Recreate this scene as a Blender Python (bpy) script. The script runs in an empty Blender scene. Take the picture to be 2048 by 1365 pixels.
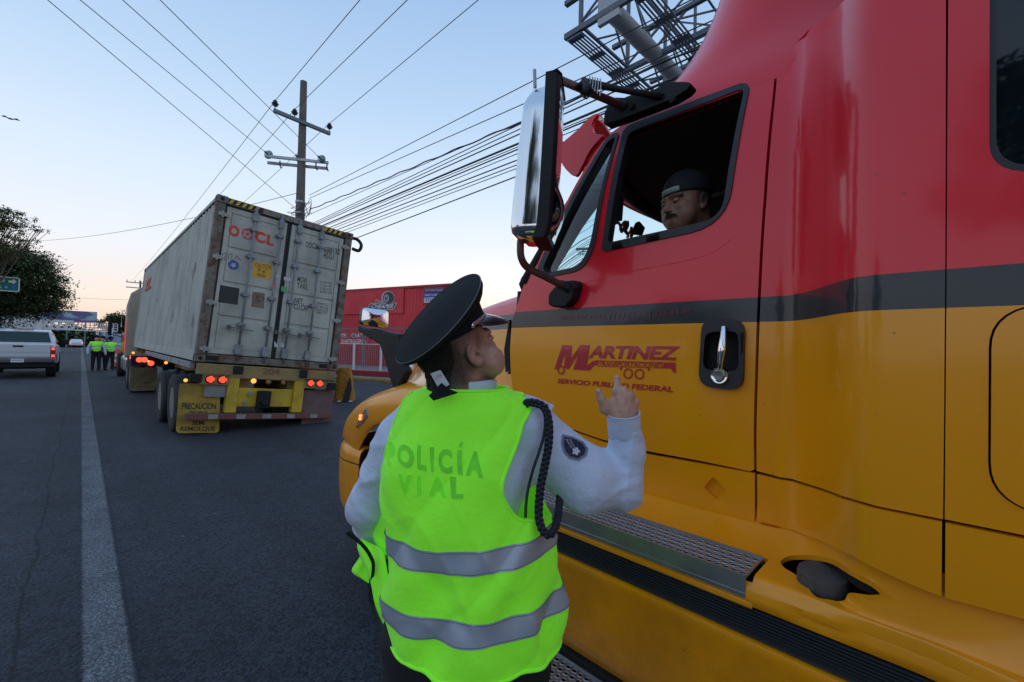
import bpy, bmesh, math, random
import numpy as np
from mathutils import Vector, Matrix, noise
from mathutils.geometry import delaunay_2d_cdt
from mathutils.bvhtree import BVHTree

R = math.radians
random.seed(7)
rng = np.random.default_rng(7)
SC = bpy.context.scene
COL = SC.collection

# ------------------------------------------------------------------ camera
FOC, PCX, PCY, CAMH = 871.0, 1024.0, 682.5, 1.6
def _cam_axes(vx=162.0, vy=677.0, slope=.024):
    y = np.array([vx-PCX, -(vy-PCY), FOC]); y /= np.linalg.norm(y)
    h = np.array([vx+1000-PCX, -(vy+1000*slope-PCY), FOC])
    z = np.cross(y, h); z /= np.linalg.norm(z)
    if z[1] < 0: z = -z
    x = np.cross(z, y)
    if x[0] < 0: x = -x
    return np.array([x, y, z])
CM = _cam_axes()
cam_d = bpy.data.cameras.new('camera'); cam = bpy.data.objects.new('camera', cam_d); COL.objects.link(cam)
cam_d.sensor_width = 36; cam_d.lens = FOC/2048*36; cam_d.clip_start = .03; cam_d.clip_end = 4000
r_, u_, f_ = CM[:, 0], CM[:, 1], CM[:, 2]
cam.matrix_world = Matrix(((r_[0], u_[0], -f_[0], 0), (r_[1], u_[1], -f_[1], 0), (r_[2], u_[2], -f_[2], CAMH), (0, 0, 0, 1)))
SC.camera = cam

# ------------------------------------------------------------------ view, world, sun
SC.view_settings.view_transform = 'Standard'; SC.view_settings.look = 'None'
SC.view_settings.exposure = 0.22; SC.view_settings.gamma = 1; SC.view_settings.use_curve_mapping = False
SC.render.engine = 'CYCLES'
SUN_AZ, SUN_EL = 42.0, 3.0          # degrees clockwise from +Y, dusk glow beyond the red warehouse
w = bpy.data.worlds.new('World'); SC.world = w; w.use_nodes = True
nt = w.node_tree; nt.nodes.clear()
N = lambda t, **k: _nn(nt, t, **k)
def _nn(tree, t, **k):
    n = tree.nodes.new(t)
    for a, b in k.items():
        if a == 'inp':
            for i, v in b.items(): n.inputs[i].default_value = v
        else: setattr(n, a, b)
    return n
def ramp(tree, stops, interp='LINEAR'):
    n = tree.nodes.new('ShaderNodeValToRGB'); cr = n.color_ramp; cr.interpolation = interp
    while len(cr.elements) > 1: cr.elements.remove(cr.elements[-1])
    cr.elements[0].position = stops[0][0]; cr.elements[0].color = (*stops[0][1], 1)
    for p, c in stops[1:]:
        e = cr.elements.new(p); e.color = (*c, 1)
    return n
def sr(r, g, b):
    f = lambda c: (c/255)/12.92 if c/255 <= .04045 else (((c/255)+.055)/1.055)**2.4
    return (f(r), f(g), f(b))
out = N('ShaderNodeOutputWorld'); bg = N('ShaderNodeBackground')
sky = N('ShaderNodeTexSky', sky_type='NISHITA', sun_disc=False, sun_elevation=R(SUN_EL), sun_rotation=R(SUN_AZ), altitude=1500, air_density=1, dust_density=1.5, ozone_density=2)
tc = N('ShaderNodeTexCoord'); sep = N('ShaderNodeSeparateXYZ'); nt.links.new(tc.outputs['Generated'], sep.inputs[0])
# dusk gradient by elevation: glow side and far side, blended by azimuth
elev = N('ShaderNodeMapRange', inp={1: -0.02, 2: 0.75}); nt.links.new(sep.outputs['Z'], elev.inputs[0])
glow = ramp(nt, [(0, sr(238, 188, 160)), (.045, sr(243, 204, 180)), (.12, sr(242, 224, 212)), (.24, sr(232, 234, 240)), (.42, sr(212, 227, 244)), (.62, sr(182, 208, 237)), (.85, sr(154, 186, 225)), (1, sr(150, 182, 223))])
dark = ramp(nt, [(0, sr(196, 196, 210)), (.08, sr(220, 214, 224)), (.2, sr(222, 228, 243)), (.5, sr(196, 216, 241)), (1, sr(150, 182, 223))])
side = N('ShaderNodeVectorMath', operation='DOT_PRODUCT'); side.inputs[1].default_value = (math.sin(R(SUN_AZ)), math.cos(R(SUN_AZ)), 0)
nt.links.new(tc.outputs['Generated'], side.inputs[0])
sm = N('ShaderNodeMapRange', interpolation_type='SMOOTHERSTEP', inp={1: -0.75, 2: 0.55}); nt.links.new(side.outputs['Value'], sm.inputs[0])
mixg = N('ShaderNodeMix', data_type='RGBA'); nt.links.new(elev.outputs[0], glow.inputs[0]); nt.links.new(elev.outputs[0], dark.inputs[0])
nt.links.new(sm.outputs[0], mixg.inputs[0]); nt.links.new(dark.outputs[0], mixg.inputs[6]); nt.links.new(glow.outputs[0], mixg.inputs[7])
nsc = N('ShaderNodeVectorMath', operation='SCALE'); nsc.inputs['Scale'].default_value = 0.02; nt.links.new(sky.outputs[0], nsc.inputs[0])
add = N('ShaderNodeVectorMath', operation='ADD'); nt.links.new(mixg.outputs[2], add.inputs[0]); nt.links.new(nsc.outputs[0], add.inputs[1])
nt.links.new(add.outputs[0], bg.inputs[0]); bg.inputs[1].default_value = 0.93; nt.links.new(bg.outputs[0], out.inputs[0])
sd = bpy.data.lights.new('sun', 'SUN'); sd.energy = 0.12; sd.angle = R(20); sd.color = (1, .8, .62)
so = bpy.data.objects.new('sun', sd); COL.objects.link(so)
so.rotation_euler = Vector((-math.sin(R(SUN_AZ))*math.cos(R(SUN_EL)), -math.cos(R(SUN_AZ))*math.cos(R(SUN_EL)), -math.sin(R(SUN_EL)))).to_track_quat('-Z', 'Y').to_euler()

# ------------------------------------------------------------------ pixel rays -> real places
def ray(px, py): return CM @ np.array([px-PCX, -(py-PCY), FOC])
C0 = np.array([0, 0, CAMH])
def onX(px, py, X): d = ray(px, py); return C0+d*(X/d[0])
def onY(px, py, Y): d = ray(px, py); return C0+d*(Y/d[1])
def onZ(px, py, Z): d = ray(px, py); return C0+d*((Z-CAMH)/d[2])
PSI = math.atan2(f_[0], f_[1])
ER = np.array([math.cos(PSI), -math.sin(PSI), 0]); EF = np.array([math.sin(PSI), math.cos(PSI), 0]); EZ = np.array([0, 0, 1.])
def D(px, py, b):
    """world point seen at pixel, b metres deep"""
    d = ray(px, py); return C0+d*(b/d.dot(EF))
def L2W(a, b, c): return ER*a+EF*b+EZ*c
def W2L(p): p = np.asarray(p); return np.array([p.dot(ER), p.dot(EF), p[2]])

# ------------------------------------------------------------------ objects
def wmat(o):
    m = o.matrix_basis.copy()
    while o.parent: o = o.parent; m = o.matrix_basis @ m
    return m
def tag(o, label=None, cat=None, group=None, kind=None):
    for k, v in (('label', label), ('category', cat), ('group', group), ('kind', kind)):
        if v: o[k] = v
    return o
def thing(name, label, cat, loc=(0, 0, 0), rot=(0, 0, 0), group=None):
    o = bpy.data.objects.new(name, None); COL.objects.link(o)
    o.location = Vector([float(v) for v in loc]); o.rotation_euler = rot; o.empty_display_size = .2
    return tag(o, label, cat, group)
def mobj(name, V, F, mat, parent=None, smooth=False, bevel=0, local=False, sub=0, mi=None, autos=None, loc=None):
    me = bpy.data.meshes.new(name)
    V = np.asarray(V, float)
    if parent is not None and not local:
        M = np.array(wmat(parent).inverted()); V = V@M[:3, :3].T+M[:3, 3]
    if parent is None and loc is not None: V = V-np.asarray(loc)
    me.from_pydata(V.tolist(), [], [tuple(int(i) for i in f) for f in F])
    mats = mat if isinstance(mat, (list, tuple)) else [mat]
    for m in mats: me.materials.append(m)
    if mi is not None: me.polygons.foreach_set('material_index', np.asarray(mi, dtype=np.int32))
    if smooth or autos: me.polygons.foreach_set('use_smooth', [True]*len(me.polygons))
    if autos: me.set_sharp_from_angle(angle=R(autos))
    me.update()
    o = bpy.data.objects.new(name, me); COL.objects.link(o)
    if parent is not None: o.parent = parent
    elif loc is not None: o.location = Vector([float(v) for v in loc])
    if bevel:
        b = o.modifiers.new('b', 'BEVEL'); b.width = bevel; b.segments = 2; b.limit_method = 'ANGLE'; b.angle_limit = R(40)
    if sub:
        s = o.modifiers.new('s', 'SUBSURF'); s.levels = sub; s.render_levels = sub
    return o
def copy_tree(o, parent=None):
    c = o.copy(); COL.objects.link(c)
    if parent is not None: c.parent = parent
    for ch in list(o.children): copy_tree(ch, c)
    return c

def nrm(v): v = np.asarray(v, float); return v/max(1e-12, np.linalg.norm(v))
def frame(d):
    d = nrm(d); a = np.array([0, 0, 1.]) if abs(d[2]) < .9 else np.array([1., 0, 0])
    u = nrm(np.cross(a, d)); return u, np.cross(d, u)
class MB:
    def __init__(s): s.V = []; s.F = []; s.MI = []; s.T = None
    def add(s, V, F, mi=0):
        n = len(s.V); V = [np.asarray(v, float) for v in V]
        if s.T is not None: V = [s.T[:3, :3]@v+s.T[:3, 3] for v in V]
        s.V += V; s.F += [tuple(i+n for i in f) for f in F]; s.MI += [mi]*len(F); return s
    def box(s, x0, x1, y0, y1, z0, z1, mi=0):
        V = [(x, y, z) for z in (z0, z1) for y in (y0, y1) for x in (x0, x1)]
        return s.add(V, [(0, 2, 3, 1), (4, 5, 7, 6), (0, 1, 5, 4), (2, 6, 7, 3), (0, 4, 6, 2), (1, 3, 7, 5)], mi)
    def bar(s, a, b, w, h=None, mi=0, up=None):
        a = np.asarray(a, float); b = np.asarray(b, float); h = w if h is None else h
        d = nrm(b-a)
        if up is None: u, v = frame(d)
        else: u = nrm(np.cross(up, d)); v = np.cross(d, u)
        V = [p+u*su*w/2+v*sv*h/2 for p in (a, b) for su, sv in ((-1, -1), (1, -1), (1, 1), (-1, 1))]
        return s.add(V, [(3, 2, 1, 0), (4, 5, 6, 7), (0, 1, 5, 4), (1, 2, 6, 5), (2, 3, 7, 6), (3, 0, 4, 7)], mi)
    def tube(s, P, r, n=8, mi=0, cap=True):
        P = [np.asarray(p, float) for p in P]; m = len(P)
        rr = r if hasattr(r, '__len__') else [r]*m
        V = []; pu = None
        for i, p in enumerate(P):
            d = nrm(P[min(i+1, m-1)]-P[max(i-1, 0)])
            if pu is None: u, v = frame(d)
            else: u = nrm(pu-d*pu.dot(d)); v = np.cross(d, u)
            pu = u
            for k in range(n):
                t = 2*math.pi*k/n; V.append(p+(u*math.cos(t)+v*math.sin(t))*rr[i])
        F = [(i*n+k, i*n+(k+1) % n, (i+1)*n+(k+1) % n, (i+1)*n+k) for i in range(m-1) for k in range(n)]
        if cap: F += [tuple(range(n-1, -1, -1)), tuple((m-1)*n+k for k in range(n))]
        return s.add(V, F, mi)
    def cyl(s, a, b, r, n=16, r2=None, mi=0): return s.tube([a, b], [r, r if r2 is None else r2], n, mi)
    def lathe(s, prof, o, ax, n=32, mi=0, caps=True):
        """prof: (radius, height) list round axis ax from o"""
        u, v = frame(ax); ax = nrm(ax); o = np.asarray(o, float); V = []
        for r, h in prof:
            for k in range(n):
                t = 2*math.pi*k/n; V.append(o+ax*h+(u*math.cos(t)+v*math.sin(t))*r)
        m = len(prof)
        F = [(i*n+k, i*n+(k+1) % n, (i+1)*n+(k+1) % n, (i+1)*n+k) for i in range(m-1) for k in range(n)]
        if caps: F += [tuple(range(n-1, -1, -1)), tuple((m-1)*n+k for k in range(n))]
        return s.add(V, F, mi)
    def grid(s, G, mi=0, closeu=False, capends=False):
        """G[i][j] points"""
        G = np.asarray(G, float); m, n = G.shape[:2]
        V = G.reshape(-1, 3); k = n if closeu else n-1
        F = [(i*n+j, i*n+(j+1) % n, (i+1)*n+(j+1) % n, (i+1)*n+j) for i in range(m-1) for j in range(k)]
        if capends: F += [tuple(range(n-1, -1, -1)), tuple((m-1)*n+j for j in range(n))]
        return s.add(V, F, mi)
    def poly(s, P, dvec, mi=0):
        """polygon extruded by dvec"""
        P = [np.asarray(p, float) for p in P]; n = len(P); d = np.asarray(dvec, float)
        return s.add(P+[p+d for p in P], [tuple(range(n)), tuple(range(2*n-1, n-1, -1))]+[(i, i+n, (i+1) % n+n, (i+1) % n) for i in range(n)], mi)
    def ico(s, c, r, sub=1, mi=0, sc=(1, 1, 1)):
        bm = bmesh.new(); bmesh.ops.create_icosphere(bm, subdivisions=sub, radius=1)
        V = [np.array(v.co)*r*np.array(sc)+np.asarray(c, float) for v in bm.verts]; F = [tuple(v.index for v in f.verts) for f in bm.faces]
        bm.free(); return s.add(V, F, mi)
    def build(s, name, mat, parent=None, **k):
        return mobj(name, s.V, s.F, mat, parent, mi=(s.MI if isinstance(mat, (list, tuple)) else None), **k)

def sstep(x, a, b): t = np.clip((np.asarray(x, float)-a)/(b-a), 0, 1); return t*t*(3-2*t)
def smooth_closed(P, n=8):
    """Catmull-Rom through closed control points"""
    P = np.asarray(P, float); m = len(P); out = []
    for i in range(m):
        p0, p1, p2, p3 = P[i-1], P[i], P[(i+1) % m], P[(i+2) % m]
        for k in range(n):
            t = k/n; out.append(.5*((2*p1)+(-p0+p2)*t+(2*p0-5*p1+4*p2-p3)*t*t+(-p0+3*p1-3*p2+p3)*t**3))
    return np.array(out)
def smooth_open(P, n=8):
    P = np.asarray(P, float); m = len(P); out = []
    for i in range(m-1):
        p0 = P[max(i-1, 0)]; p1 = P[i]; p2 = P[i+1]; p3 = P[min(i+2, m-1)]
        for k in range(n):
            t = k/n; out.append(.5*((2*p1)+(-p0+p2)*t+(2*p0-5*p1+4*p2-p3)*t*t+(-p0+3*p1-3*p2+p3)*t**3))
    out.append(P[-1]); return np.array(out)
def densify(P, s, closed=True):
    P = np.asarray(P, float); out = []; m = len(P)
    for i in range(m if closed else m-1):
        a, b = P[i], P[(i+1) % m]; k = max(1, int(np.linalg.norm(b-a)/s))
        for j in range(k): out.append(a+(b-a)*j/k)
    if not closed: out.append(P[-1])
    return np.array(out)
def round_poly(P, r, n=5):
    """round the corners of a polygon; r scalar or per corner"""
    P = np.asarray(P, float); m = len(P); out = []
    rr = r if hasattr(r, '__len__') else [r]*m
    for i in range(m):
        p = P[i]; a = P[i-1]-p; b = P[(i+1) % m]-p; la, lb = np.linalg.norm(a), np.linalg.norm(b)
        q = min(rr[i], la*.48, lb*.48)
        if q < 1e-6: out.append(p); continue
        s, e = p+a/la*q, p+b/lb*q
        for k in range(n+1):
            t = k/n; out.append(s*(1-t)**2+2*p*t*(1-t)+e*t*t)
    return np.array(out)
def inpoly(pts, poly):
    x, y = pts[:, 0], pts[:, 1]; res = np.zeros(len(pts), bool); m = len(poly)
    for i in range(m):
        x0, y0 = poly[i]; x1, y1 = poly[(i+1) % m]
        c = ((y0 > y) != (y1 > y))
        if y1 != y0: res ^= c & (x < (x1-x0)*(y-y0)/(y1-y0)+x0)
    return res
def tri2d(outer, holes=(), step=.04, extra=None):
    """fine triangulation of a 2-D polygon with holes; returns verts, tris, loops (index lists)"""
    loops = [np.asarray(outer, float)]+[np.asarray(h, float) for h in holes]
    V = np.vstack(loops); E = []; L = []; n = 0
    for lp in loops:
        m = len(lp); E += [(n+i, n+(i+1) % m) for i in range(m)]; L.append(list(range(n, n+m))); n += m
    if step:
        lo, hi = loops[0].min(0), loops[0].max(0)
        gx = np.arange(lo[0]+step/2, hi[0], step); gy = np.arange(lo[1]+step/2, hi[1], step)
        G = np.array([(x+(step/2 if k % 2 else 0), y) for k, y in enumerate(gy) for x in gx])
        if len(G):
            ok = inpoly(G, loops[0])
            for h in loops[1:]: ok &= ~inpoly(G, h)
            G = G[ok]
            if len(G):
                d = np.min(np.linalg.norm(G[:, None, :]-V[None], axis=2), axis=1) if len(G)*len(V) < 4e7 else np.ones(len(G))
                G = G[d > step*.4]; V = np.vstack([V, G])
    r = delaunay_2d_cdt([Vector(v) for v in V], E, [], 0, 1e-7)
    VV = np.array([tuple(v) for v in r[0]]); T = np.array([f for f in r[2]])
    c = VV[T].mean(1); ok = inpoly(c, loops[0])
    for h in loops[1:]: ok &= ~inpoly(c, h)
    omap = {}
    for i, ol in enumerate(r[3]):
        for o in ol: omap[o] = i
    T = T[ok]
    a, b, c_ = VV[T[:, 0]], VV[T[:, 1]], VV[T[:, 2]]
    area = (b[:, 0]-a[:, 0])*(c_[:, 1]-a[:, 1])-(b[:, 1]-a[:, 1])*(c_[:, 0]-a[:, 0])
    T = T[np.abs(area) > 1e-12]
    return VV, T, [[omap[i] for i in lp] for lp in L]
def sheet(name, outer, holes, f3, mat, parent, step=.04, rim=None, smooth=True, sharp=35, thick=0, flip=False):
    """2-D region mapped to 3-D by f3(array Nx2)->Nx3; rim = vector the borders are folded back by"""
    VV, T, L = tri2d(outer, holes, step)
    P = f3(VV); F = [tuple(t[::-1]) if flip else tuple(t) for t in T]; V = list(P)
    if rim is not None:
        rim = np.asarray(rim, float)
        for lp in L:
            n0 = len(V); V += [P[i]+rim for i in lp]; m = len(lp)
            F += [(lp[i], n0+i, n0+(i+1) % m, lp[(i+1) % m]) for i in range(m)]
    return mobj(name, V, F, mat, parent, autos=sharp if smooth else None)

# ------------------------------------------------------------------ implicit bodies
def surface_nets(Fv, org, h):
    nx, ny, nz = Fv.shape; ins = Fv < 0
    cnt = np.zeros((nx-1, ny-1, nz-1)); acc = np.zeros((nx-1, ny-1, nz-1, 3))
    offs = [(0, 0, 0), (1, 0, 0), (0, 1, 0), (1, 1, 0), (0, 0, 1), (1, 0, 1), (0, 1, 1), (1, 1, 1)]
    sl = lambda o: Fv[o[0]:nx-1+o[0], o[1]:ny-1+o[1], o[2]:nz-1+o[2]]
    for ax in range(3):
        for o in offs:
            if o[ax]: continue
            q = list(o); q[ax] = 1
            a = sl(o); b = sl(q); cr = (a < 0) != (b < 0)
            t = np.where(cr, a/np.where(cr, a-b, 1), 0)
            cnt += cr
            for k in range(3): acc[..., k] += cr*(o[k] if k != ax else t)
    act = cnt > 0; idx = -np.ones(act.shape, int); n = act.sum(); idx[act] = np.arange(n)
    ii = np.argwhere(act); V = (ii+acc[act]/cnt[act][:, None])*h+org
    F = []
    for ax, (u, v) in ((0, (1, 2)), (1, (2, 0)), (2, (0, 1))):
        s0 = [slice(1, -1)]*3; s0[ax] = slice(0, Fv.shape[ax]-1); s1 = list(s0); s1[ax] = slice(1, Fv.shape[ax])
        a = ins[tuple(s0)]; b = ins[tuple(s1)]; e = np.argwhere(a != b)
        if not len(e): continue
        sgn = a[tuple(e.T)]
        p = e.copy(); p[:, [i for i in range(3) if i != ax]] += 1
        du = np.zeros(3, int); du[u] = 1; dv = np.zeros(3, int); dv[v] = 1
        q = [idx[tuple((p-x).T)] for x in (0*du, du, du+dv, dv)]
        q = np.array(q).T
        q[~sgn] = q[~sgn][:, ::-1]
        F.append(q[:, ::-1] if False else q)
    F = np.vstack(F); F = F[(F >= 0).all(1)]
    return V, F
def g_rc(P, a, b, ra, rb):
    a = np.asarray(a, float); b = np.asarray(b, float); d = b-a
    t = np.clip(((P-a)@d)/max(1e-9, d.dot(d)), 0, 1)
    return np.linalg.norm(P-a-t[..., None]*d, axis=-1)-(ra+(rb-ra)*t)
def g_el(P, c, r, Rm=None):
    q = P-np.asarray(c, float)
    if Rm is not None: q = q@Rm            # columns of Rm = local axes
    r = np.asarray(r, float); k0 = np.linalg.norm(q/r, axis=-1); k1 = np.linalg.norm(q/(r*r), axis=-1)
    return k0*(k0-1)/np.maximum(k1, 1e-9)
def smin(a, b, k):
    h = np.clip(.5+.5*(b-a)/k, 0, 1); return b*(1-h)+a*h-k*h*(1-h)
def smax(a, b, k): return -smin(-a, -b, k)
def sdf_mesh(fn, lo, hi, h):
    lo = np.asarray(lo, float); hi = np.asarray(hi, float)
    ax = [np.arange(lo[i], hi[i]+h, h) for i in range(3)]
    P = np.stack(np.meshgrid(*ax, indexing='ij'), -1)
    return surface_nets(fn(P), lo, h)

# ------------------------------------------------------------------ materials
MATS = {}
def mat(name, col=(.5, .5, .5), rough=.6, metal=0, spec=.5, coat=0, var=.0, vscale=8, dirt=0, dirtcol=(.06, .05, .04), dscale=3, bump=0, bscale=60, emit=None, estr=0, alpha=1, trans=0, ior=1.5, bdist=.01, coatr=.05, rust=0, streak=0, sheen=0, detail=6):
    if name in MATS: return MATS[name]
    m = bpy.data.materials.new(name); m.use_nodes = True; t = m.node_tree; b = t.nodes['Principled BSDF']
    I = b.inputs
    I['Base Color'].default_value = (*col, 1); I['Roughness'].default_value = rough; I['Metallic'].default_value = metal
    I['Specular IOR Level'].default_value = spec; I['Coat Weight'].default_value = coat; I['Coat Roughness'].default_value = coatr
    I['Transmission Weight'].default_value = trans; I['IOR'].default_value = ior; I['Alpha'].default_value = alpha
    if sheen: I['Sheen Weight'].default_value = sheen
    if emit: I['Emission Color'].default_value = (*emit, 1); I['Emission Strength'].default_value = estr
    g = _nn(t, 'ShaderNodeTexCoord'); cur = None
    def noise_(sc, det=6, st=None, rg=.6):
        n = _nn(t, 'ShaderNodeTexNoise'); n.inputs['Scale'].default_value = sc; n.inputs['Detail'].default_value = det; n.inputs['Roughness'].default_value = rg
        if st:
            mp = _nn(t, 'ShaderNodeMapping'); mp.inputs['Scale'].default_value = st; t.links.new(g.outputs['Object'], mp.inputs[0]); t.links.new(mp.outputs[0], n.inputs[0])
        else: t.links.new(g.outputs['Object'], n.inputs[0])
        return n
    def mixc(fac, c2, c1=None, mode='MIX'):
        nonlocal cur
        x = _nn(t, 'ShaderNodeMix', data_type='RGBA', blend_type=mode)
        if cur is None: x.inputs[6].default_value = (*col, 1)
        else: t.links.new(cur, x.inputs[6])
        x.inputs[7].default_value = (*c2, 1); t.links.new(fac, x.inputs[0]); cur = x.outputs[2]
    def rng_(src, a, b, c=0, d=1):
        x = _nn(t, 'ShaderNodeMapRange', inp={1: a, 2: b, 3: c, 4: d}); t.links.new(src, x.inputs[0]); return x.outputs[0]
    if var:
        n = noise_(vscale, detail); mixc(rng_(n.outputs['Fac'], .3, .7, 0, var), tuple(c*.35 for c in col))
        n2 = noise_(vscale*.37, 3); mixc(rng_(n2.outputs['Fac'], .4, .75, 0, var*.6), tuple(min(1, c*1.5+.02) for c in col))
    if streak:
        n = noise_(1, 6, (dscale*4, dscale*4, dscale*.5)); mixc(rng_(n.outputs['Fac'], .5, .75, 0, streak), dirtcol)
    if dirt:
        n = noise_(dscale, 8, rg=.7); f = rng_(n.outputs['Fac'], .45, .75, 0, dirt); mixc(f, dirtcol)
        t.links.new(rng_(n.outputs['Fac'], .4, .8, rough, min(1, rough+.35)), I['Roughness'])
    if rust:
        n = noise_(dscale*2.3, 10, rg=.75); f = rng_(n.outputs['Fac'], .56-.1*rust, .6, 0, 1); mixc(f, (.11, .045, .02))
    if cur is not None: t.links.new(cur, I['Base Color'])
    if bump:
        n = noise_(bscale, 4); bp = _nn(t, 'ShaderNodeBump', inp={0: bump, 1: bdist}); t.links.new(n.outputs['Fac'], bp.inputs['Height']); t.links.new(bp.outputs[0], I['Normal'])
    MATS[name] = m; return m
def recalc(V, F):
    bm = bmesh.new(); vs = [bm.verts.new(v) for v in V]
    for f in F:
        try: bm.faces.new([vs[i] for i in f])
        except ValueError: pass
    bmesh.ops.recalc_face_normals(bm, faces=bm.faces[:]); bm.verts.index_update()
    V2 = np.array([v.co[:] for v in bm.verts]); F2 = [tuple(v.index for v in f.verts) for f in bm.faces]; bm.free(); return V2, F2

# ------------------------------------------------------------------ text and flat print
_TC = {}
def text_geo(s, bold=0.0, space=1.0):
    k = (s, bold, space)
    if k not in _TC:
        c = bpy.data.curves.new('t', 'FONT'); c.body = s; c.size = 1; c.offset = bold; c.resolution_u = 3; c.space_character = space
        o = bpy.data.objects.new('t', c); COL.objects.link(o)
        dg = bpy.context.evaluated_depsgraph_get(); me = bpy.data.meshes.new_from_object(o.evaluated_get(dg))
        V = np.array([v.co[:2] for v in me.vertices]); F = [tuple(p.vertices) for p in me.polygons]
        bpy.data.objects.remove(o); bpy.data.curves.remove(c); bpy.data.meshes.remove(me)
        lo, hi = V.min(0), V.max(0); _TC[k] = ((V-lo)/(hi-lo), F, (hi-lo)[0]/(hi-lo)[1])
    return _TC[k]
def subdiv(V, F, maxlen):
    """split long edges of a flat mesh (V Nx3)"""
    bm = bmesh.new(); vs = [bm.verts.new(v) for v in V]
    for f in F:
        try: bm.faces.new([vs[i] for i in f])
        except ValueError: pass
    bmesh.ops.triangulate(bm, faces=bm.faces[:])
    for _ in range(5):
        es = [e for e in bm.edges if e.calc_length() > maxlen]
        if not es: break
        bmesh.ops.subdivide_edges(bm, edges=es, cuts=1)
        bmesh.ops.triangulate(bm, faces=bm.faces[:])
    bm.verts.index_update(); V2 = np.array([v.co[:] for v in bm.verts]); F2 = [tuple(v.index for v in f.verts) for f in bm.faces]; bm.free(); return V2, F2
def bil(q, uv):
    q = np.asarray(q, float); u, v = uv[:, :1], uv[:, 1:2]
    return q[0]*(1-u)*(1-v)+q[1]*u*(1-v)+q[2]*u*v+q[3]*(1-u)*v
def text_quad(name, s, quad, m, parent, bold=.01, space=1.0, off=None, sub=None, post=None):
    """text stretched over the 3-D quad BL,BR,TR,TL"""
    uv, F, _ = text_geo(s, bold, space); V = bil(quad, uv)
    if sub: V, F = subdiv(V, F, sub)
    if post is not None: V = post(V)
    if off is not None: V = V+np.asarray(off)
    return mobj(name, V, F, m, parent)
def pcb(P, F, m, name, parent, sub=None, post=None, off=None):
    V = np.asarray(P, float)
    if sub: V, F = subdiv(V, F, sub)
    if post is not None: V = post(V)
    if off is not None: V = V+np.asarray(off)
    return mobj(name, V, F, m, parent)

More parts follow.
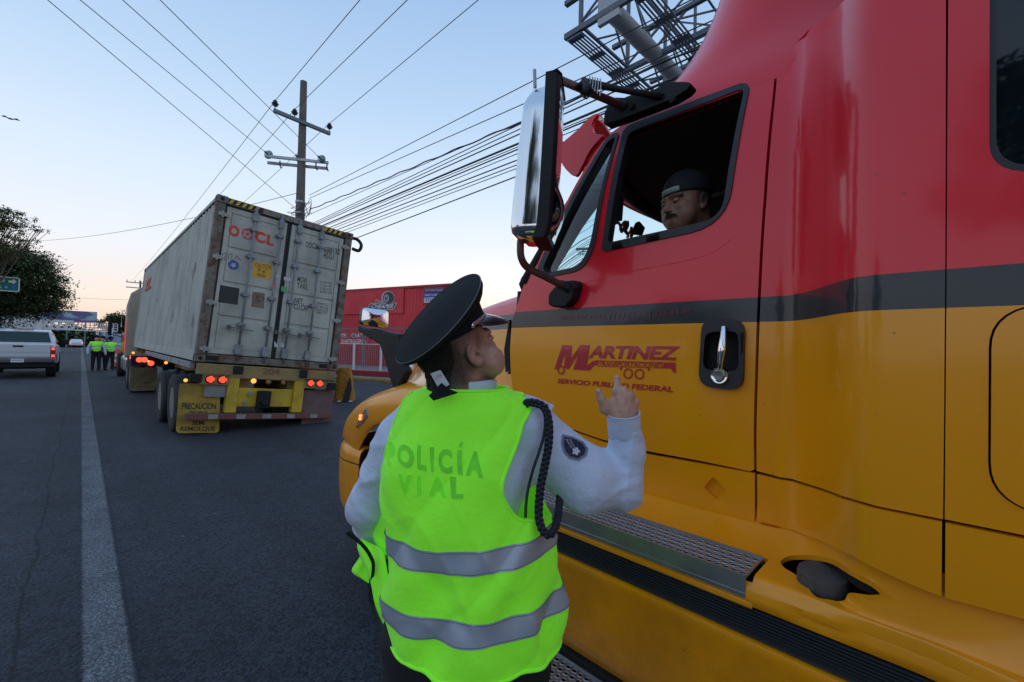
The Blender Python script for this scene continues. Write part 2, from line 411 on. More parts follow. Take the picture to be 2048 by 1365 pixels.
# ------------------------------------------------------------------ ground
def asphalt_mat(name, base, paint=None):
    m = bpy.data.materials.new(name); m.use_nodes = True; t = m.node_tree; b = t.nodes['Principled BSDF']; L = t.links.new
    g = _nn(t, 'ShaderNodeTexCoord')
    def nz(sc, det=4, rg=.6, st=None):
        n = _nn(t, 'ShaderNodeTexNoise'); n.inputs['Scale'].default_value = sc; n.inputs['Detail'].default_value = det; n.inputs['Roughness'].default_value = rg
        if st: mp = _nn(t, 'ShaderNodeMapping'); mp.inputs['Scale'].default_value = st; L(g.outputs['Object'], mp.inputs[0]); L(mp.outputs[0], n.inputs[0])
        else: L(g.outputs['Object'], n.inputs[0])
        return n.outputs['Fac']
    def vo(sc, f='F1'):
        v = _nn(t, 'ShaderNodeTexVoronoi', feature=f); v.inputs['Scale'].default_value = sc; L(g.outputs['Object'], v.inputs[0]); return v
    v1 = vo(80); v2 = vo(190)
    mr = lambda s, a, b_, c, d: (lambda x: (L(s, x.inputs[0]), x.outputs[0])[1])(_nn(t, 'ShaderNodeMapRange', inp={1: a, 2: b_, 3: c, 4: d}))
    def mul(a, b_): x = _nn(t, 'ShaderNodeMath', operation='MULTIPLY'); L(a, x.inputs[0]); L(b_, x.inputs[1]); return x.outputs[0]
    sepc = _nn(t, 'ShaderNodeSeparateColor'); L(v1.outputs['Color'], sepc.inputs[0])
    stone = mr(sepc.outputs[0], 0, 1, .4, 1.75); big = mr(nz(.35, 6, .65), .3, .7, .62, 1.4); med = mr(nz(5, 5), .3, .7, .85, 1.15)
    streak = mr(nz(1, 5, .6, (1.6, .07, 1)), .35, .7, .8, 1.25)
    tot = mul(mul(stone, big), mul(med, streak))
    col = _nn(t, 'ShaderNodeMix', data_type='RGBA', blend_type='MULTIPLY'); col.inputs[0].default_value = 1; col.inputs[6].default_value = (*base, 1)
    cc = _nn(t, 'ShaderNodeCombineColor'); [L(tot, cc.inputs[i]) for i in range(3)]; L(cc.outputs[0], col.inputs[7]); cur = col.outputs[2]
    # light specks (grit, gum)
    sp = mr(vo(2.1).outputs['Distance'], .018, .026, 1, 0)
    mx = _nn(t, 'ShaderNodeMix', data_type='RGBA'); L(mul(sp, mr(nz(40), .4, .6, 0, 1)), mx.inputs[0]); L(cur, mx.inputs[6]); mx.inputs[7].default_value = (.22, .22, .22, 1); cur = mx.outputs[2]
    # longitudinal paving joint and fine cracks
    sx0 = _nn(t, 'ShaderNodeSeparateXYZ'); L(g.outputs['Object'], sx0.inputs[0]); wob = mr(nz(.9, 5), .2, .8, -.05, .05)
    a1 = _nn(t, 'ShaderNodeMath', operation='ADD'); L(sx0.outputs[0], a1.inputs[0]); L(wob, a1.inputs[1]); a2 = _nn(t, 'ShaderNodeMath', operation='ADD'); L(a1.outputs[0], a2.inputs[0]); a2.inputs[1].default_value = .20
    a3 = _nn(t, 'ShaderNodeMath', operation='ABSOLUTE'); L(a2.outputs[0], a3.inputs[0]); jl = mr(a3.outputs[0], .004, .014, .7, 0)
    vc = _nn(t, 'ShaderNodeTexVoronoi', feature='DISTANCE_TO_EDGE'); vc.inputs['Scale'].default_value = .42
    wn_ = _nn(t, 'ShaderNodeTexNoise'); wn_.inputs['Scale'].default_value = 1.3; wn_.inputs['Detail'].default_value = 6; L(g.outputs['Object'], wn_.inputs[0]); va = _nn(t, 'ShaderNodeVectorMath', operation='MULTIPLY_ADD'); L(wn_.outputs['Color'], va.inputs[0]); va.inputs[1].default_value = (1.6, 1.6, 0); L(g.outputs['Object'], va.inputs[2]); L(va.outputs[0], vc.inputs[0])
    ck = mul(mr(vc.outputs['Distance'], .002, .007, .6, 0), mr(nz(.5, 3), .5, .6, 0, 1)); jm = _nn(t, 'ShaderNodeMath', operation='MAXIMUM'); L(jl, jm.inputs[0]); L(ck, jm.inputs[1])
    mj = _nn(t, 'ShaderNodeMix', data_type='RGBA'); L(jm.outputs[0], mj.inputs[0]); L(cur, mj.inputs[6]); mj.inputs[7].default_value = (.008, .009, .011, 1); cur = mj.outputs[2]
    # scuffed pale scratches
    ps = mul(mr(nz(1, 3, .5, (.8, 9, 1)), .70, .74, 0, .5), mr(nz(14, 4), .45, .6, 0, 1)); mp2 = _nn(t, 'ShaderNodeMix', data_type='RGBA'); L(ps, mp2.inputs[0]); L(cur, mp2.inputs[6]); mp2.inputs[7].default_value = (.16, .165, .17, 1); cur = mp2.outputs[2]
    if paint:
        sx = _nn(t, 'ShaderNodeSeparateXYZ'); L(g.outputs['Object'], sx.inputs[0])
        sub = _nn(t, 'ShaderNodeMath', operation='SUBTRACT'); L(sx.outputs[0], sub.inputs[0]); sub.inputs[1].default_value = paint[0]
        ab = _nn(t, 'ShaderNodeMath', operation='ABSOLUTE'); L(sub.outputs[0], ab.inputs[0])
        ed = _nn(t, 'ShaderNodeMath', operation='ADD'); L(ab.outputs[0], ed.inputs[0]); L(mr(nz(55), .2, .8, -.012, .012), ed.inputs[1])
        inside = mr(ed.outputs[0], paint[1]-.008, paint[1]+.004, 1, 0)
        wear = mul(mr(nz(60, 6, .8), .36, .6, .12, 1), mr(nz(2.2, 5), .3, .6, .45, 1))
        pores = mr(v1.outputs['Distance'], .25, .6, 1, .35)
        mp_ = _nn(t, 'ShaderNodeMix', data_type='RGBA'); L(mul(mul(inside, wear), pores), mp_.inputs[0]); L(cur, mp_.inputs[6]); mp_.inputs[7].default_value = (.34, .36, .38, 1); cur = mp_.outputs[2]
    L(cur, b.inputs['Base Color']); b.inputs['Roughness'].default_value = .78; b.inputs['Specular IOR Level'].default_value = .35
    hh = _nn(t, 'ShaderNodeMath', operation='ADD'); L(mul(mr(v1.outputs['Distance'], 0, .6, 1, 0), mr(sepc.outputs[1], 0, 1, .4, 1)), hh.inputs[0]); L(mr(v2.outputs['Distance'], 0, .6, .4, 0), hh.inputs[1])
    bp = _nn(t, 'ShaderNodeBump', inp={0: .9, 1: .006}); L(hh.outputs[0], bp.inputs['Height']); L(bp.outputs[0], b.inputs['Normal'])
    return m
M_asph = asphalt_mat('asphalt', (.027, .034, .044))
M_line = asphalt_mat('worn_road_paint', (.027, .034, .044), (.14, .088))
def quad(name, x0, x1, y0, y1, z, m, parent=None, kind='structure'):
    o = mobj(name, [(x0, y0, z), (x1, y0, z), (x1, y1, z), (x0, y1, z)], [(0, 1, 2, 3)], m, parent)
    if kind: tag(o, kind=kind)
    return o
M_earth = mat('earth', (.09, .075, .05), .95, var=.6, vscale=.2, bump=.4, bscale=3)
quad('ground', -1500, 1500, -1500, 1500, -.03, M_earth)
quad('road', -11, 60, -60, 420, 0, M_asph)
quad('road_line', .04, .24, -30, 300, .004, M_line)
M_conc = mat('concrete', (.33, .32, .30), .9, var=.3, vscale=1.2, bump=.3, bscale=30, dirt=.4, dscale=.8)
M_grass_soil = mat('verge_soil', (.06, .075, .03), .95, var=.7, vscale=1.5, bump=.5, bscale=8)
kb = MB(); kb.box(-11.2, -10.9, -60, 300, -.02, .15); tag(kb.build('median_kerb', M_conc, bevel=.02), kind='structure')
quad('median_soil', -16, -11.2, -60, 300, .12, M_grass_soil)
quad('far_carriageway', -32, -16, -60, 420, .01, M_asph)

# ------------------------------------------------------------------ haze-free far distance: hills
def hills():
    M = mat('hill_scrub', (.14, .15, .16), .95, var=.6, vscale=.03, detail=8)
    G = []
    for r, hh in ((620, 0), (680, .35), (760, .75), (860, 1), (1000, .8), (1200, .3)):
        row = []
        for i in range(161):
            az = R(-75+150*i/160)
            h = 1.6+hh*(10+22*noise.fractal(Vector((az*5, 2.2, 0)), 1, 2, 5)+18*math.exp(-((az-R(-9))/.13)**2)+26*math.exp(-((az-R(-17))/.1)**2))
            row.append((r*math.sin(az), r*math.cos(az), max(-1, h if hh else -1)))
        G.append(row)
    tag(MB().grid(G).build('hills', M, smooth=True), kind='structure')
hills()
# ------------------------------------------------------------------ trees
def leaf_mat(name, c1, c2):
    m = bpy.data.materials.new(name); m.use_nodes = True; t = m.node_tree; b = t.nodes['Principled BSDF']
    g = _nn(t, 'ShaderNodeNewGeometry'); rp = ramp(t, [(0, c1), (.6, c2), (1, tuple(min(1, 1.5*c) for c in c2))]); t.links.new(g.outputs['Random Per Island'], rp.inputs[0]); t.links.new(rp.outputs[0], b.inputs['Base Color'])
    b.inputs['Roughness'].default_value = .6; b.inputs['Subsurface Weight'].default_value = 0
    return m
M_leafA = leaf_mat('leaf_dark', (.025, .048, .018), (.065, .10, .032)); M_leafB = leaf_mat('leaf_light', (.04, .06, .015), (.10, .12, .035))
M_bark = mat('bark', (.13, .10, .08), .95, var=.5, vscale=6, bump=.8, bscale=12)
def tree(base, h, blobs, nleaf, label, group=None, leafm=None, lsize=.12, trunk_r=.22, seed=1, name='tree', limbs=True):
    rg = random.Random(seed); root = thing(name, label, 'tree', base, group=group); tb = MB(); base = np.asarray(base, float)
    top = base+np.array([0, 0, h*.35]); tb.tube([base-[0, 0, .1], base+[.1, .05, h*.18], top], [trunk_r*1.3, trunk_r, trunk_r*.8], 10)
    V = []; F = []
    for (c, r) in blobs:
        c = base+np.asarray(c, float); r = np.asarray(r, float)
        if limbs:
            mid = (top+c)/2+np.array([rg.uniform(-.3, .3), rg.uniform(-.3, .3), -.2]); tb.tube([top-[0, 0, .2], mid, c], [trunk_r*.55, trunk_r*.3, trunk_r*.1], 6)
            for _ in range(5):
                e = c+np.array([rg.uniform(-.8, .8), rg.uniform(-.8, .8), rg.uniform(-.6, .8)])*r; tb.tube([mid+(c-mid)*rg.random(), (mid+e)/2+[0, 0, .1], e], [trunk_r*.2, trunk_r*.12, .01], 5)
        n = int(nleaf*r[0]*r[1]*r[2]/sum(np.prod(q[1]) for q in blobs))
        ncl = max(6, n//45)
        cl = []
        for _ in range(ncl):
            d = nrm([rg.gauss(0, 1), rg.gauss(0, 1), rg.gauss(0, 1)]); q = rg.uniform(.45, 1.02); q *= .82+.3*noise.noise(Vector(d*2.3+c))
            cl.append((c+d*r*q, rg.uniform(.10, .24)*r.mean()))
        for _ in range(n):
            cc, cr = cl[rg.randrange(ncl)]; p = cc+np.array([rg.gauss(0, .55), rg.gauss(0, .55), rg.gauss(0, .4)])*cr
            d = nrm([rg.gauss(0, 1), rg.gauss(0, 1), rg.gauss(0, .7)-.3]); u, v = frame(d); s = lsize*rg.uniform(.6, 1.3)
            k = len(V); V += [p, p+d*s*.5+u*s*.28, p+d*s, p+d*s*.5-u*s*.28]; F.append((k, k+1, k+2, k+3))
    tb.build('trunk', M_bark, root, smooth=True); mobj('crown', V, F, leafm or M_leafA, root)
    return root
# big tree over the left lane: crown edge at px 130, y 390..640
bx = onY(20, 560, 42); B0 = np.array([bx[0]-1.6, 42, 0])
def blob(px, py, Y, r): p = onY(px, py, Y); return (p-B0, r)
tree(B0, 7, [blob(60, 560, 41, (2.4, 3, 2.2)), blob(95, 590, 41, (1.5, 2.2, 1.6)), blob(10, 535, 42, (2.8, 3, 1.9)), blob(0, 600, 42, (2.5, 3, 2.0)), blob(60, 528, 43, (1.5, 2.2, .9)), blob(60, 612, 41, (2.3, 2.3, .9)), blob(-60, 560, 43, (3.5, 4, 3))], 95000,
     'large dark leafy tree overhanging the left lane behind the green road sign', lsize=.15, trunk_r=.30, seed=3)
B0 = np.array([onY(-60, 560, 34)[0], 34., 0])
tr2 = tree(B0, 8, [blob(5, 420, 34, (.9, 1.0, .30)), blob(30, 432, 34, (1.1, 1.2, .22)), blob(45, 452, 34, (1.3, 1.2, .20)), blob(75, 458, 34, (.6, .8, .14)), blob(-30, 440, 34, (1.6, 2, .8)), blob(5, 470, 34, (1.3, 1.5, .30)), blob(45, 478, 34, (.8, .9, .14)), blob(-40, 500, 34, (2, 2, 1.0))], 15000,
     'feathery light green tree reaching in at the left edge above the dark tree', leafm=M_leafB, lsize=.11, trunk_r=.10, seed=5)
B0 = np.array([onY(244, 640, 75)[0], 75., 0])
tree(B0, 5, [blob(232, 646, 75, (2.2, 2.5, 1.3)), blob(250, 650, 75, (2.2, 2, 1.6)), blob(222, 640, 75, (1.2, 1.5, .6)), blob(262, 645, 75, (2.5, 2, 1.8))], 9000,
     'bushy green tree beside the shoulder just left of the parked container truck', leafm=M_leafB, lsize=.3, trunk_r=.2, seed=8)
B0 = np.array([onY(120, 668, 150)[0], 150., 0])
for k, (px, py, Y, r, lb) in enumerate([(110, 670, 118, (7, 5, 3.0), 'dark green tree under the footbridge truss, right of the pickup roof'), (133, 669, 121, (6, 5, 3.2), 'broad dark tree under the overpass behind the standing officers'), (82, 668, 112, (6, 5, 3), 'dark green tree behind the pickup rear window, under the footbridge')]):
    B0 = np.array([onY(px, py, Y)[0], float(Y), 0]); tree(B0, 4, [blob(px, py+6, Y, r), blob(px+6, py+12, Y, (r[0]*.8, r[1], r[2]*.8))], 4500, lb, lsize=.9, seed=20+k, limbs=False)
# trees on the far side of the road beside/behind the camera (mirrored in the sleeper glass and paint)
for k, (x, y, hh, lb) in enumerate([(-14, -2.4, 12, 'tall roadside tree across the road from the truck, first of the row'), (-13.5, -9, 7, 'roadside tree across the road, second of the row'), (-15, 8, 6, 'roadside tree across the road, beyond the first one'), (-13.5, -17, 8, 'roadside tree across the road, last of the row')]):
    tree((x, y, 0), hh, [((0, 0, hh*.7), (2.4, 2.6, hh*.28)), ((1, 1.6, hh*.55), (1.7, 1.8, 1.4)), ((-.5, -1.7, hh*.6), (1.8, 1.8, 1.5))], 7000, lb, group='roadside trees across the road', lsize=.3, seed=40+k)

# ------------------------------------------------------------------ overhead road sign, left edge
M_steel = mat('galvanised_steel', (.42, .43, .44), .5, .7, var=.2); M_dsteel = mat('grey_painted_steel', (.16, .18, .20), .6, .2, var=.2)
M_white = mat('white_paint', (.72, .73, .74), .45, var=.12, vscale=3); M_red = mat('sign_red', (.55, .03, .03), .5)
SG = 36.0; s0 = onY(-60, 548, SG); s1 = onY(39, 585, SG)
sign = thing('road_sign', 'green overhead road sign with white arrow pointing right at the left edge', 'road sign', ((s0[0]+s1[0])/2, SG, 0))
M_sgreen = mat('sign_green', (.0, .16, .09), .5, var=.1)
zb, zt = s1[2], onY(39, 556, SG)[2]
mb = MB(); mb.box(s0[0], s1[0], SG, SG+.06, zb, zt); mb.build('sign_panel', M_sgreen, sign)
mb = MB(); t_ = .05
for a in ((s0[0], s1[0], zb, zb+t_), (s0[0], s1[0], zt-t_, zt), (s1[0]-t_, s1[0], zb, zt)): mb.box(a[0], a[1], SG-.012, SG-.002, a[2], a[3])
mb.build('sign_border', M_white, sign)
def sgq(a, b, c, d): return [onY(a, b+(d-b), SG-.02)*0+onY(a, d, SG-.02), onY(c, d, SG-.02), onY(c, b, SG-.02), onY(a, b, SG-.02)]
text_quad('sign_text', 'CEN', sgq(-14, 558, 9, 565), M_white, sign); text_quad('sign_text', 'JA', sgq(-8, 571, 3, 579), M_white, sign)
aw = [onY(x, y, SG-.02) for x, y in ((17, 561), (26, 561.5), (26, 558), (33, 564), (25.5, 569.5), (25.5, 566), (17, 565.5))]
mobj('sign_arrow', aw, [tuple(range(7))], M_white, sign)
M_sblue = mat('sign_blue', (.02, .12, .55), .5)
for a, b in ((8, 17), (23, 33)):
    q = sgq(a, 571, b, 578); mobj('sign_badge', q, [(0, 1, 2, 3)], M_sblue, sign)
    text_quad('badge_text', 'A4', [v+[0, -.01, 0] for v in sgq(a+2, 573, b-2, 577)], M_white, sign) if a == 8 else None
mb = MB(); px_ = onY(-45, 570, SG)[0]; mb.tube([(px_, SG+.3, 0), (px_, SG+.3, zt+.3)], .14, 12); mb.bar((px_, SG+.2, zb+.4), (s1[0]-.2, SG+.12, zb+.4), .12); mb.bar((px_, SG+.2, zt-.4), (s1[0]-.2, SG+.12, zt-.4), .12); mb.build('sign_post', M_steel, sign)

# ------------------------------------------------------------------ footbridge, blue wall, billboard, overpass
FB = 70.0
def P(px, py, Y): return onY(px, py, Y)
fb = thing('footbridge', 'white steel truss footbridge crossing the road beyond the pickup', 'footbridge', (P(110, 650, FB)[0], FB, 0))
M_fbw = mat('footbridge_white', (.6, .62, .63), .5, var=.2); M_blue = mat('bridge_blue', (.03, .13, .32), .5, var=.3, vscale=.3)
zt, zb = P(110, 642, FB)[2], P(110, 658, FB)[2]; xa, xb, xc = P(5, 650, FB)[0], P(147, 650, FB)[0], P(235, 660, FB)[0]
mb = MB()
for z in (zt, zb): mb.box(xa, xb, FB-.1, FB+.1, z-.12, z+.12); mb.box(xa, xb, FB+2.2, FB+2.4, z-.12, z+.12)
n = 9; xs = np.linspace(xa, xb, n+1)
for y in (FB, FB+2.3):
    for i in range(n+1): mb.bar((xs[i], y, zb), (xs[i], y, zt), .16)
    for i in range(n): mb.bar((xs[i], y, zt), (xs[i+1], y, zb), .12)
mb.box(xa, xb, FB, FB+2.3, zb-.1, zb+.02); mb.build('truss', M_fbw, fb)
mb = MB(); z2 = P(200, 661, FB)[2]; z3 = P(200, 647, FB)[2]
mb.box(xb, xc, FB, FB+2.2, z2-.15, z2); 
for z in np.linspace(z2, z3, 4)[1:]: mb.box(xb, xc, FB-.03, FB+.03, z-.04, z+.04)
for x in np.linspace(xb, xc, 12): mb.box(x-.04, x+.04, FB-.03, FB+.03, z2, z3)
mb.build('walkway_railing', M_fbw, fb)
for px in (78, 36, 62, 195):
    x = P(px, 650, FB)[0]; mb = MB(); r = .28 if px == 78 else .12; mb.cyl((x, FB-.3, 0), (x, FB-.3, zt if px == 78 else zb), r, 12); mb.build('pillar', M_fbw, fb)
mb = MB(); mb.box(P(-60, 660, FB+4)[0], P(76, 660, FB+4)[0], FB+4, FB+4.3, P(40, 664, FB+4)[2], P(40, 653, FB+4)[2]); mb.build('blue_girder', M_blue, fb)
# overpass beyond
OP = 130.0
ov = thing('road_overpass', 'dark road overpass with blue and teal parapet far down the road', 'overpass', (P(150, 670, OP)[0], OP, 0))
M_teal = mat('parapet_teal', (.05, .17, .18), .6, var=.3, vscale=.3)
mb = MB(); x0, x1 = P(-80, 665, OP)[0], P(262, 665, OP)[0]; mb.box(x0, x1, OP, OP+9, P(150, 671, OP)[2], P(150, 666, OP)[2]); mb.build('deck', M_teal, ov)
mb = MB(); mb.box(x0, x1, OP-.3, OP-.05, P(150, 667, OP)[2], P(150, 663, OP)[2]); mb.build('parapet', M_blue, ov)
for px in (20,):
    x = P(px, 670, OP)[0]; mb = MB(); mb.box(x-.7, x+.7, OP+2, OP+7, 0, P(150, 671, OP)[2]); mb.build('pier', M_dsteel, ov)
# billboard
BB = 95.0
bb = thing('billboard', 'wide purple and teal billboard standing behind the footbridge', 'billboard', (P(130, 640, BB)[0], BB, 0))
c = [P(68, 641, BB), P(194, 645.5, BB+3), P(194.5, 624.5, BB+3), P(66, 618, BB)]
def ad_mat():
    m = bpy.data.materials.new('billboard_print'); m.use_nodes = True; t = m.node_tree; b = t.nodes['Principled BSDF']
    g = _nn(t, 'ShaderNodeTexCoord'); mp = _nn(t, 'ShaderNodeMapping'); mp.inputs['Scale'].default_value = (.28, .3, .8); mp.inputs['Rotation'].default_value = (0, .5, 0); t.links.new(g.outputs['Object'], mp.inputs[0])
    n = _nn(t, 'ShaderNodeTexNoise'); n.inputs['Scale'].default_value = 1.1; n.inputs['Detail'].default_value = 1; t.links.new(mp.outputs[0], n.inputs[0])
    rp = ramp(t, [(.40, (.10, .10, .24)), (.5, (.14, .13, .28)), (.53, (.22, .38, .45)), (.62, (.30, .45, .50)), (.7, (.14, .10, .26))]); t.links.new(n.outputs['Fac'], rp.inputs[0]); t.links.new(rp.outputs[0], b.inputs['Base Color']); return m
nrmv = nrm(np.cross(c[1]-c[0], c[3]-c[0])); mb = MB(); mb.poly(c, -nrmv*.4 if nrmv[1] < 0 else nrmv*.4); mb.build('billboard_panel', ad_mat(), bb)
mb = MB(); q = [c[0]+[0, -.03, 0], c[1]+[0, -.03, 0], c[1]*.86+c[2]*.14+[0, -.03, 0], c[0]*.8+c[3]*.2+[0, -.03, 0]]; mb.add(q, [(0, 1, 2, 3)]); mb.build('lower_band', mat('billboard_magenta', (.16, .05, .22), .5), bb)
for f in (.2, .5, .8): mb = MB(); p = c[0]*(1-f)+c[1]*f; mb.cyl((p[0], p[1]+.8, 0), (p[0], p[1]+.8, p[2]+1), .09, 10); mb.build('leg', M_dsteel, bb)
mb = MB(); mb.box(P(60, 630, BB)[0], P(67, 630, BB)[0], BB-.2, BB+.5, P(64, 638, BB)[2], P(64, 622, BB)[2]); mb.build('side_box', M_white, bb)
# far blocks on the left and right
def far_building(px0, px1, pyt, Y, label, m, floors=2, depth=8, nw=5):
    a, b = P(px0, 670, Y)[0], P(px1, 670, Y)[0]; zt = P((px0+px1)/2, pyt, Y)[2]
    t = thing('far_building', label, 'building', ((a+b)/2, Y, 0)); mb = MB(); mb.box(a, b, Y, Y+depth, 0, zt); mb.build('wall', m, t)
    mb = MB(); mb.box(a-.2, b+.2, Y-.2, Y+depth+.2, zt, zt+.25); mb.build('roof', M_conc, t)
    for f in range(floors):
        for i in range(nw):
            x = a+(b-a)*(i+.5)/nw; z = zt*(f+.6)/floors; mb = MB(); mb.box(x-.5, x+.5, Y-.04, Y-.005, z-.5, z+.5); mb.build('window', mat('far_window', (.05, .07, .09), .2), t)
    return t
M_fw = mat('far_wall_grey', (.26, .27, .28), .9, var=.3, vscale=.4); M_fb = mat('far_wall_blue', (.22, .33, .42), .8, var=.3, vscale=.3); M_fc = mat('far_wall_cream', (.38, .35, .30), .9, var=.3, vscale=.4)
far_building(-80, 72, 628, 150, 'long grey building behind the tree and the footbridge at left', M_fw, 2, nw=9)
far_building(0, 60, 620, 210, 'pale building on the rise far left above the blue girder', M_fc, 2, nw=7)
t = thing('hoarding', 'pale blue hoarding with a shield emblem beside the gesturing officer', 'hoarding', (P(214, 680, 60)[0], 60, 0))
a, b = P(203, 667, 60), P(228, 706, 60); mb = MB(); mb.box(a[0], b[0]+1, 60, 60.3, 0, a[2]); mb.build('hoarding_panel', mat('hoarding_pale_blue', (.30, .40, .52), .7, var=.3, vscale=.5), t)
e = [P(*q, 59.96) for q in ((211, 676), (215.5, 674.5), (220, 676), (219.5, 684), (215.5, 689), (211.5, 684))]; mobj('shield_emblem', e, [tuple(range(6))], M_blue, t)
for px in (208, 224): mb = MB(); x = P(px, 680, 59.8)[0]; mb.box(x-.05, x+.05, 59.75, 59.85, 0, a[2]+.6); mb.build('frame_post', M_fbw, t)
# ------------------------------------------------------------------ wheel builder
M_tyre = mat('tyre_rubber', (.022, .023, .025), .85, var=.4, vscale=6, dirt=.5, dirtcol=(.10, .085, .07), dscale=2, bump=.3, bscale=50)
M_rim = mat('wheel_steel', (.25, .25, .25), .5, .5, var=.4, dirt=.6, dirtcol=(.09, .07, .05), dscale=4)
M_blk = mat('black_plastic', (.012, .013, .015), .55, spec=.25, var=.2); M_dark = mat('dark_void', (.012, .012, .013), .9)
def wheel(parent, c, r, w, side=-1, name='wheel', nb=10, rimr=.55, rimm=None):
    """c centre, axis X, side = direction the outer face looks"""
    c = np.asarray(c, float); ax = np.array([1., 0, 0])*side
    pr = [(r*rimr, -w/2), (r*.93, -w/2), (r*.985, -w*.42), (r, -w*.3), (r*.985, -w*.27), (r, -w*.24), (r, -w*.03), (r*.985, 0), (r, w*.03), (r, w*.24), (r*.985, w*.27), (r, w*.3), (r*.985, w*.42), (r*.93, w/2), (r*.72, w/2+.008), (r*rimr, w*.44)]
    t = MB().lathe(pr, c, ax, 40).build(name, M_tyre, parent, autos=40)
    m = MB(); m.lathe([(r*rimr, w*.46), (r*rimr*.94, w*.47), (r*rimr*.86, w*.25), (r*.34, w*.16), (r*.3, w*.05), (r*.2, w*.05), (r*.19, w*.4), (r*.12, w*.48), (.001, w*.5)], c, ax, 32)
    u, v = frame(ax)
    for k in range(nb):
        a = 2*math.pi*k/nb; p = c+(u*math.cos(a)+v*math.sin(a))*r*.245; m.cyl(p+ax*w*.04, p+ax*w*.13, r*.028, 6)
    m.build('rim', rimm or M_rim, t, autos=35); return t

# ------------------------------------------------------------------ shipping container on its chassis
CL = np.array([1.36755, 8.967, 1.266]); CR, CP = .08387, .00641
def rotm(ro, pi_):
    cr, s_ = math.cos(ro), math.sin(ro); cp, sp = math.cos(pi_), math.sin(pi_)
    return np.array([[1, 0, 0], [0, cp, -sp], [0, sp, cp]])@np.array([[cr, 0, s_], [0, 1, 0], [-s_, 0, cr]])
CRM = rotm(CR, CP)
def c2w(p): return CL+np.asarray(p, float)@CRM.T
def crear(px, py, y=0.0):
    """pixel -> container-local x,z on the plane local-y = y"""
    d = CRM.T@ray(px, py); o = CRM.T@(C0-CL); t = (y-o[1])/d[1]; return o+d*t
def cz(zx, zy, y=0.0): return crear(220+zx/2.677, 370+zy/2.677, y)
def cside(px, py, x=0.0):
    d = CRM.T@ray(px, py); o = CRM.T@(C0-CL); t = (x-o[0])/d[0]; return o+d*t
W, HC, LC = 2.438, 2.896, 12.19
def cthing(name, label, cat, loc=(0, 0, 0)):
    t = thing(name, label, cat, c2w(loc)); t.rotation_euler = Matrix(CRM.tolist()).to_euler(); return t
cont = cthing('shipping_container', 'tall grey-beige shipping container with rusty corner posts and red shipping line letters on its doors', 'container')
M_cgrey = mat('container_paint', (.45, .465, .41), .55, var=.22, vscale=1.2, dirt=.45, dirtcol=(.13, .12, .09), dscale=1.3, streak=.35, bump=.15, bscale=20)
M_crust = mat('container_rusty_frame', (.18, .17, .14), .8, rust=1.0, dscale=2.2, var=.5, vscale=4, bump=.5, bscale=40)
M_gask = mat('door_gasket', (.02, .025, .028), .8); M_galv = mat('lock_rod_steel', (.24, .27, .29), .5, .3, var=.3, vscale=5, dirt=.4, dirtcol=(.14, .09, .06), dscale=5)
M_cside = mat('container_side_paint', (.45, .455, .40), .55, var=.2, vscale=.9, dirt=.35, dirtcol=(.12, .11, .09), dscale=1.1, streak=.45, bump=.1)
def lmb(m, name, mt, par, **k): return m.build(name, mt, par, local=True, **k)
# corrugated sides
def corr(x, sgn):
    rows = []; y = .16
    pts = []
    while y < LC-.2:
        pts += [(y, 0), (y+.07, 0), (y+.139, .036), (y+.209, .036)]; y += .278
    pts.append((LC-.16, 0))
    G = [[(x+sgn*d, yy, z) for yy, d in pts] for z in (.16, .9, 1.9, HC-.1)]
    return MB().grid(G)
lmb(corr(.012, 1), 'side_wall', M_cside, cont); lmb(corr(W-.012, -1), 'side_wall', M_cside, cont)
m = MB(); m.box(.02, W-.02, .05, LC-.05, HC-.06, HC-.03); lmb(m, 'roof', M_cside, cont)
m = MB(); m.box(.02, W-.02, .05, LC-.05, .08, .13); lmb(m, 'floor', M_dark, cont)
m = MB(); m.box(.03, W-.03, LC-.09, LC-.05, .1, HC-.05); lmb(m, 'front_wall', M_cside, cont)
for x0, x1 in ((0, .06), (W-.06, W)):
    m = MB(); m.box(x0, x1, .178, LC-.178, 0, .16); m.box(x0, x1, .178, LC-.178, HC-.075, HC-.008); lmb(m, 'side_rail', M_cside, cont, bevel=.006)
for x0, x1 in ((0, .14), (W-.14, W)):
    m = MB(); m.box(x0, x1, .012, .15, .118, HC-.118); lmb(m, 'corner_post', M_crust, cont, bevel=.01)
    m = MB(); m.box(x0, x1, LC-.15, LC-.012, .118, HC-.118); lmb(m, 'corner_post', M_cside, cont, bevel=.01)
for x in (0, W):
    for y in (0, LC):
        for z in (0, HC):
            xa, ya, za = (x-.004 if x == 0 else x-.158), (y-.004 if y == 0 else y-.174), (z-.004 if z == 0 else z-.114)
            m = MB(); m.box(xa, xa+.162, ya, ya+.178, za, za+.118)
            if y == 0: m.lathe([(.032, 0), (.032, .004)], ((xa+.081), ya-.0005, za+.059), (0, -1, 0), 12, mi=1)
            if x == 0: m.lathe([(.035, 0), (.035, .004)], (xa-.0005, ya+.089, za+.059), (-1, 0, 0), 12, mi=1)
            lmb(m, 'corner_casting', [M_crust, M_dark], cont)
m = MB(); m.box(.16, W-.16, .0, .12, HC-.12, HC-.006); lmb(m, 'door_header', mat('container_header', (.2, .2, .17), .7, rust=.5, var=.3, dscale=3), cont, bevel=.008)
m = MB(); m.box(.16, W-.16, .0, .12, 0, .13)
lmb(m, 'door_sill', M_crust, cont, bevel=.01)
m = MB()
for a, b in ((cz(510, 930)[0], cz(580, 930)[0]), (cz(1120, 960)[0], cz(1165, 960)[0])): m.box(a, b, -.006, -.001, .03, .11)
lmb(m, 'forklift_slot', M_dark, cont)
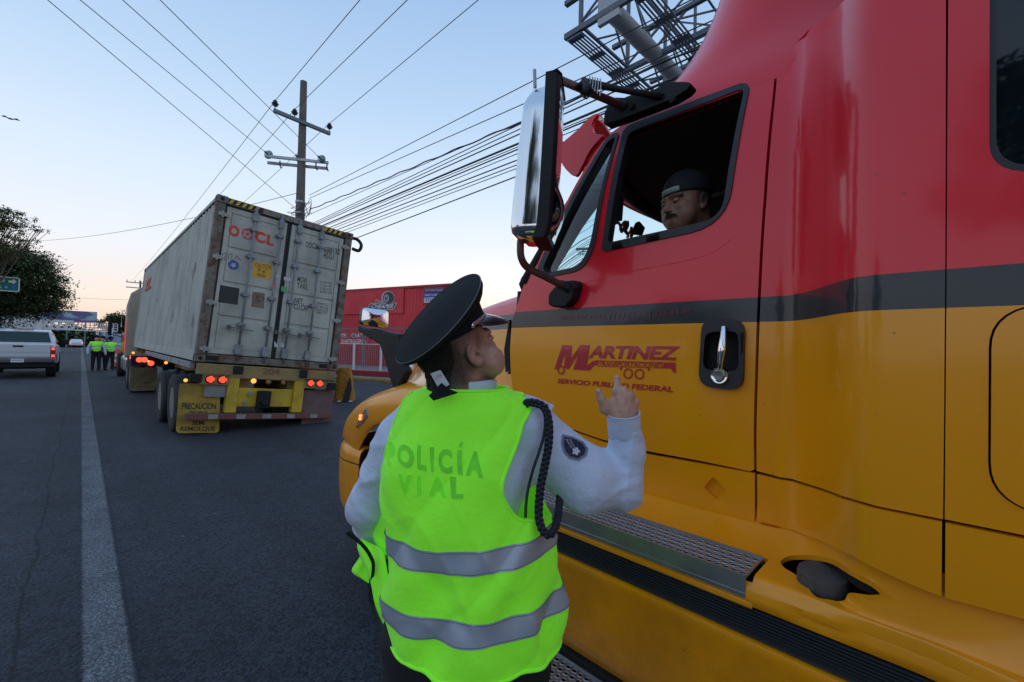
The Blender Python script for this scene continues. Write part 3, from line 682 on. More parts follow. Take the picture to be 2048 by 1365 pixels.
# hazard stripes on header
M_hy = mat('hazard_yellow', (.62, .38, .03), .6, var=.3, vscale=10)
for x0, x1 in ((.17, .72), (W-.62, W-.17)):
    k = 0; x = x0
    m = MB(); m.box(x0, x1, -.006, -.002, HC-.105, HC-.02); lmb(m, 'hazard_strip', M_gask, cont)
    while x < x1-.09:
        m = MB(); m.poly([(x, -.008, HC-.103), (x+.05, -.008, HC-.103), (x+.09, -.008, HC-.022), (x+.04, -.008, HC-.022)], (0, -.002, 0)); lmb(m, 'hazard_stripe', M_hy, cont); x += .1
xm = (cz(965, 210)[0]+cz(878, 925)[0])/2
DY = .045
grooves = [.14, .80, 1.40, 2.02, HC-.125]
for side, (x0, x1) in enumerate(((.15, xm-.02), (xm+.02, W-.15))):
    d = thing('x', '', '') if False else None
    m = MB(); m.box(x0, x1, DY+.012, DY+.05, .135, HC-.122); door = lmb(m, 'door', M_cgrey, cont)
    m = MB(); g = .012
    for a in ((x0-.012, x0+.018, .135, HC-.122), (x1-.016, x1+.018, .135, HC-.122), (x0, x1, .128, .15), (x0, x1, HC-.145, HC-.118)): m.box(a[0], a[1], DY-.012, DY+.02, a[2], a[3])
    lmb(m, 'gasket', M_gask, door)
    m = MB()
    for a in ((x0+.02, x0+.10, .15, HC-.15), (x1-.10, x1-.02, .15, HC-.15), (x0+.10, x1-.10, .15, .24), (x0+.10, x1-.10, HC-.25, HC-.15)): m.box(a[0], a[1], DY-.008, DY+.02, a[2], a[3])
    lmb(m, 'door_frame', M_cgrey, door, bevel=.005)
    for i in range(4):
        za, zb = grooves[i]+(.1 if i == 0 else .03), grooves[i+1]-(.13 if i == 3 else .03)
        m = MB(); m.box(x0+.11, x1-.11, DY-.006, DY+.013, za, zb); lmb(m, 'door_panel', M_cgrey, door, bevel=.012)
    # hinges
    hx = x0-.03 if side == 0 else x1+.03
    for z in (.22, 1.02, 1.82, HC-.32):
        m = MB(); m.box(hx-.075, hx+.075, DY-.06, DY-.02, z-.035, z+.035); m.cyl((hx-.01, DY-.05, z-.06), (hx-.01, DY-.05, z+.06), .018, 8); lmb(m, 'hinge', mat('hinge_paint', (.34, .34, .30), .6, var=.3, dirt=.4), door, bevel=.006)
# lock rods
for (ax, ay, bx_, by, hh) in ((790, 130, 680, 920, 0), (925, 180, 825, 930, 1), (1022, 215, 928, 950, 0), (1140, 255, 1052, 950, 1)):
    p, q = cz(ax, ay, -.02), cz(bx_, by, -.02); x = (p[0]+q[0])/2
    m = MB(); m.cyl((x, -.02, .05), (x, -.02, HC-.04), .0185, 10); rod = lmb(m, 'lock_rod', M_galv, cont, smooth=True)
    for z in (.22, .70, 1.25, 1.95, 2.45):
        m = MB(); m.box(x-.05, x+.05, -.045, .03, z-.035, z+.035); m.box(x-.075, x+.075, .0, .035, z-.02, z+.02); lmb(m, 'rod_bracket', M_galv, rod, bevel=.006)
    for q_ in ((x-.055, x+.055, -.05, .02, .16, .34), (x-.045, x+.045, -.045, .02, HC-.3, HC-.14)): m = MB(); m.box(*q_); lmb(m, 'cam_keeper', M_galv, rod, bevel=.008)
    z = .62; s = 1 if hh == 0 else -1
    if hh == 0 or ax > 1000:
        m = MB(); m.bar((x-.19, -.05, z+.02), (x+.19, -.05, z-.01), .03, .014); m.cyl((x, -.06, z-.05), (x, -.06, z+.08), .022, 8); m.box(x-.22, x-.16, -.055, .0, z-.02, z+.05); lmb(m, 'door_handle', mat('door_handle_steel', (.12, .13, .13), .6, .2, rust=.2, dscale=6), rod, bevel=.004)
# prints on the doors
M_ored = mat('container_print_red', (.62, .05, .025), .6, var=.15); M_oblk = mat('container_print_black', (.03, .032, .033), .7)
YP = DY-.0085
def cq(*z, y=YP): return [np.array(cz(a, b, y)) for a, b in z]
def ctext(s, q, mt=M_oblk, bold=.012, y=YP, name='print', sp=1.0):
    uv, F, _ = text_geo(s, bold, sp); V = bil(cq(*q, y=y), uv); V[:, 1] = y; return mobj(name, V, F, mt, cont, local=True)
ctext('O', [(634, 272), (693, 284), (694, 222), (636, 212)], M_ored, .05); ctext('O', [(703, 288), (765, 302), (766, 240), (705, 226)], M_ored, .05)
ctext('C', [(775, 306), (832, 318), (834, 258), (778, 244)], M_ored, .05); ctext('L', [(836, 320), (876, 329), (884, 285), (842, 262)], M_ored, .05)
fc = np.array(cz(736, 264, YP-.002)); V = []
for k in range(40):
    a = 2*math.pi*k/40; r = .072*(1+.22*math.cos(5*a)); V.append(fc+[r*math.cos(a), 0, r*math.sin(a)])
mobj('flower_emblem', V, [tuple(range(40))], mat('flower_grey', (.35, .33, .32), .6), cont, local=True)
V2 = [(v-fc)*.35+fc+[0, -.001, 0] for v in V]; mobj('flower_emblem', V2, [tuple(range(40))], M_ored, cont, local=True)
ctext('OOCU', [(1047, 334), (1108, 345), (1110, 313), (1049, 303)]); ctext('688132', [(1145, 362), (1230, 375), (1232, 343), (1147, 330)]); ctext('2', [(1256, 383), (1267, 385), (1268, 358), (1257, 356)]); ctext('45G1', [(1142, 391), (1196, 402), (1198, 374), (1144, 362)])
ctext('MGW.', [(1003, 519), (1058, 532), (1060, 500), (1005, 489)]); ctext('TARE.', [(1001, 553), (1061, 564), (1063, 535), (1003, 524)]); ctext('NET.', [(987, 631), (1036, 642), (1038, 613), (989, 603)]); ctext('CU.CAP.', [(984, 666), (1066, 679), (1068, 648), (986, 636)])
for (s, x, y) in (('32,500 KGS', 1125, 528), ('71,650 LBS', 1125, 545), ('3,760 KGS', 1125, 562), ('8,290 LBS', 1125, 579), ('28,740 KGS', 1108, 643), ('63,360 LBS', 1106, 659), ('76.4 CU.M', 1104, 674), ('2,698 CU.FT', 1102, 690)):
    ctext(s, [(x, y), (x+62, y+8), (x+62, y-6), (x, y-14)], bold=0)
M_sty = mat('sticker_yellow', (.66, .36, .02), .5, var=.1)
mobj('caution_sticker', cq((760, 491), (858, 509), (868, 425), (770, 408)), [(0, 1, 2, 3)], M_sty, cont, local=True)
ctext('CAUTION', [(777, 440), (860, 453), (862, 431), (779, 417)], y=YP-.002, bold=.0); ctext("9'-6\"", [(790, 467), (840, 476), (842, 455), (792, 445)], y=YP-.002, bold=.0); ctext('HIGH', [(786, 491), (830, 499), (832, 478), (788, 470)], y=YP-.002, bold=.0)
mobj('black_square', cq((578, 628), (683, 643), (694, 555), (590, 536)), [(0, 1, 2, 3)], M_oblk, cont, local=True)
mobj('data_plate', cq((757, 652), (823, 664), (829, 581), (763, 572)), [(0, 1, 2, 3)], mat('old_plate', (.22, .17, .14), .6, .3, var=.6, vscale=25, rust=.6), cont, local=True)
def cdisc(zx, zy, r, mt, name, n=20, y=YP):
    c = np.array(cz(zx, zy, y)); return mobj(name, [c+[r*math.cos(2*math.pi*k/n), 0, r*math.sin(2*math.pi*k/n)] for k in range(n)], [tuple(range(n))], mt, cont, local=True)
M_stb = mat('sticker_blue', (.04, .08, .28), .5); cdisc(661, 430, .085, M_stb, 'round_sticker')
c = np.array(cz(661, 430, YP-.002)); V = []; 
for k in range(10): a = 2*math.pi*k/10+.3; r = .06 if k % 2 else .025; V.append(c+[r*math.cos(a), 0, r*math.sin(a)])
mobj('sticker_star', V, [tuple(range(10))], mat('pale_print', (.4, .42, .45), .6), cont, local=True)
cdisc(562, 463, .028, mat('green_dot', (.02, .35, .15), .5), 'green_dot')
m = MB(); a = cz(915, 560, -.03); m.box(a[0], a[0]+.1, -.05, -.03, a[2]-.04, a[2]+.06); lmb(m, 'seal_tag', mat('seal_green', (.05, .33, .15), .4), cont, bevel=.004)
M_tape = mat('torn_label', (.55, .58, .6), .6, var=.2)
for q in ([(930, 492), (970, 500), (972, 520), (932, 512)], [(884, 480), (910, 486), (900, 500), (882, 496)], [(880, 868), (880, 836), (902, 866), (892, 870)], [(912, 868), (918, 840), (936, 858), (930, 872)]):
    mobj('torn_label', cq(*q, y=YP-.01), [(0, 1, 2, 3)], M_tape, cont, local=True)
m = MB(); a = cz(866, 540, -.02); m.box(a[0], a[0]+.07, -.03, -.01, a[2]-.03, a[2]+.04); lmb(m, 'orange_seal', mat('seal_orange', (.7, .16, .03), .4), cont)
m = MB(); pts = [cz(x, y, YP-.003) for x, y in ((600, 385), (606, 366), (622, 372), (612, 395), (630, 400), (640, 370), (655, 376), (648, 402), (668, 398), (676, 378), (690, 395), (704, 404))]
m.tube(smooth_open(pts, 4), .0035, 4); lmb(m, 'scribble', mat('scribble_grey', (.12, .13, .12), .7), cont)
ctext('OOCL', [(0, 0), (1, 0), (1, 1), (0, 1)], M_ored) if False else None
# letters on the side, far end
def sideq(*z): return [np.array(cside(220+a/2.677, 370+b/2.677, -.004)) for a, b in z]
uv, F, _ = text_geo('OOCL', .06); V = bil([np.array((-.006, 10.9, 1.93)), np.array((-.006, 9.2, 1.93)), np.array((-.006, 9.2, 2.35)), np.array((-.006, 10.9, 2.35))], uv); mobj('print', V, F, M_ored, cont, local=True)
# rust scabs on side panels and post
M_scab = mat('rust_scab', (.07, .045, .03), .9, var=.5, vscale=12)
rg = random.Random(11)
for (zx, zy, s) in ((452, 445, .10), (438, 480, .07), (440, 500, .06), (330, 700, .09), (322, 730, .07), (440, 730, .1), (438, 745, .06), (335, 640, .05), (345, 830, .06), (250, 620, .07), (205, 690, .1)):
    c = np.array(cside(220+zx/2.677, 370+zy/2.677, -.003)); V = []
    for k in range(12): a = 2*math.pi*k/12; r = s*rg.uniform(.4, 1.1); V.append(c+[0, .45*r*math.cos(a), 1.5*r*math.sin(a)])
    mobj('rust_patch', V, [tuple(range(12))], M_scab, cont, local=True)
# bent hose on the upper right corner
m = MB(); m.tube(smooth_open([(W+.0, .3, 2.86), (W+.12, .1, 2.84), (W+.2, -.0, 2.72), (W+.16, .0, 2.58), (W+.03, .05, 2.6)], 6), .035, 8); lmb(m, 'bent_rubber_hose', M_blk, cont, smooth=True)

# ------------------------------------------------------------------ chassis
chs = cthing('container_chassis', 'dirty yellow container trailer chassis with lit red tail lights under the grey container', 'trailer')
M_cy = mat('chassis_yellow', (.30, .22, .075), .65, var=.4, vscale=3, dirt=.9, dirtcol=(.12, .11, .085), dscale=2.2, bump=.2, bscale=25)
M_cy2 = mat('chassis_yellow_clean', (.52, .36, .02), .5, var=.3, vscale=3, dirt=.35, dirtcol=(.08, .06, .04), dscale=3)
M_cgry = mat('rail_grey', (.27, .28, .27), .6, .3, var=.3, dirt=.6, dscale=3)
def crect(zx0, zy0, zx1, zy1, y, name, mt, depth=.1, par=None, bevel=.006):
    a, b = cz(zx0, zy0, y), cz(zx1, zy1, y); m = MB(); m.box(min(a[0], b[0]), max(a[0], b[0]), y, y+depth, min(a[2], b[2]), max(a[2], b[2])); return lmb(m, name, mt, par or chs, bevel=bevel)
yb = -.02
za = cz(800, 985, yb)[2]
m = MB(); m.box(.06, W-.03, yb, yb+.2, -.26, -.03); lmb(m, 'rear_beam', M_cy, chs, bevel=.01)
for (a, b, c_, d) in ((665, 970, 712, 1015), (1020, 990, 1056, 1035), (430, 1010, 490, 1060), (1165, 1060, 1208, 1100)):
    crect(a, b, c_, d, yb-.03, 'twist_lock_housing', M_blk, .05)
text_geo('2U4', .02); uv, F, _ = text_geo('204', .03); V = bil([np.array(cz(x, y, yb-.004)) for x, y in ((815, 1015), (910, 1020), (910, 985), (815, 980))], uv); mobj('print', V, F, mat('faded_red', (.20, .10, .06), .8), chs, local=True)
zl = cz(570, 1042, yb)[2]; zr = cz(1095, 1072, yb)[2]
for q_ in ((490, 645), (1040, 1200)): m = MB(); m.box(cz(q_[0], 1040, yb)[0], cz(q_[1], 1060, yb)[0], yb, yb+.12, zl-.1, zl+.1); lmb(m, 'light_box', M_cy, chs, bevel=.01)
M_led = mat('tail_light_red', (.5, .02, .02), .3, emit=(1, .07, .035), estr=2.2); M_ledr = mat('tail_light_bezel', (.05, .01, .01), .4); M_amb = mat('marker_amber', (.6, .2, .02), .3, emit=(1, .35, .04), estr=1.6)
for (x, y) in ((536, 1042), (601, 1045), (1072, 1070), (1120, 1073)):
    c = cz(x, y, yb-.012); c[2] = zl+(0 if x < 700 else .01)
    m = MB(); m.lathe([(.068, .012), (.072, 0), (.066, -.014), (.001, -.016)], c, (0, 1, 0), 20); lamp = lmb(m, 'tail_light', M_ledr, chs)
    m = MB()
    for i in range(-3, 4):
        for j in range(-3, 4):
            if i*i+j*j <= 10: m.ico(c+np.array([i*.017+(.008 if j % 2 else 0), -.019, j*.016]), .0078, 1)
    lmb(m, 'led_cluster', M_led, lamp)
for k, (x, y) in enumerate(((768, 1050), (848, 1056), (927, 1058))):
    c = cz(x, y, yb-.012); m = MB(); m.lathe([(.046, .012), (.05, 0), (.03, -.02), (.001, -.024)], c, (0, 1, 0), 16); lamp = lmb(m, 'marker_light', M_amb if k == 0 else mat('marker_unlit', (.35, .14, .03), .4), chs)
    m = MB(); m.lathe([(.055, .01), (.055, -.01), (.045, -.012)], c, (0, 1, 0), 16, caps=False); lmb(m, 'bezel', M_blk, lamp)
zlow = cz(800, 1190, yb)[2]; zbump = cz(800, 1238, yb)[2]
for a, b in ((628, 690), (985, 1040)):
    m = MB(); m.box(cz(a, 1100, yb)[0], cz(b, 1100, yb)[0], yb+.005, yb+.16, zbump+.06, zl+.1); lmb(m, 'bumper_post', M_cy2, chs, bevel=.01)
m = MB(); m.box(cz(690, 1100, yb)[0], cz(985, 1100, yb)[0], yb+.05, yb+.12, zlow, cz(800, 1092, yb)[2]); lmb(m, 'lower_beam', M_cy2, chs, bevel=.01)
m = MB(); c = cz(825, 1150, yb); m.box(c[0]-.12, c[0]+.1, yb-.06, yb+.1, c[2]-.16, c[2]+.16); m.cyl((c[0]-.01, yb-.12, c[2]-.05), (c[0]-.01, yb, c[2]-.05), .06, 14); lmb(m, 'tow_hook', M_blk, chs, bevel=.02)
for z in ((748, 1118), (720, 1168)):
    c = cz(*z, yb+.04); m = MB(); m.cyl((c[0], yb+.0, c[2]), (c[0], yb+.06, c[2]), .035, 8); lmb(m, 'coupling', M_galv, chs)
# bumper bar with reflective red/white tape
x0, x1 = cz(402, 1238, yb-.06)[0], cz(1190, 1242, yb-.06)[0]; 
m = MB(); m.box(x0, x1, yb-.06, yb+.05, zbump-.05, zbump+.05); bpr = lmb(m, 'rear_bumper', mat('bumper_red', (.14, .085, .075), .6, var=.5, vscale=4, dirt=.6, dscale=3), chs, bevel=.008)
M_tw = mat('tape_white', (.34, .33, .30), .5, var=.6, vscale=8, dirt=.7); M_tr = mat('tape_red', (.20, .06, .055), .5, var=.6, dirt=.7)
x = x0+.05; k = 0
while x < x1-.1:
    wd = .14 if k % 2 else .26
    m = MB(); m.box(x, min(x+wd, x1-.02), yb-.0635, yb-.061, zbump-.038, zbump+.038); lmb(m, 'reflective_tape', M_tw if k % 2 else M_tr, bpr); x += wd+.01; k += 1
# mud flaps (hang plumb in front of the bumper's ends)
M_flap = mat('mud_flap_yellow', (.40, .27, .03), .7, var=.4, vscale=4, dirt=.6, dirtcol=(.10, .08, .05), dscale=2, bump=.2, bscale=20)
M_flapr = mat('mud_flap_red', (.16, .10, .10), .75, var=.4, vscale=4, dirt=.5, dscale=3)
def flap(zq, m_, txt=None):
    P = round_poly([cz(a, b, yb+.10)[[0, 2]] for a, b in zq], [.01, .01, .07, .07]); m = MB(); m.poly([(p[0], yb+.10, p[1]) for p in P], (0, .015, 0)); f = lmb(m, 'mud_flap', m_, chs)
    for s, q in (txt or []):
        uv, F, _ = text_geo(s, .02); V = bil([np.array(cz(a, b, yb+.10-.004)) for a, b in q], uv); V[:, 1] = yb+.096; mobj('print', V, F, M_oblk if s != 'AUTON' else mat('faded_red', (.22, .06, .04), .8), f, local=True)
    return f
flap([(372, 1065), (592, 1062), (584, 1328), (352, 1330)], M_flap, [('PRECAUCION', [(384, 1202), (566, 1202), (568, 1170), (386, 1166)]), ('DOBLE', [(428, 1232), (522, 1232), (522, 1212), (430, 1212)]), ('SEMI', [(440, 1286), (506, 1286), (508, 1262), (442, 1262)]), ('REMOLQUE', [(376, 1322), (562, 1322), (564, 1294), (378, 1294)])])
flap([(1030, 1100), (1192, 1095), (1190, 1308), (1024, 1314)], M_flapr)
crect(508, 1070, 618, 1138, yb+.05, 'licence_plate_bracket', M_cgry, .01)
# frame rails, side beam, cross members
m = MB(); 
for x in (.75, 1.55): m.box(x, x+.14, .15, 12.0, -.45, -.03)
for y in (.6, 1.6, 2.6, 4.2, 6, 8, 10, 11.8): m.box(.08, W-.08, y, y+.1, -.16, -.04)
lmb(m, 'frame_rail', M_cy, chs)
a = cside(220+205/2.677, 370+900/2.677, .04); b = cside(220+425/2.677, 370+948/2.677, .04)
m = MB(); m.box(-.03, .05, .2, a[1], -.14, -.03); sb = lmb(m, 'side_beam', M_cgry, chs, bevel=.01)
for i in range(14):
    y = .35+i*(a[1]-.6)/13; m = MB(); m.box(-.04, -.031, y, y+.09, -.12, -.05); lmb(m, 'bracket_tab', mat('tab_grey', (.35, .36, .35), .6, .3), sb)
for z in ((405, 1047), (125, 900), (300, 953)):
    c = cside(220+z[0]/2.677, 370+z[1]/2.677, -.05); m = MB(); m.ico(c, .03 if z[0] > 200 else .04, 2); lmb(m, 'side_marker', M_amb, chs)
# tandem axles
for y in (9.72, 10.98):
    xo = 1.16 if y < 10 else 1.12
    for x, s in ((xo+.14, -1), (xo+.46, -1), (xo+1.9, 1), (xo+2.22, 1)): wheel(chs, (x, y, .50 if s < 0 else .42), .50, .27, s)
    m = MB(); m.cyl((xo+.3, y, .5), (xo+2.1, y, .43), .07, 12); m.build('axle', M_blk, chs)
m = MB(); m.box(.5, .62, 1.0, 2.6, -.75, -.4); m.box(1.85, 1.97, 1.0, 2.6, -.75, -.4); lmb(m, 'suspension', M_blk, chs)
for x in (.4, 1.9): m = MB(); m.box(x, x+.12, 7.2, 7.32, -1.1, -.1); m.box(x-.1, x+.22, 7.1, 7.42, -1.14, -1.1); lmb(m, 'landing_leg', M_blk, chs)

# ------------------------------------------------------------------ tractor pulling it
ht = thing('semi_tractor', 'beige and red road tractor coupled ahead of the container, a sliver at its left', 'truck', (2.4, 21, 0))
M_hb = mat('haul_beige', (.42, .37, .29), .35, coat=.3, var=.15, dirt=.3); M_hr = mat('haul_red', (.5, .03, .03), .35, coat=.3)
G = []
for z, ins in ((.95, .0), (1.4, 0), (2.9, .02), (3.35, .12), (3.6, .4)):
    G.append([(1.17+ins, 21.75+ins*.2, z), (1.24+ins, 23.6-ins*1.2, z), (1.5+ins, 24.9-ins*2, z), (3.3-ins, 24.9-ins*2, z), (3.62-ins, 24.0-ins*1.2, z), (3.62-ins, 21.75+ins*.2, z)])
m = MB(); m.grid(G, closeu=True, capends=True); m.build('cab', M_hb, ht, bevel=.04)
m = MB(); m.box(1.16, 1.18, 21.72, 21.74, 1.15, 2.3); m.build('lit_edge_strip', mat('edge_red', (.6, .03, .03), .4, emit=(1, .05, .04), estr=.5), ht)
m = MB(); m.box(1.3, 3.5, 24.8, 27, .9, 1.9); m.build('hood', M_hr, ht, bevel=.1)
m = MB(); m.box(1.155, 1.165, 23.6, 24.2, 2.1, 2.75); m.build('side_window', mat('dark_glass', (.01, .012, .015), .08), ht)
m = MB(); m.box(.78, .9, 24.5, 24.75, 1.75, 2.55); mi_ = m.build('mirror', M_blk, ht, bevel=.03); m = MB(); m.bar((.85, 24.6, 2.5), (1.2, 24.4, 2.6), .03); m.bar((.85, 24.6, 1.8), (1.2, 24.4, 1.7), .03); m.build('mirror_arm', M_blk, mi_)
m = MB(); m.box(1.2, 1.75, 21.8, 24.4, .35, .95); m.build('fuel_tank', mat('tank_alu', (.6, .6, .6), .3, 1), ht, bevel=.12)
m = MB(); m.box(1.9, 2.1, 16.9, 25, .7, .98); m.box(2.8, 3.0, 16.9, 25, .7, .98); m.build('frame_rail', M_blk, ht)
for y in (17.55, 18.85):
    for x, s in ((1.22, -1), (1.54, -1), (3.1, 1), (3.42, 1)): wheel(ht, (x, y, .5), .5, .27, s)
for x, s in ((1.3, -1), (3.4, 1)): wheel(ht, (x, 25.7, .5), .5, .29, s)
yf = 16.75
a, b = onY(261, 736, yf), onY(313, 781, yf); m = MB(); P_ = round_poly([(a[0], a[2]), (b[0], a[2]), (b[0], b[2]), (a[0], b[2])], [.01, .01, .08, .08]); m.poly([(p[0], yf, p[1]) for p in P_], (0, .02, 0)); f = m.build('mud_flap', mat('mud_flap_dirty', (.17, .14, .07), .8, var=.4, vscale=4, dirt=.7, dscale=2), ht)
for s, r0, r1 in (('PRECAUCION', .36, .26), ('DOBLE', .54, .44), ('SEMI', .70, .61), ('REMOLQUE', .88, .78)):
    text_quad('print', s, [onY(268, 736+45*r0, yf-.006), onY(306, 736+45*r0, yf-.006), onY(306, 736+45*r1, yf-.006), onY(268, 736+45*r1, yf-.006)], mat('flap_print', (.14, .10, .04), .8), f)
m = MB(); a, b = onY(262, 712, yf), onY(316, 731, yf); m.box(a[0], b[0]+1.0, yf, yf+.1, b[2], a[2]); m.build('light_bar', M_blk, ht)
for px, py in ((279, 720), (289, 720), (302, 727)):
    c = onY(px, py, yf-.03); m = MB(); m.lathe([(.075, .02), (.07, -.01), (.001, -.02)], c, (0, 1, 0), 16); m.build('tail_light', M_led, ht)
c = onY(263, 715, 18.3); m = MB(); m.box(c[0]-.04, c[0]+.06, 18.2, 18.3, c[2]-.05, c[2]+.05); m.build('tail_light', M_led, ht)
for px, py in ((297, 723), (266, 706)):
    c = onY(px, py, yf-.03); m = MB(); m.ico(c, .03, 2); m.build('side_marker', M_amb, ht)

# ------------------------------------------------------------------ white pickup
pk0 = onZ(103, 753, 0); PX1 = pk0[0]+.12; PX0 = PX1-2.02; PY = pk0[1]-.95; PC = (PX0+PX1)/2
pk = thing('pickup_truck', 'white pickup truck driving away in the left lane with red tail lights lit', 'pickup', (PC, PY+2.9, 0), rot=(0, 0, 0))
M_pw = mat('pickup_white', (.62, .64, .66), .25, coat=.6, var=.06); M_pglass = mat('pickup_glass', (.02, .05, .05), .12, spec=.3)
def sec(y, hw, zlo, zhi, top, zt): return [(PC-hw, y, zlo), (PC-hw*1.0, y, zhi), (PC-top, y, zt), (PC+top, y, zt), (PC+hw*1.0, y, zhi), (PC+hw, y, zlo)]
G = [sec(PY+.12, .97, .62, 1.22, .93, 1.30), sec(PY+.2, 1.0, .58, 1.24, .96, 1.33), sec(PY+1.0, 1.01, .5, 1.24, .97, 1.33), sec(PY+2.0, 1.01, .5, 1.24, .97, 1.33), sec(PY+4.0, 1.01, .5, 1.22, .95, 1.30), sec(PY+5.4, .99, .5, 1.15, .9, 1.26), sec(PY+5.75, .9, .55, 1.0, .8, 1.1)]
m = MB(); m.grid(G, closeu=True, capends=True); body = m.build('body', M_pw, pk, bevel=.03)
G = [sec(PY+1.95, .94, 1.28, 1.34, .90, 1.36), sec(PY+2.15, .93, 1.28, 1.5, .76, 1.86), sec(PY+2.5, .93, 1.28, 1.5, .75, 1.93), sec(PY+3.4, .93, 1.28, 1.5, .75, 1.92), sec(PY+3.7, .93, 1.28, 1.45, .78, 1.80), sec(PY+4.4, .93, 1.25, 1.30, .9, 1.32)]
m = MB(); m.grid(G, closeu=True, capends=True); m.build('cab', M_pw, pk, bevel=.02)
m = MB(); m.add([(PC-.80, PY+1.945, 1.385), (PC+.80, PY+1.945, 1.385), (PC+.71, PY+2.115, 1.82), (PC-.71, PY+2.115, 1.82)], [(0, 1, 2, 3)]); m.build('rear_window', M_pglass, pk)
for s in (-1, 1):
    for ya, yb_ in ((2.35, 2.95), (3.02, 3.85)):
        m = MB(); q = [(PC+s*.935, PY+ya, 1.40), (PC+s*.935, PY+yb_+.25*(yb_ > 3.5), 1.40), (PC+s*.80, PY+yb_-.1, 1.80), (PC+s*.80, PY+ya, 1.80)]; q = [(x+s*.012, y, z) for x, y, z in q]; m.add(q, [(0, 1, 2, 3)]); m.build('side_window', M_pglass, pk)
m = MB(); m.box(PC-.86, PC+.86, PY+.06, PY+.13, .78, 1.32); tg = m.build('tailgate', M_pw, pk, bevel=.02)
m = MB(); m.box(PC-.80, PC+.80, PY+.052, PY+.062, 1.0, 1.02); m.box(PC-.86, PC+.86, PY+.045, PY+.062, .80, .86); m.build('tailgate_crease', mat('pickup_shadow_line', (.4, .41, .42), .3), tg)
m = MB(); m.box(PC-.14, PC+.14, PY+.04, PY+.065, 1.21, 1.27); m.build('tailgate_handle', M_blk, tg, bevel=.01)
for s in (-1, 1):
    m = MB(); xx = sorted((PC+s*.87, PC+s*1.0)); m.box(xx[0], xx[1], PY+.05, PY+.28, .80, 1.22); tl = m.build('tail_light', mat('lamp_dark_red', (.25, .01, .015), .2, coat=.5), pk, bevel=.015)
    for z in (.87, 1.15):
        m = MB(); m.box(xx[0]+.02, xx[1]-.02, PY+.035, PY+.052, z-.045, z+.045); m.build('lit_lamp', mat('brake_lamp', (.5, .02, .02), .3, emit=(1, .06, .05), estr=2.0), tl, bevel=.01)
m = MB(); m.box(PC-.99, PC+.99, PY-.02, PY+.16, .60, .76); m.build('bumper', mat('pickup_bumper', (.10, .11, .12), .25, .6), pk, bevel=.03)
m = MB(); m.box(PC-.97, PC+.97, PY+.05, PY+.3, .42, .60); m.box(PC-.5, PC+.5, PY+.3, PY+.5, .35, .5); m.box(PC-.85, PC+.85, PY+.3, PY+5.3, .36, .52); m.build('underbody', M_dark, pk)
m = MB(); m.box(PC-.17, PC+.17, PY-.035, PY-.02, .62, .76); pl = m.build('licence_plate', M_white, pk)
text_quad('plate_text', 'JW-44-73', [(PC-.13, PY-.04, .66), (PC+.13, PY-.04, .66), (PC+.13, PY-.04, .72), (PC-.13, PY-.04, .72)], mat('plate_ink', (.06, .1, .08), .6), pl, bold=.0)
m = MB(); m.box(PC-.28, PC+.28, PY+2.1, PY+2.2, 1.9, 1.945); m.build('third_brake_light', mat('lamp_dark_red', (.25, .01, .015), .2), pk, bevel=.01)
for s in (-1, 1):
    m = MB(); c = np.array([PC+s*1.2, PY+4.0, 1.42]); m.box(c[0]-.13, c[0]+.13, c[1]-.06, c[1]+.08, c[2]-.12, c[2]+.12); mr_ = m.build('side_mirror', M_blk, pk, bevel=.04); m = MB(); m.bar(c, (PC+s*.95, PY+4.05, 1.36), .08); m.build('mirror_arm', M_blk, mr_)
    for y in (.95, 4.75):
        wheel(pk, (PC+s*.86, PY+y, .40), .40, .27, s, nb=6, rimr=.6); m = MB(); m.lathe([(.5, -.02), (.5, .03), (.41, .03), (.41, -.02)], (PC+s*.985, PY+y, .43), (s, 0, 0), 28, caps=False); m.build('wheel_arch', M_dark, pk)
# far cars under the overpass
def far_car(px, py, Y, m_, label, group=None):
    p = onY(px, py, Y); t = thing('parked_car' if 0 else 'far_car', label, 'car', (p[0], Y, 0), group=group); x = p[0]
    G = [[(x-.85, y, z0), (x-.88, y, z1), (x-tw, y, z2), (x+tw, y, z2), (x+.88, y, z1), (x+.85, y, z0)] for y, z0, z1, tw, z2 in ((Y, .4, .8, .8, .85), (Y+.1, .35, .9, .8, .98), (Y+.9, .3, .95, .62, 1.42), (Y+2.4, .3, .95, .62, 1.45), (Y+3.1, .3, .9, .75, .98), (Y+4.2, .35, .75, .75, .8))]
    MB().grid(G, closeu=True, capends=True).build('body', m_, t, bevel=.05)
    MB().add([(x-.6, Y+.25, 1.02), (x+.6, Y+.25, 1.02), (x+.52, Y+.82, 1.36), (x-.52, Y+.82, 1.36)], [(0, 1, 2, 3)]).build('rear_window', M_pglass, t)
    for s in (-1, 1):
        for y in (.8, 3.4): MB().cyl((x+s*.62, Y+y, .32), (x+s*.86, Y+y, .32), .32, 14).build('wheel', M_tyre, t)
        MB().box(x+s*.7-.1, x+s*.7+.1, Y-.02, Y+.05, .7, .82).build('tail_light', M_led, t)
far_car(152, 688, 105, M_pw, 'small white car far down the road, nearest the overpass pier'); far_car(141, 685, 118, mat('car_silver', (.4, .42, .45), .3, .5), 'small silver car far down the road, left of the white one'); far_car(146, 684, 140, mat('car_dark_red', (.3, .03, .03), .3), 'small dark red car far down the road under the overpass')
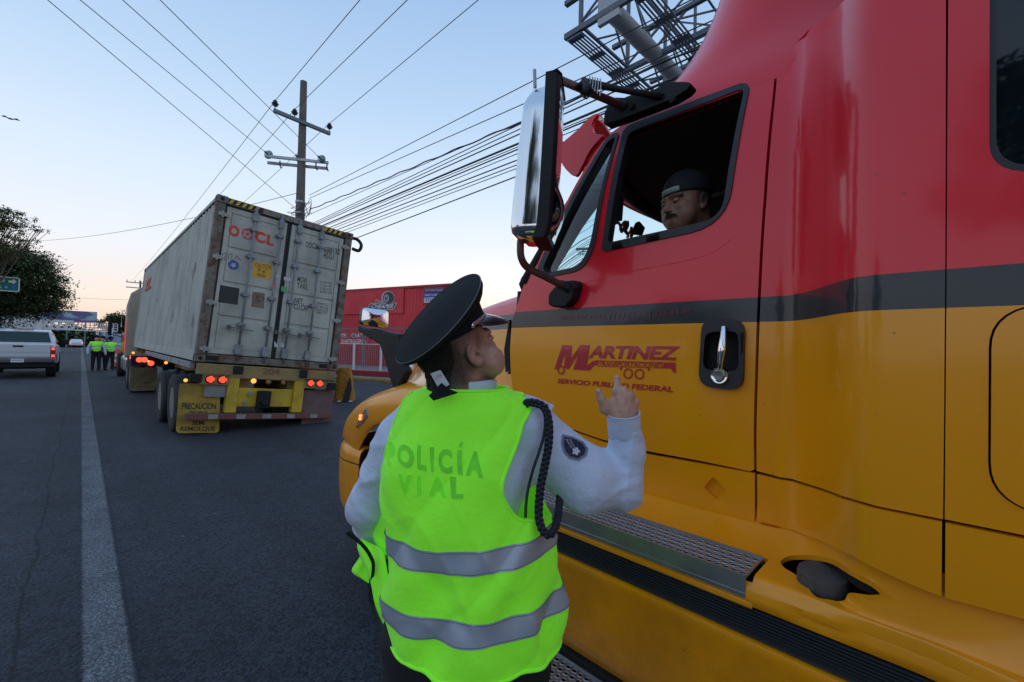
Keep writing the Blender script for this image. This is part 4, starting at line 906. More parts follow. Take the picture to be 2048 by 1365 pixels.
# traffic barrel
b0 = onZ(237, 741, 0); b0[1] = 32.0; b0[0] = onY(237, 735, 32)[0]; b0[2] = 0
br = thing('traffic_barrel', 'orange and white striped traffic barrel behind the gesturing officer', 'traffic barrel', b0)
M_or = mat('barrel_orange', (.75, .13, .03), .5); 
for z0, z1, r0, r1, mm in ((.0, .12, .36, .34, M_blk), (.12, .36, .28, .27, M_or), (.36, .5, .27, .26, M_white), (.5, .66, .25, .24, M_or), (.66, .8, .24, .235, M_white), (.8, 1.0, .22, .2, M_or)):
    MB().lathe([(r0, z0), (r1, z1)], b0, (0, 0, 1), 20).build('base' if mm is M_blk else 'band', mm, br)
MB().box(b0[0]-.1, b0[0]+.1, b0[1]-.02, b0[1]+.02, .99, 1.08).build('handle', M_or, br)
# ------------------------------------------------------------------ utility poles and wires
M_wood = mat('weathered_pole', (.17, .15, .13), .9, var=.5, vscale=3, streak=.5, bump=.6, bscale=30)
M_wire = mat('wire_dark', (.03, .035, .04), .6); M_ins = mat('insulator_dark', (.05, .08, .08), .3, coat=.4); M_gl = mat('insulator_glass', (.35, .55, .52), .12, trans=.6, spec=.7)
PYY = 18.2
pt, pb = onY(607.5, 164, PYY), onY(600, 435, PYY); dirp = (pb-pt)/(pt[2]-pb[2]); foot = pt+dirp*pt[2]
pole = thing('utility_pole', 'tall weathered wooden utility pole with two crossarms rising behind the container', 'utility pole', (foot[0], PYY, 0))
MB().tube([foot+[0, 0, -.1], pb, pt], [.21, .17, .125], 14).build('pole', M_wood, pole, autos=50)
a1, a2 = onY(547, 221, PYY-.17), onY(660, 268, PYY-.17)
MB().bar(a1, a2, .12, .13, up=(0, 0, 1)).build('crossarm', mat('crossarm_steel', (.19, .22, .25), .6, .4, var=.3), pole)
def pin_ins(p, h=.28):
    m = MB(); m.cyl(p, p+[0, 0, h*.5], .02, 6); m.lathe([(.03, .3*h), (.1, .45*h), (.05, .6*h), (.13, .7*h), (.06, .85*h), (.09, 1.0*h), (.03, 1.25*h)], p, (0, 0, 1), 12); m.build('insulator', M_ins, pole, smooth=False); return p+[0, 0, h*1.15]
def lerp3(a, b, t): return a+(b-a)*t
tops = [pin_ins(onY(550, 221, PYY-.17)+[0, 0, .05]), pin_ins(onY(589, 238, PYY-.17)+[0, 0, .05]), pin_ins(onY(658.5, 266, PYY-.17)+[0, 0, .06])]
zc = onY(600, 322, PYY)[2]
b1, b2 = onZ(535, 313, zc), onZ(657, 326, zc); off = np.array([.1, -.2, 0])
MB().bar(b1, b2, .08, .1).build('crossarm', M_steel, pole); MB().bar(b1+[.1, .35, -.12], b2+[.1, .3, -.12], .08, .1).build('crossarm', M_steel, pole)
discs = []
for q in ((536, 309), (598, 316), (642, 318)):
    c = onZ(*q, zc+.1); g = nrm(onZ(q[0]-250, q[1]-210, zc)-c); m = MB(); m.lathe([(.02, -.1), (.16, -.06), (.17, -.04), (.05, .03), (.03, .09)], c, g, 18); m.build('glass_insulator', M_gl, pole, smooth=True)
    MB().tube([c-g*.1, c+g*.25], .03, 6).build('clamp', M_blk, pole); discs.append(c+g*.25)
for q in ((560, 322), (632, 326), (654, 328)): c = onZ(*q, zc-.1); MB().tube([c, c-[0, 0, .18], c+[.06, 0, -.28]], .025, 6).build('hook', M_blk, pole)
for z in (402, 425): c = onY(601, z, PYY-.2); MB().lathe([(.19, -.04), (.19, .04)], [foot[0]*0+onY(601, z, PYY)[0], PYY, c[2]], (0, 0, 1), 14, caps=False).build('pole_band', M_steel, pole)
rgw = random.Random(4)
for k in range(5):
    c = onY(598, 432, PYY-.25); pts = [c+[rgw.uniform(-.5, .5), rgw.uniform(-.2, .1), rgw.uniform(-.3, .9)] for _ in range(4)]; MB().tube(smooth_open([c]+pts, 5), .009, 4).build('loose_wire', M_wire, pole)
def wire(pts, r, label, sag=0.0, n=24, twist=0, group=None):
    pts = [np.asarray(p, float) for p in pts]
    if len(pts) == 2:
        a, b = pts; pts = [a+(b-a)*t-np.array([0, 0, 4*sag*t*(1-t)]) for t in np.linspace(0, 1, n)]
    c = (pts[0]+pts[-1])/2
    if twist:
        L = np.linalg.norm(pts[-1]-pts[0]); k = int(L*twist); out_ = []
        for i in range(k+1):
            t = i/k; p = pts[0]+(pts[-1]-pts[0])*t-np.array([0, 0, 4*sag*t*(1-t)]); out_.append(p+np.array([0, 0, .014*math.sin(i*1.2)])+[.014*math.cos(i*1.2), 0, 0])
        pts = out_
    m = MB(); m.tube(pts, r, 5, cap=False); o = m.build('power_line', M_wire, loc=c, smooth=True); return tag(o, label, 'power line', group)
far_end = lambda x, z: np.array([x, 85.0, z])
for t, q, lb in zip(tops, ((720, 0), (815, 0), (957, 0)), ('leftmost', 'middle', 'rightmost')):
    p = onX(*q, t[0]); d = p-t; e = t+d*1.6
    wire([t, e], .011, f'power line rising to the top edge from the {lb} upper insulator of the wooden pole')
    wire([t, far_end(t[0]+.1, 10.2)], .011, f'power line running away down the road from the {lb} upper insulator of the wooden pole', sag=.3)
for t, q, lb in ((discs[0], (160, 0), 'leftmost'), (discs[1], (245, 0), 'middle'), (discs[2], (320, 0), 'rightmost')):
    p = onZ(*q, t[2]+.05); wire([t, t+(p-t)*3.4], .010, f'thin wire crossing the road to the upper left from the {lb} glass disc insulator')
t = onY(599, 424, PYY-.2); p = onZ(95, 0, 8.4); wire([t, t+(p-t)*3.2], .009, 'thin wire crossing lowest over the road toward the upper left corner from the pole bands')
t = onY(597, 386, PYY-.2); wire([t, onY(80, 482, 48)], .011, 'faint wire sagging away to the far left from behind the wooden pole', sag=.35)
XW = 6.35
for (x0, y0, y1, r, tw, lb) in ((609, 396, 196, .010, 0, 'highest thin wire running from the pole to behind the chrome mirror'), (610, 401, 229, .010, 0, 'second highest thin wire from the pole to behind the chrome mirror'), (617, 421, 258, .017, 4, 'twisted wavy cable leaving the pole below the two thin wires'),
        (630, 445, 268, .011, 0, 'upper thin wire of the dense bundle right of the container top'), (635, 446, 277, .011, 0, 'second thin wire of the dense bundle right of the container top'), (640, 447, 286, .014, 0, 'wire just above the thick black cable right of the container'),
        (646.5, 451, 303, .023, 0, 'thick black cable running from the pole to the truck mirror'), (663, 454, 314, .015, 0, 'wire just below the thick black cable'), (652, 452, 309, .009, 0, 'very thin wire hugging the underside of the thick black cable'), (670, 456, 322, .009, 0, 'very thin wire midway below the thick black cable'), (622, 428, 262, .009, 0, 'very thin wire just under the twisted wavy cable'), (700, 463, 350, .009, 0, 'very thin wire third above the red warehouse roof'), (677, 459, 334, .014, 0, 'upper one of the two close wires leaving the container right corner'), (690, 461, 343, .011, 0, 'lower one of the two close wires leaving the container right corner'), (735, 468, 366, .014, 0, 'lowest wire right of the container top, above the red warehouse')):
    p1, p2 = onX(x0, y0, XW), onX(1000, y1, XW); d = (p2-p1)/(p1[1]-p2[1]); s = p1-d*(PYY-p1[1]); e = p1+d*(p1[1]+9)
    wire([s, e], r, lb, twist=tw, sag=.0 if not tw else .05)
# far poles
for (px, pyt, pyb, Y, lb) in ((281, 562, 700, 85, 'distant pole with double crossarm peeking over the far end of the container'), (229, 626, 690, 155, 'distant pole with crossarm above the bushy tree left of the container')):
    a, b = onY(px, pyt, Y), onY(px, pyb, Y); t = thing('utility_pole', lb, 'utility pole', (a[0], Y, 0)); MB().tube([(a[0], Y, 0), a], [.2, .12], 8).build('pole', M_wood, t)
    for dz in ((.35, 1.1) if Y < 100 else (.5,)): MB().box(a[0]-1.6, a[0]+1.3, Y-.08, Y+.08, a[2]-dz-.07, a[2]-dz+.07).build('crossarm', M_steel, t)
    for s in (-1.5, -.6, 1.1): MB().cyl((a[0]+s, Y, a[2]-.35), (a[0]+s, Y, a[2]), .05, 6).build('insulator', M_ins, t)
a = onY(272, 596, 60); lp = thing('street_lamp', 'small street lamp head showing left of the container beside the far pole', 'street lamp', (a[0]+1.5, 60, 0)); MB().tube([(a[0]+1.5, 60, 0), (a[0]+1.5, 60, a[2]-.3), (a[0]+.4, 60, a[2])], .07, 8).build('lamp_post', M_steel, lp); MB().box(a[0]-.35, a[0]+.4, 59.9, 60.1, a[2]-.12, a[2]+.08).build('lamp_head', M_dsteel, lp, bevel=.03)
wire([onY(95, 592, 70), onY(265, 600, 70)], .012, 'thin wire with a small hanging lamp low over the far road', sag=.1)
# bird
p = onY(21, 238, 40); m = MB(); m.ico(p, .09, 1, sc=(1.6, .7, .6)); m.add([p, p+[-.25, 0, .12], p+[-.4, .1, .05], p+[.25, 0, .12], p+[.4, .1, .04]], [(0, 1, 2), (0, 4, 3)]); tag(m.build('bird', M_dark, loc=p), 'small dark bird flying at the far left of the sky', 'bird')

# ------------------------------------------------------------------ red warehouse
WA = np.array([13.97, 31.2]); WB = np.array([16.45, 23.39]); wd = (WB-WA)/np.linalg.norm(WB-WA); wn = np.array([wd[1], -wd[0]])   # wn points away from road?
if wn[0] < 0: wn = -wn
W0 = WA-wd*9; W1 = WA+wd*9.35; WL = np.linalg.norm(W1-W0)
M_wred = mat('warehouse_red', (.66, .04, .05), .55, var=.15, vscale=.6, dirt=.2, dirtcol=(.2, .05, .05), dscale=.6); M_wred2 = mat('warehouse_red_dark', (.40, .03, .04), .6, var=.15)
wh = thing('warehouse', 'red corrugated tyre shop warehouse with a tyre emblem sign, behind the container and the cap', 'building', (W0[0], W0[1], 0))
def wpt(s, dpt, z): p = W0+wd*s+wn*dpt; return np.array([p[0], p[1], z])
def wpx(px, py, dpt=0.0):
    """pixel on the facade plane -> (s, z)"""
    d = ray(px, py); n = np.array([wn[0], wn[1], 0]); o = wpt(0, dpt, 0); t = (o-C0).dot(n)/d.dot(n); p = C0+d*t; return np.array([(p[:2]-W0).dot(wd), p[2]])
HT = wpx(880, 572)[1]; HT0 = wpx(700, 583)[1]
m = MB(); s = 0; 
row0 = []; row1 = []
while s < WL:
    for ds, o in ((0, 0), (.16, 0), (.19, -.035), (.27, -.035), (.30, 0)):
        if s+ds <= WL: row0.append(wpt(s+ds, o, -.3)); row1.append(wpt(s+ds, o, HT0+(HT-HT0)*(s+ds)/WL))
    s += .3
m.grid([row0, row1]); m.build('front_wall', M_wred, wh)
m = MB(); p = [wpt(0, .02, 0), wpt(WL, .02, 0), wpt(WL, 3, 0), wpt(0, 3, 0)]; 
for a, b in ((1, 2), (2, 3), (3, 0)): m.add([p[a], p[b], p[b]+[0, 0, HT], p[a]+[0, 0, HT]], [(0, 1, 2, 3)])
m.build('side_wall', M_wred, wh)
m = MB(); q = [x+np.array([0, 0, HT-.05]) for x in p]; m.add(q, [(0, 1, 2, 3)]); m.build('roof', M_cgry, wh)
m = MB(); m.bar(wpt(0, -.06, HT0+.03), wpt(WL, -.06, HT+.03), .14, .14, up=(0, 0, 1)); m.build('roof_trim', M_wred2, wh)
def wrect(px0, py0, px1, py1, name, mt, o=-.06, th=.05, par=None):
    a, b = wpx(px0, py0, o), wpx(px1, py1, o); s0, s1 = a[0], b[0]; z0, z1 = b[1], a[1]
    m = MB(); m.poly([wpt(s0, o, z0), wpt(s1, o, z0), wpt(s1, o, z1), wpt(s0, o, z1)], (wn[0]*th, wn[1]*th, 0)); return m.build(name, mt, par or wh)
def wquad(q, o): return [wpt(*(lambda r: (r[0], o, r[1]))(wpx(x, y, o))) for x, y in q]
sp_ = wrect(686, 583, 806, 627, 'sign_board', M_wred, -.10)
M_sil = mat('sign_silver', (.42, .43, .45), .5); M_char = mat('sign_charcoal', (.045, .047, .055), .6)
def wring(cx, cy, rx, ry, mt, name, o, par, n=28):
    m = MB(); q = wquad([(cx+rx*math.cos(2*math.pi*k/n), cy+ry*math.sin(2*math.pi*k/n)) for k in range(n)], o); return mobj(name, q, [tuple(range(n))], mt, par)
wring(776, 596, 13, 13.5, M_sil, 'tyre_emblem', -.11, sp_); wring(777, 596, 11, 11.8, M_char, 'tyre_emblem', -.12, sp_); wring(773, 597, 5, 7.5, M_sil, 'tyre_emblem', -.13, sp_); wring(773, 597, 3, 5.5, M_char, 'tyre_emblem', -.14, sp_)
for dx, dy in ((0, -3), (0, 3), (2, 0)): wring(773+dx, 597+dy, 1, 1.4, M_sil, 'tyre_emblem', -.15, sp_)
mobj('name_plate', wquad([(733, 619), (787, 620), (795, 606), (741, 607)], -.12), [(0, 1, 2, 3)], M_sil, sp_)
mobj('name_plate', wquad([(736, 617.5), (785.5, 618.5), (792, 607.5), (742, 608.5)], -.13), [(0, 1, 2, 3)], M_char, sp_)
text_quad('sign_text', 'CHEAPER', wquad([(741, 616.5), (785, 617.5), (790, 609), (745, 609)], -.14), mat('sign_white', (.7, .7, .72), .5), sp_, bold=.02)
text_quad('sign_text', 'Tires', wquad([(748, 607), (767, 606), (769, 599), (750, 600)], -.14), M_sil, sp_, bold=.02)
pn = wrect(847, 575, 884, 607, 'brand_panel', M_wred2, -.09)
for (y0, y1, c, s) in ((577, 584, (.12, .05, .16), 'GOODYEAR'), (587, 594, (.03, .07, .38), 'MICHELIN'), (596, 605, (.55, .56, .58), 'TORNEL')):
    r = wrect(848, y0, 888, y1, 'brand_strip', mat('strip_%d' % y0, c, .5), -.16, .04, pn)
    text_quad('strip_text', s, wquad([(850, y1-1.5), (886, y1-1.5), (886, y0+1.5), (850, y0+1.5)], -.17), mat('strip_ink%d' % y0, (.5, .45, .25) if y0 == 577 else ((.6, .62, .7) if y0 == 587 else (.05, .06, .2)), .5), pn)
ba = wrect(676, 664, 736, 689, 'banner', M_wred, -.12)
text_quad('banner_text', 'ON', wquad([(683, 676), (693, 676), (693, 667), (683, 667)], -.13), M_white, ba, bold=.02); text_quad('banner_text', 'GRATIS', wquad([(703, 676), (731, 676), (731, 667), (703, 667)], -.13), M_white, ba, bold=.02); text_quad('banner_text', 'O.NITROGENO', wquad([(682, 687.5), (731, 687.5), (731, 679), (682, 679)], -.13), M_white, ba, bold=.02)
# roller shutters under the canopy
for a, b in ((640, 728), (734, 792), (798, 850)):
    s0, s1 = wpx(a, 700)[0], wpx(b, 700)[0]; zt_ = wpx(a, 690)[1]; m = MB(); zz = np.linspace(-.2, zt_, 13)
    for i in range(12): m.poly([wpt(s0, -.05, zz[i]), wpt(s1, -.05, zz[i]), wpt(s1, -.05, zz[i+1]-.05), wpt(s0, -.05, zz[i+1]-.05)], (-wn[0]*.05, -wn[1]*.05, 0))
    m.build('roller_shutter', M_wred2, wh)
# steel canopy truss
m = MB(); zt1, zt2 = wpx(760, 659)[1], wpx(760, 676)[1]; s0, s1 = wpx(640, 660)[0], wpx(880, 660)[0]
m.bar(wpt(s0, -1.2, zt1), wpt(s1, -1.2, zt1), .06); m.bar(wpt(s0, -1.2, zt2), wpt(s1, -1.2, zt2), .05)
for i in range(16):
    a, b = s0+(s1-s0)*i/16, s0+(s1-s0)*(i+1)/16; m.bar(wpt(a, -1.2, zt2), wpt((a+b)/2, -1.2, zt1), .035); m.bar(wpt((a+b)/2, -1.2, zt1), wpt(b, -1.2, zt2), .035)
m.build('canopy_truss', M_dsteel, wh)
for px in (727, 870): s_ = wpx(px, 700, -1.2)[0]; MB().bar(wpt(s_, -1.2, 0), wpt(s_, -1.2, zt1), .12).build('canopy_post', M_dsteel, wh)
# forecourt, kerb, low wall, fence
KA = np.array([8.3, 20.2]); KB = np.array([9.75, 16.9]); kd = (KB-KA)/np.linalg.norm(KB-KA); K0 = KA-kd*12; K1 = KB+kd*16; kn = np.array([kd[1], -kd[0]]); kn = kn if kn[0] > 0 else -kn
def kp(s, o, z): p = K0+kd*s+kn*o; return np.array([p[0], p[1], z])
KL = np.linalg.norm(K1-K0)
M_ky = mat('kerb_yellow', (.45, .27, .03), .7, var=.3, vscale=3, dirt=.4); M_kr = mat('kerb_red', (.42, .03, .035), .65, var=.2, dirt=.25)
M_pav = mat('pavement_grey', (.22, .22, .22), .85, var=.25, vscale=.6, bump=.2)
def kbox(s0, s1, o0, o1, z0, z1, name, mt, par=None, **k):
    V = [kp(s, o, z) for z in (z0, z1) for o in (o0, o1) for s in (s0, s1)]; return MB().add(V, [(0, 2, 3, 1), (4, 5, 7, 6), (0, 1, 5, 4), (2, 6, 7, 3), (0, 4, 6, 2), (1, 3, 7, 5)]).build(name, mt, par, **k)
tag(kbox(0, KL, 0, .14, -.02, .12, 'yellow_kerb', M_ky, bevel=.02), kind='structure'); tag(kbox(0, KL, .16, 22, -.02, .14, 'pavement', M_pav), kind='structure')
lw = thing('low_wall', 'low red painted wall along the warehouse forecourt under the white fence', 'wall', kp(KL/2, .9, .14)); kbox(0, KL, .8, 1.0, .14, .40, 'wall_body', M_kr, lw, bevel=.02)
fe = thing('fence', 'see-through fence with white posts and top rail in front of the red warehouse', 'fence', kp(KL/2, 3.0, .14))
def kpx(px, py, o):
    d = ray(px, py); n = np.array([kn[0], kn[1], 0]); oo = kp(0, o, 0); t = (oo-C0).dot(n)/d.dot(n); p = C0+d*t; return (p[:2]-K0).dot(kd), p[2]
zf = kpx(740, 688, 3.0)[1]; sA = kpx(708, 700, 3.0)[0]; sB = kpx(762, 700, 3.0)[0]; gap = sB-sA
m = MB(); s = sA-gap*5
while s < KL:
    kbox(s-.04, s+.04, 2.96, 3.04, .14, zf+.02, 'post', M_white, fe); s += gap
kbox(sA-gap*5, KL, 2.98, 3.02, zf-.04, zf, 'top_rail', M_white, fe); kbox(sA-gap*5, KL, 2.98, 3.02, .2, .24, 'bottom_rail', M_white, fe)
m = MB(); s = sA-gap*5
while s < min(KL, sA+gap*4): m.bar(kp(s, 3, .2), kp(s, 3, zf), .008); s += .12
for z in np.arange(.3, zf, .12): m.bar(kp(sA-gap*5, 3, z), kp(KL, 3, z), .006)
m.build('wire_mesh', M_steel, fe)
m = MB(); s = sA-gap*5; pts = []
while s < min(KL, sA+gap*5): pts.append(kp(s, 3.0+.06*math.cos(len(pts)*1.4), zf+.16+.1*math.sin(len(pts)*1.4))); s += .07
m.tube(pts, .008, 4); m.build('razor_coil', M_steel, fe)
# painted concrete block
bq = onZ(687, 804, 0)
blk = thing('concrete_barrier', 'tapered concrete block painted yellow with a black diagonal band, beside the trailer', 'barrier', (bq[0], bq[1]+.25, 0), rot=(0, 0, 0))
zt_ = D(684, 737, W2L(bq)[1])[2]
m = MB(); a, b = onZ(667, 804, 0), onZ(706, 804, 0); u = nrm(b-a); v = np.array([-u[1], u[0], 0]); L_ = np.linalg.norm(b-a)
cc = (a+b)/2
def bp_(x, y, z): return cc+u*x+v*y+EZ*z
nz_ = 14; G = []
for k in range(nz_+1):
    t = k/nz_; w2 = L_/2*(1-.42*t**1.4); d2 = .45*(1-.5*t); ring = []
    for (x, y) in [(-w2, -.0), (-w2*.3, 0), (w2*.3, 0), (w2, 0), (w2, d2*.5), (w2, d2), (0, d2), (-w2, d2), (-w2, d2*.5)]:
        nn = noise.noise(Vector((x*9, y*9, t*9)))*.02; ring.append(bp_(x+nn-L_*.08*t, y+nn+.18*t, zt_*t+nn))
    G.append(ring)
def block_mat():
    m = mat('block_yellow', (.42, .20, .02), .9, var=.6, vscale=9, bump=1, bscale=14, bdist=.05); return m
MB().grid(G, closeu=True, capends=True).build('block', block_mat(), blk, smooth=True)
s = MB(); ba_ = []
for t, x in ((0.02, -.02), (.35, .05), (.72, .17)):
    ba_.append([bp_(x-.0-L_*.08*t, -.025+.18*t, zt_*t), bp_(min(x+.17, L_/2*(1-.42*t**1.4))-L_*.08*t, -.025+.18*t, zt_*t)])
s.grid(ba_); s.build('black_band', mat('block_black', (.03, .032, .035), .8, var=.4, vscale=9, bump=.6, bscale=14), blk)
for dx in (-.1, .2): MB().ico(bp_(dx, -.06, .02), .05, 1, sc=(1.3, .8, .4)).build('broken_chip', M_white, blk)

# ------------------------------------------------------------------ unipole billboard structure seen from below
us = thing('billboard_structure', 'steel billboard structure of catwalks, beams and a fat pipe above the red truck roof', 'billboard', (18.5, 8.1, 0))
M_pipe = mat('pipe_grey', (.36, .37, .38), .6, .1, var=.2, vscale=1.5); M_st = mat('structure_steel', (.14, .16, .19), .6, .3, var=.2)
Zb = 13.0
MB().cyl((12.3, 8.08, Zb), (26, 8.08, Zb), .30, 24).build('horizontal_pipe', M_pipe, us, autos=40)
MB().cyl((19, 8.08, 0), (19, 8.08, Zb), .6, 24).build('mast', M_pipe, us, autos=40)
m = MB(); m.box(12.2, 12.35, 7.72, 8.55, Zb-.35, Zb+.75); m.build('end_plate', mat('plate_pale', (.4, .43, .46), .5, var=.1), us)
for x in (12.25, 15.4, 18.6, 21.8, 25):
    m = MB(); m.box(x-.07, x+.07, 3.2, 10.0, Zb-.1, Zb+.1); m.box(x-.09, x+.09, 3.2, 10.0, Zb+1.15, Zb+1.3); m.build('outrigger_beam', M_st, us)
    m = MB()
    for y in (3.6, 9.3):
        m.bar((x, y, Zb-.1), (x, y, Zb+8), .12); m.bar((x, y, Zb+3.5), (x, 8.1, Zb+.3), .07); m.bar((x, y, Zb+.2), (x+3.1, y, Zb+3.8), .07); m.bar((x+3.1, y, Zb+.2), (x, y, Zb+3.8), .06)
        m.bar((x, y, Zb+3.8), (x+3.2, y, Zb+7.5), .06)
    for z in (3.8, 7.6): m.bar((x, 3.6, Zb+z), (x, 9.3, Zb+z), .09)
    m.bar((x, 3.6, Zb+.2), (x, 9.3, Zb+3.8), .06); m.bar((x, 9.3, Zb+.2), (x, 3.6, Zb+3.8), .06); m.build('truss_frame', M_st, us)
m = MB()
for y in (3.6, 9.3):
    for z in (.1, 3.8, 7.6): m.bar((12.2, y, Zb+z), (25.2, y, Zb+z), .09)
m.build('chord', M_st, us)
def catwalk(y0, y1, x0, x1):
    m = MB(); n = 6
    for i in range(n): y = y0+(y1-y0)*i/(n-1); m.bar((x0, y, Zb-.18), (x1, y, Zb-.18), .045)
    x = x0
    while x < x1:
        for d in (0, .1, .2): m.bar((x+d, y0, Zb-.22), (x+d, y1, Zb-.22), .05)
        x += 1.3
    m.bar((x0, y0, Zb+.0), (x0, y1, Zb+.0), .05); m.build('catwalk', M_st, us)
catwalk(9.25, 9.85, 12.2, 25); catwalk(6.55, 7.15, 12.2, 25); catwalk(3.3, 3.9, 12.2, 25)
for k, x in enumerate((13.2, 16.6, 19.8)): MB().bar((x, 9.3, Zb+.1), (x+2.4, 3.7, Zb+.1), .05).build('brace_rod', M_st, us)
MB().tube([(12.3, 9.3, Zb+1.1), (12.3, 9.4, Zb+3.0), (12.3, 9.9, Zb+3.2), (12.2, 9.9, Zb+1.4)], .04, 6).build('cable_loop', M_st, us)
# ================================================================== foreground truck
TC = 2.68                        # centre line X
truck = thing('semi_truck', 'large semi truck, red above a dark stripe and orange-yellow below, filling the right side', 'truck', (TC, 0, 0))
def livery():
    """one painted body: yellow below, charcoal stripe, red above (heights are the paint scheme)"""
    m = bpy.data.materials.new('truck_livery_paint'); m.use_nodes = True; t = m.node_tree; b = t.nodes['Principled BSDF']; L = t.links.new
    g = _nn(t, 'ShaderNodeTexCoord'); s = _nn(t, 'ShaderNodeSeparateXYZ'); L(g.outputs['Object'], s.inputs[0])
    def gt(v): x = _nn(t, 'ShaderNodeMath', operation='GREATER_THAN'); L(s.outputs[2], x.inputs[0]); x.inputs[1].default_value = v; return x.outputs[0]
    red, blk, yel = (.82, .010, .028, 1), (.010, .017, .026, 1), (.88, .325, .001, 1)
    m1 = _nn(t, 'ShaderNodeMix', data_type='RGBA'); L(gt(1.705), m1.inputs[0]); m1.inputs[6].default_value = yel; m1.inputs[7].default_value = blk
    m2 = _nn(t, 'ShaderNodeMix', data_type='RGBA'); L(gt(1.785), m2.inputs[0]); L(m1.outputs[2], m2.inputs[6]); m2.inputs[7].default_value = red
    n = _nn(t, 'ShaderNodeTexNoise'); n.inputs['Scale'].default_value = 2.2; n.inputs['Detail'].default_value = 8; n.inputs['Roughness'].default_value = .7; L(g.outputs['Object'], n.inputs[0])
    low = _nn(t, 'ShaderNodeMapRange', inp={1: 1.2, 2: .5, 3: .05, 4: .75}); L(s.outputs[2], low.inputs[0])
    dn = _nn(t, 'ShaderNodeMapRange', inp={1: .38, 2: .72}); L(n.outputs['Fac'], dn.inputs[0])
    ml = _nn(t, 'ShaderNodeMath', operation='MULTIPLY'); L(low.outputs[0], ml.inputs[0]); L(dn.outputs[0], ml.inputs[1])
    m3 = _nn(t, 'ShaderNodeMix', data_type='RGBA'); L(ml.outputs[0], m3.inputs[0]); L(m2.outputs[2], m3.inputs[6]); m3.inputs[7].default_value = (.13, .065, .02, 1)
    # specks / chips
    v = _nn(t, 'ShaderNodeTexVoronoi'); v.inputs['Scale'].default_value = 17; L(g.outputs['Object'], v.inputs[0]); vs = _nn(t, 'ShaderNodeMapRange', inp={1: .03, 2: .045, 3: .7, 4: 0}); L(v.outputs['Distance'], vs.inputs[0])
    m4 = _nn(t, 'ShaderNodeMix', data_type='RGBA'); L(vs.outputs[0], m4.inputs[0]); L(m3.outputs[2], m4.inputs[6]); m4.inputs[7].default_value = (.05, .03, .02, 1)
    L(m4.outputs[2], b.inputs['Base Color'])
    rr = _nn(t, 'ShaderNodeMapRange', inp={1: 0, 2: .5, 3: .30, 4: .55}); L(ml.outputs[0], rr.inputs[0]); L(rr.outputs[0], b.inputs['Roughness'])
    b.inputs['Specular IOR Level'].default_value = .35; cw = _nn(t, 'ShaderNodeMapRange', inp={1: 0, 2: .5, 3: .5, 4: .2}); L(ml.outputs[0], cw.inputs[0]); L(cw.outputs[0], b.inputs['Coat Weight']); b.inputs['Coat Roughness'].default_value = .09
    nb = _nn(t, 'ShaderNodeTexNoise'); nb.inputs['Scale'].default_value = 3.0; nb.inputs['Detail'].default_value = 2; L(g.outputs['Object'], nb.inputs[0])
    n2 = _nn(t, 'ShaderNodeTexNoise'); n2.inputs['Scale'].default_value = 900; L(g.outputs['Object'], n2.inputs[0])
    bp = _nn(t, 'ShaderNodeBump', inp={0: .10, 1: .03}); L(nb.outputs['Fac'], bp.inputs['Height']); bp2 = _nn(t, 'ShaderNodeBump', inp={0: .05, 1: .001}); L(n2.outputs['Fac'], bp2.inputs['Height']); L(bp.outputs[0], bp2.inputs['Normal']); L(bp2.outputs[0], b.inputs['Normal']); L(bp.outputs[0], b.inputs['Coat Normal'])
    return m
M_liv = livery()
M_gasket = mat('window_rubber', (.014, .017, .022), .5, spec=.5, bump=.1, bscale=90); M_seam = mat('seam_black', (.01, .009, .008), .8)
M_chrome = mat('chrome', (.75, .76, .78), .07, 1); M_alu = mat('aluminium', (.42, .43, .45), .32, .9, var=.25, vscale=12, dirt=.35, dirtcol=(.12, .11, .1), dscale=5)
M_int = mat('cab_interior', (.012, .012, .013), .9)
XD, XS = 1.55, 1.26
def gx(Y, Z):
    """lateral position of the cab's painted side"""
    Y = np.asarray(Y, float); Z = np.asarray(Z, float)
    x = XD-(XD-XS)*(1-sstep(Y, .12, .37))*1.0
    x = x+.10*np.clip((Z-2.02)/.6, 0, 3)**2*(.3+.7*sstep(Y, .1, .4)) + .012*np.clip((Z-1.62)/.5, -1, 1)**2 - .012*np.sin(np.clip((Z-1.15)/.8, 0, 1)*math.pi)*sstep(Y, .3, .7)
    x = x+.02*sstep(Y, 1.2, 1.7)
    x = x+.035*np.exp(-((Z-1.62)/.35)**2)*np.exp(-((Y-.25)/.12)**2)*0
    return x
def side_pt(px, py):
    X = XD
    for _ in range(8): p = onX(px, py, X); X = float(gx(p[1], p[2]))
    return np.array([p[1], p[2]])
def sp(L): return np.array([side_pt(*q) for q in L])
f3 = lambda off=0.0: (lambda V: np.c_[gx(V[:, 0], V[:, 1])+off, V[:, 0], V[:, 1]])
z5 = lambda L: [(1000+x/2.625, 120+y/2.625) for x, y in L]       # zoom helpers
z3 = lambda L: [(1000+x/3.657, 560+y/3.657) for x, y in L]
z7 = lambda L: [(1400+x/2.417, 800+y/2.417) for x, y in L]
zs = lambda L: [(1500+x/1.951, y/1.951) for x, y in L]
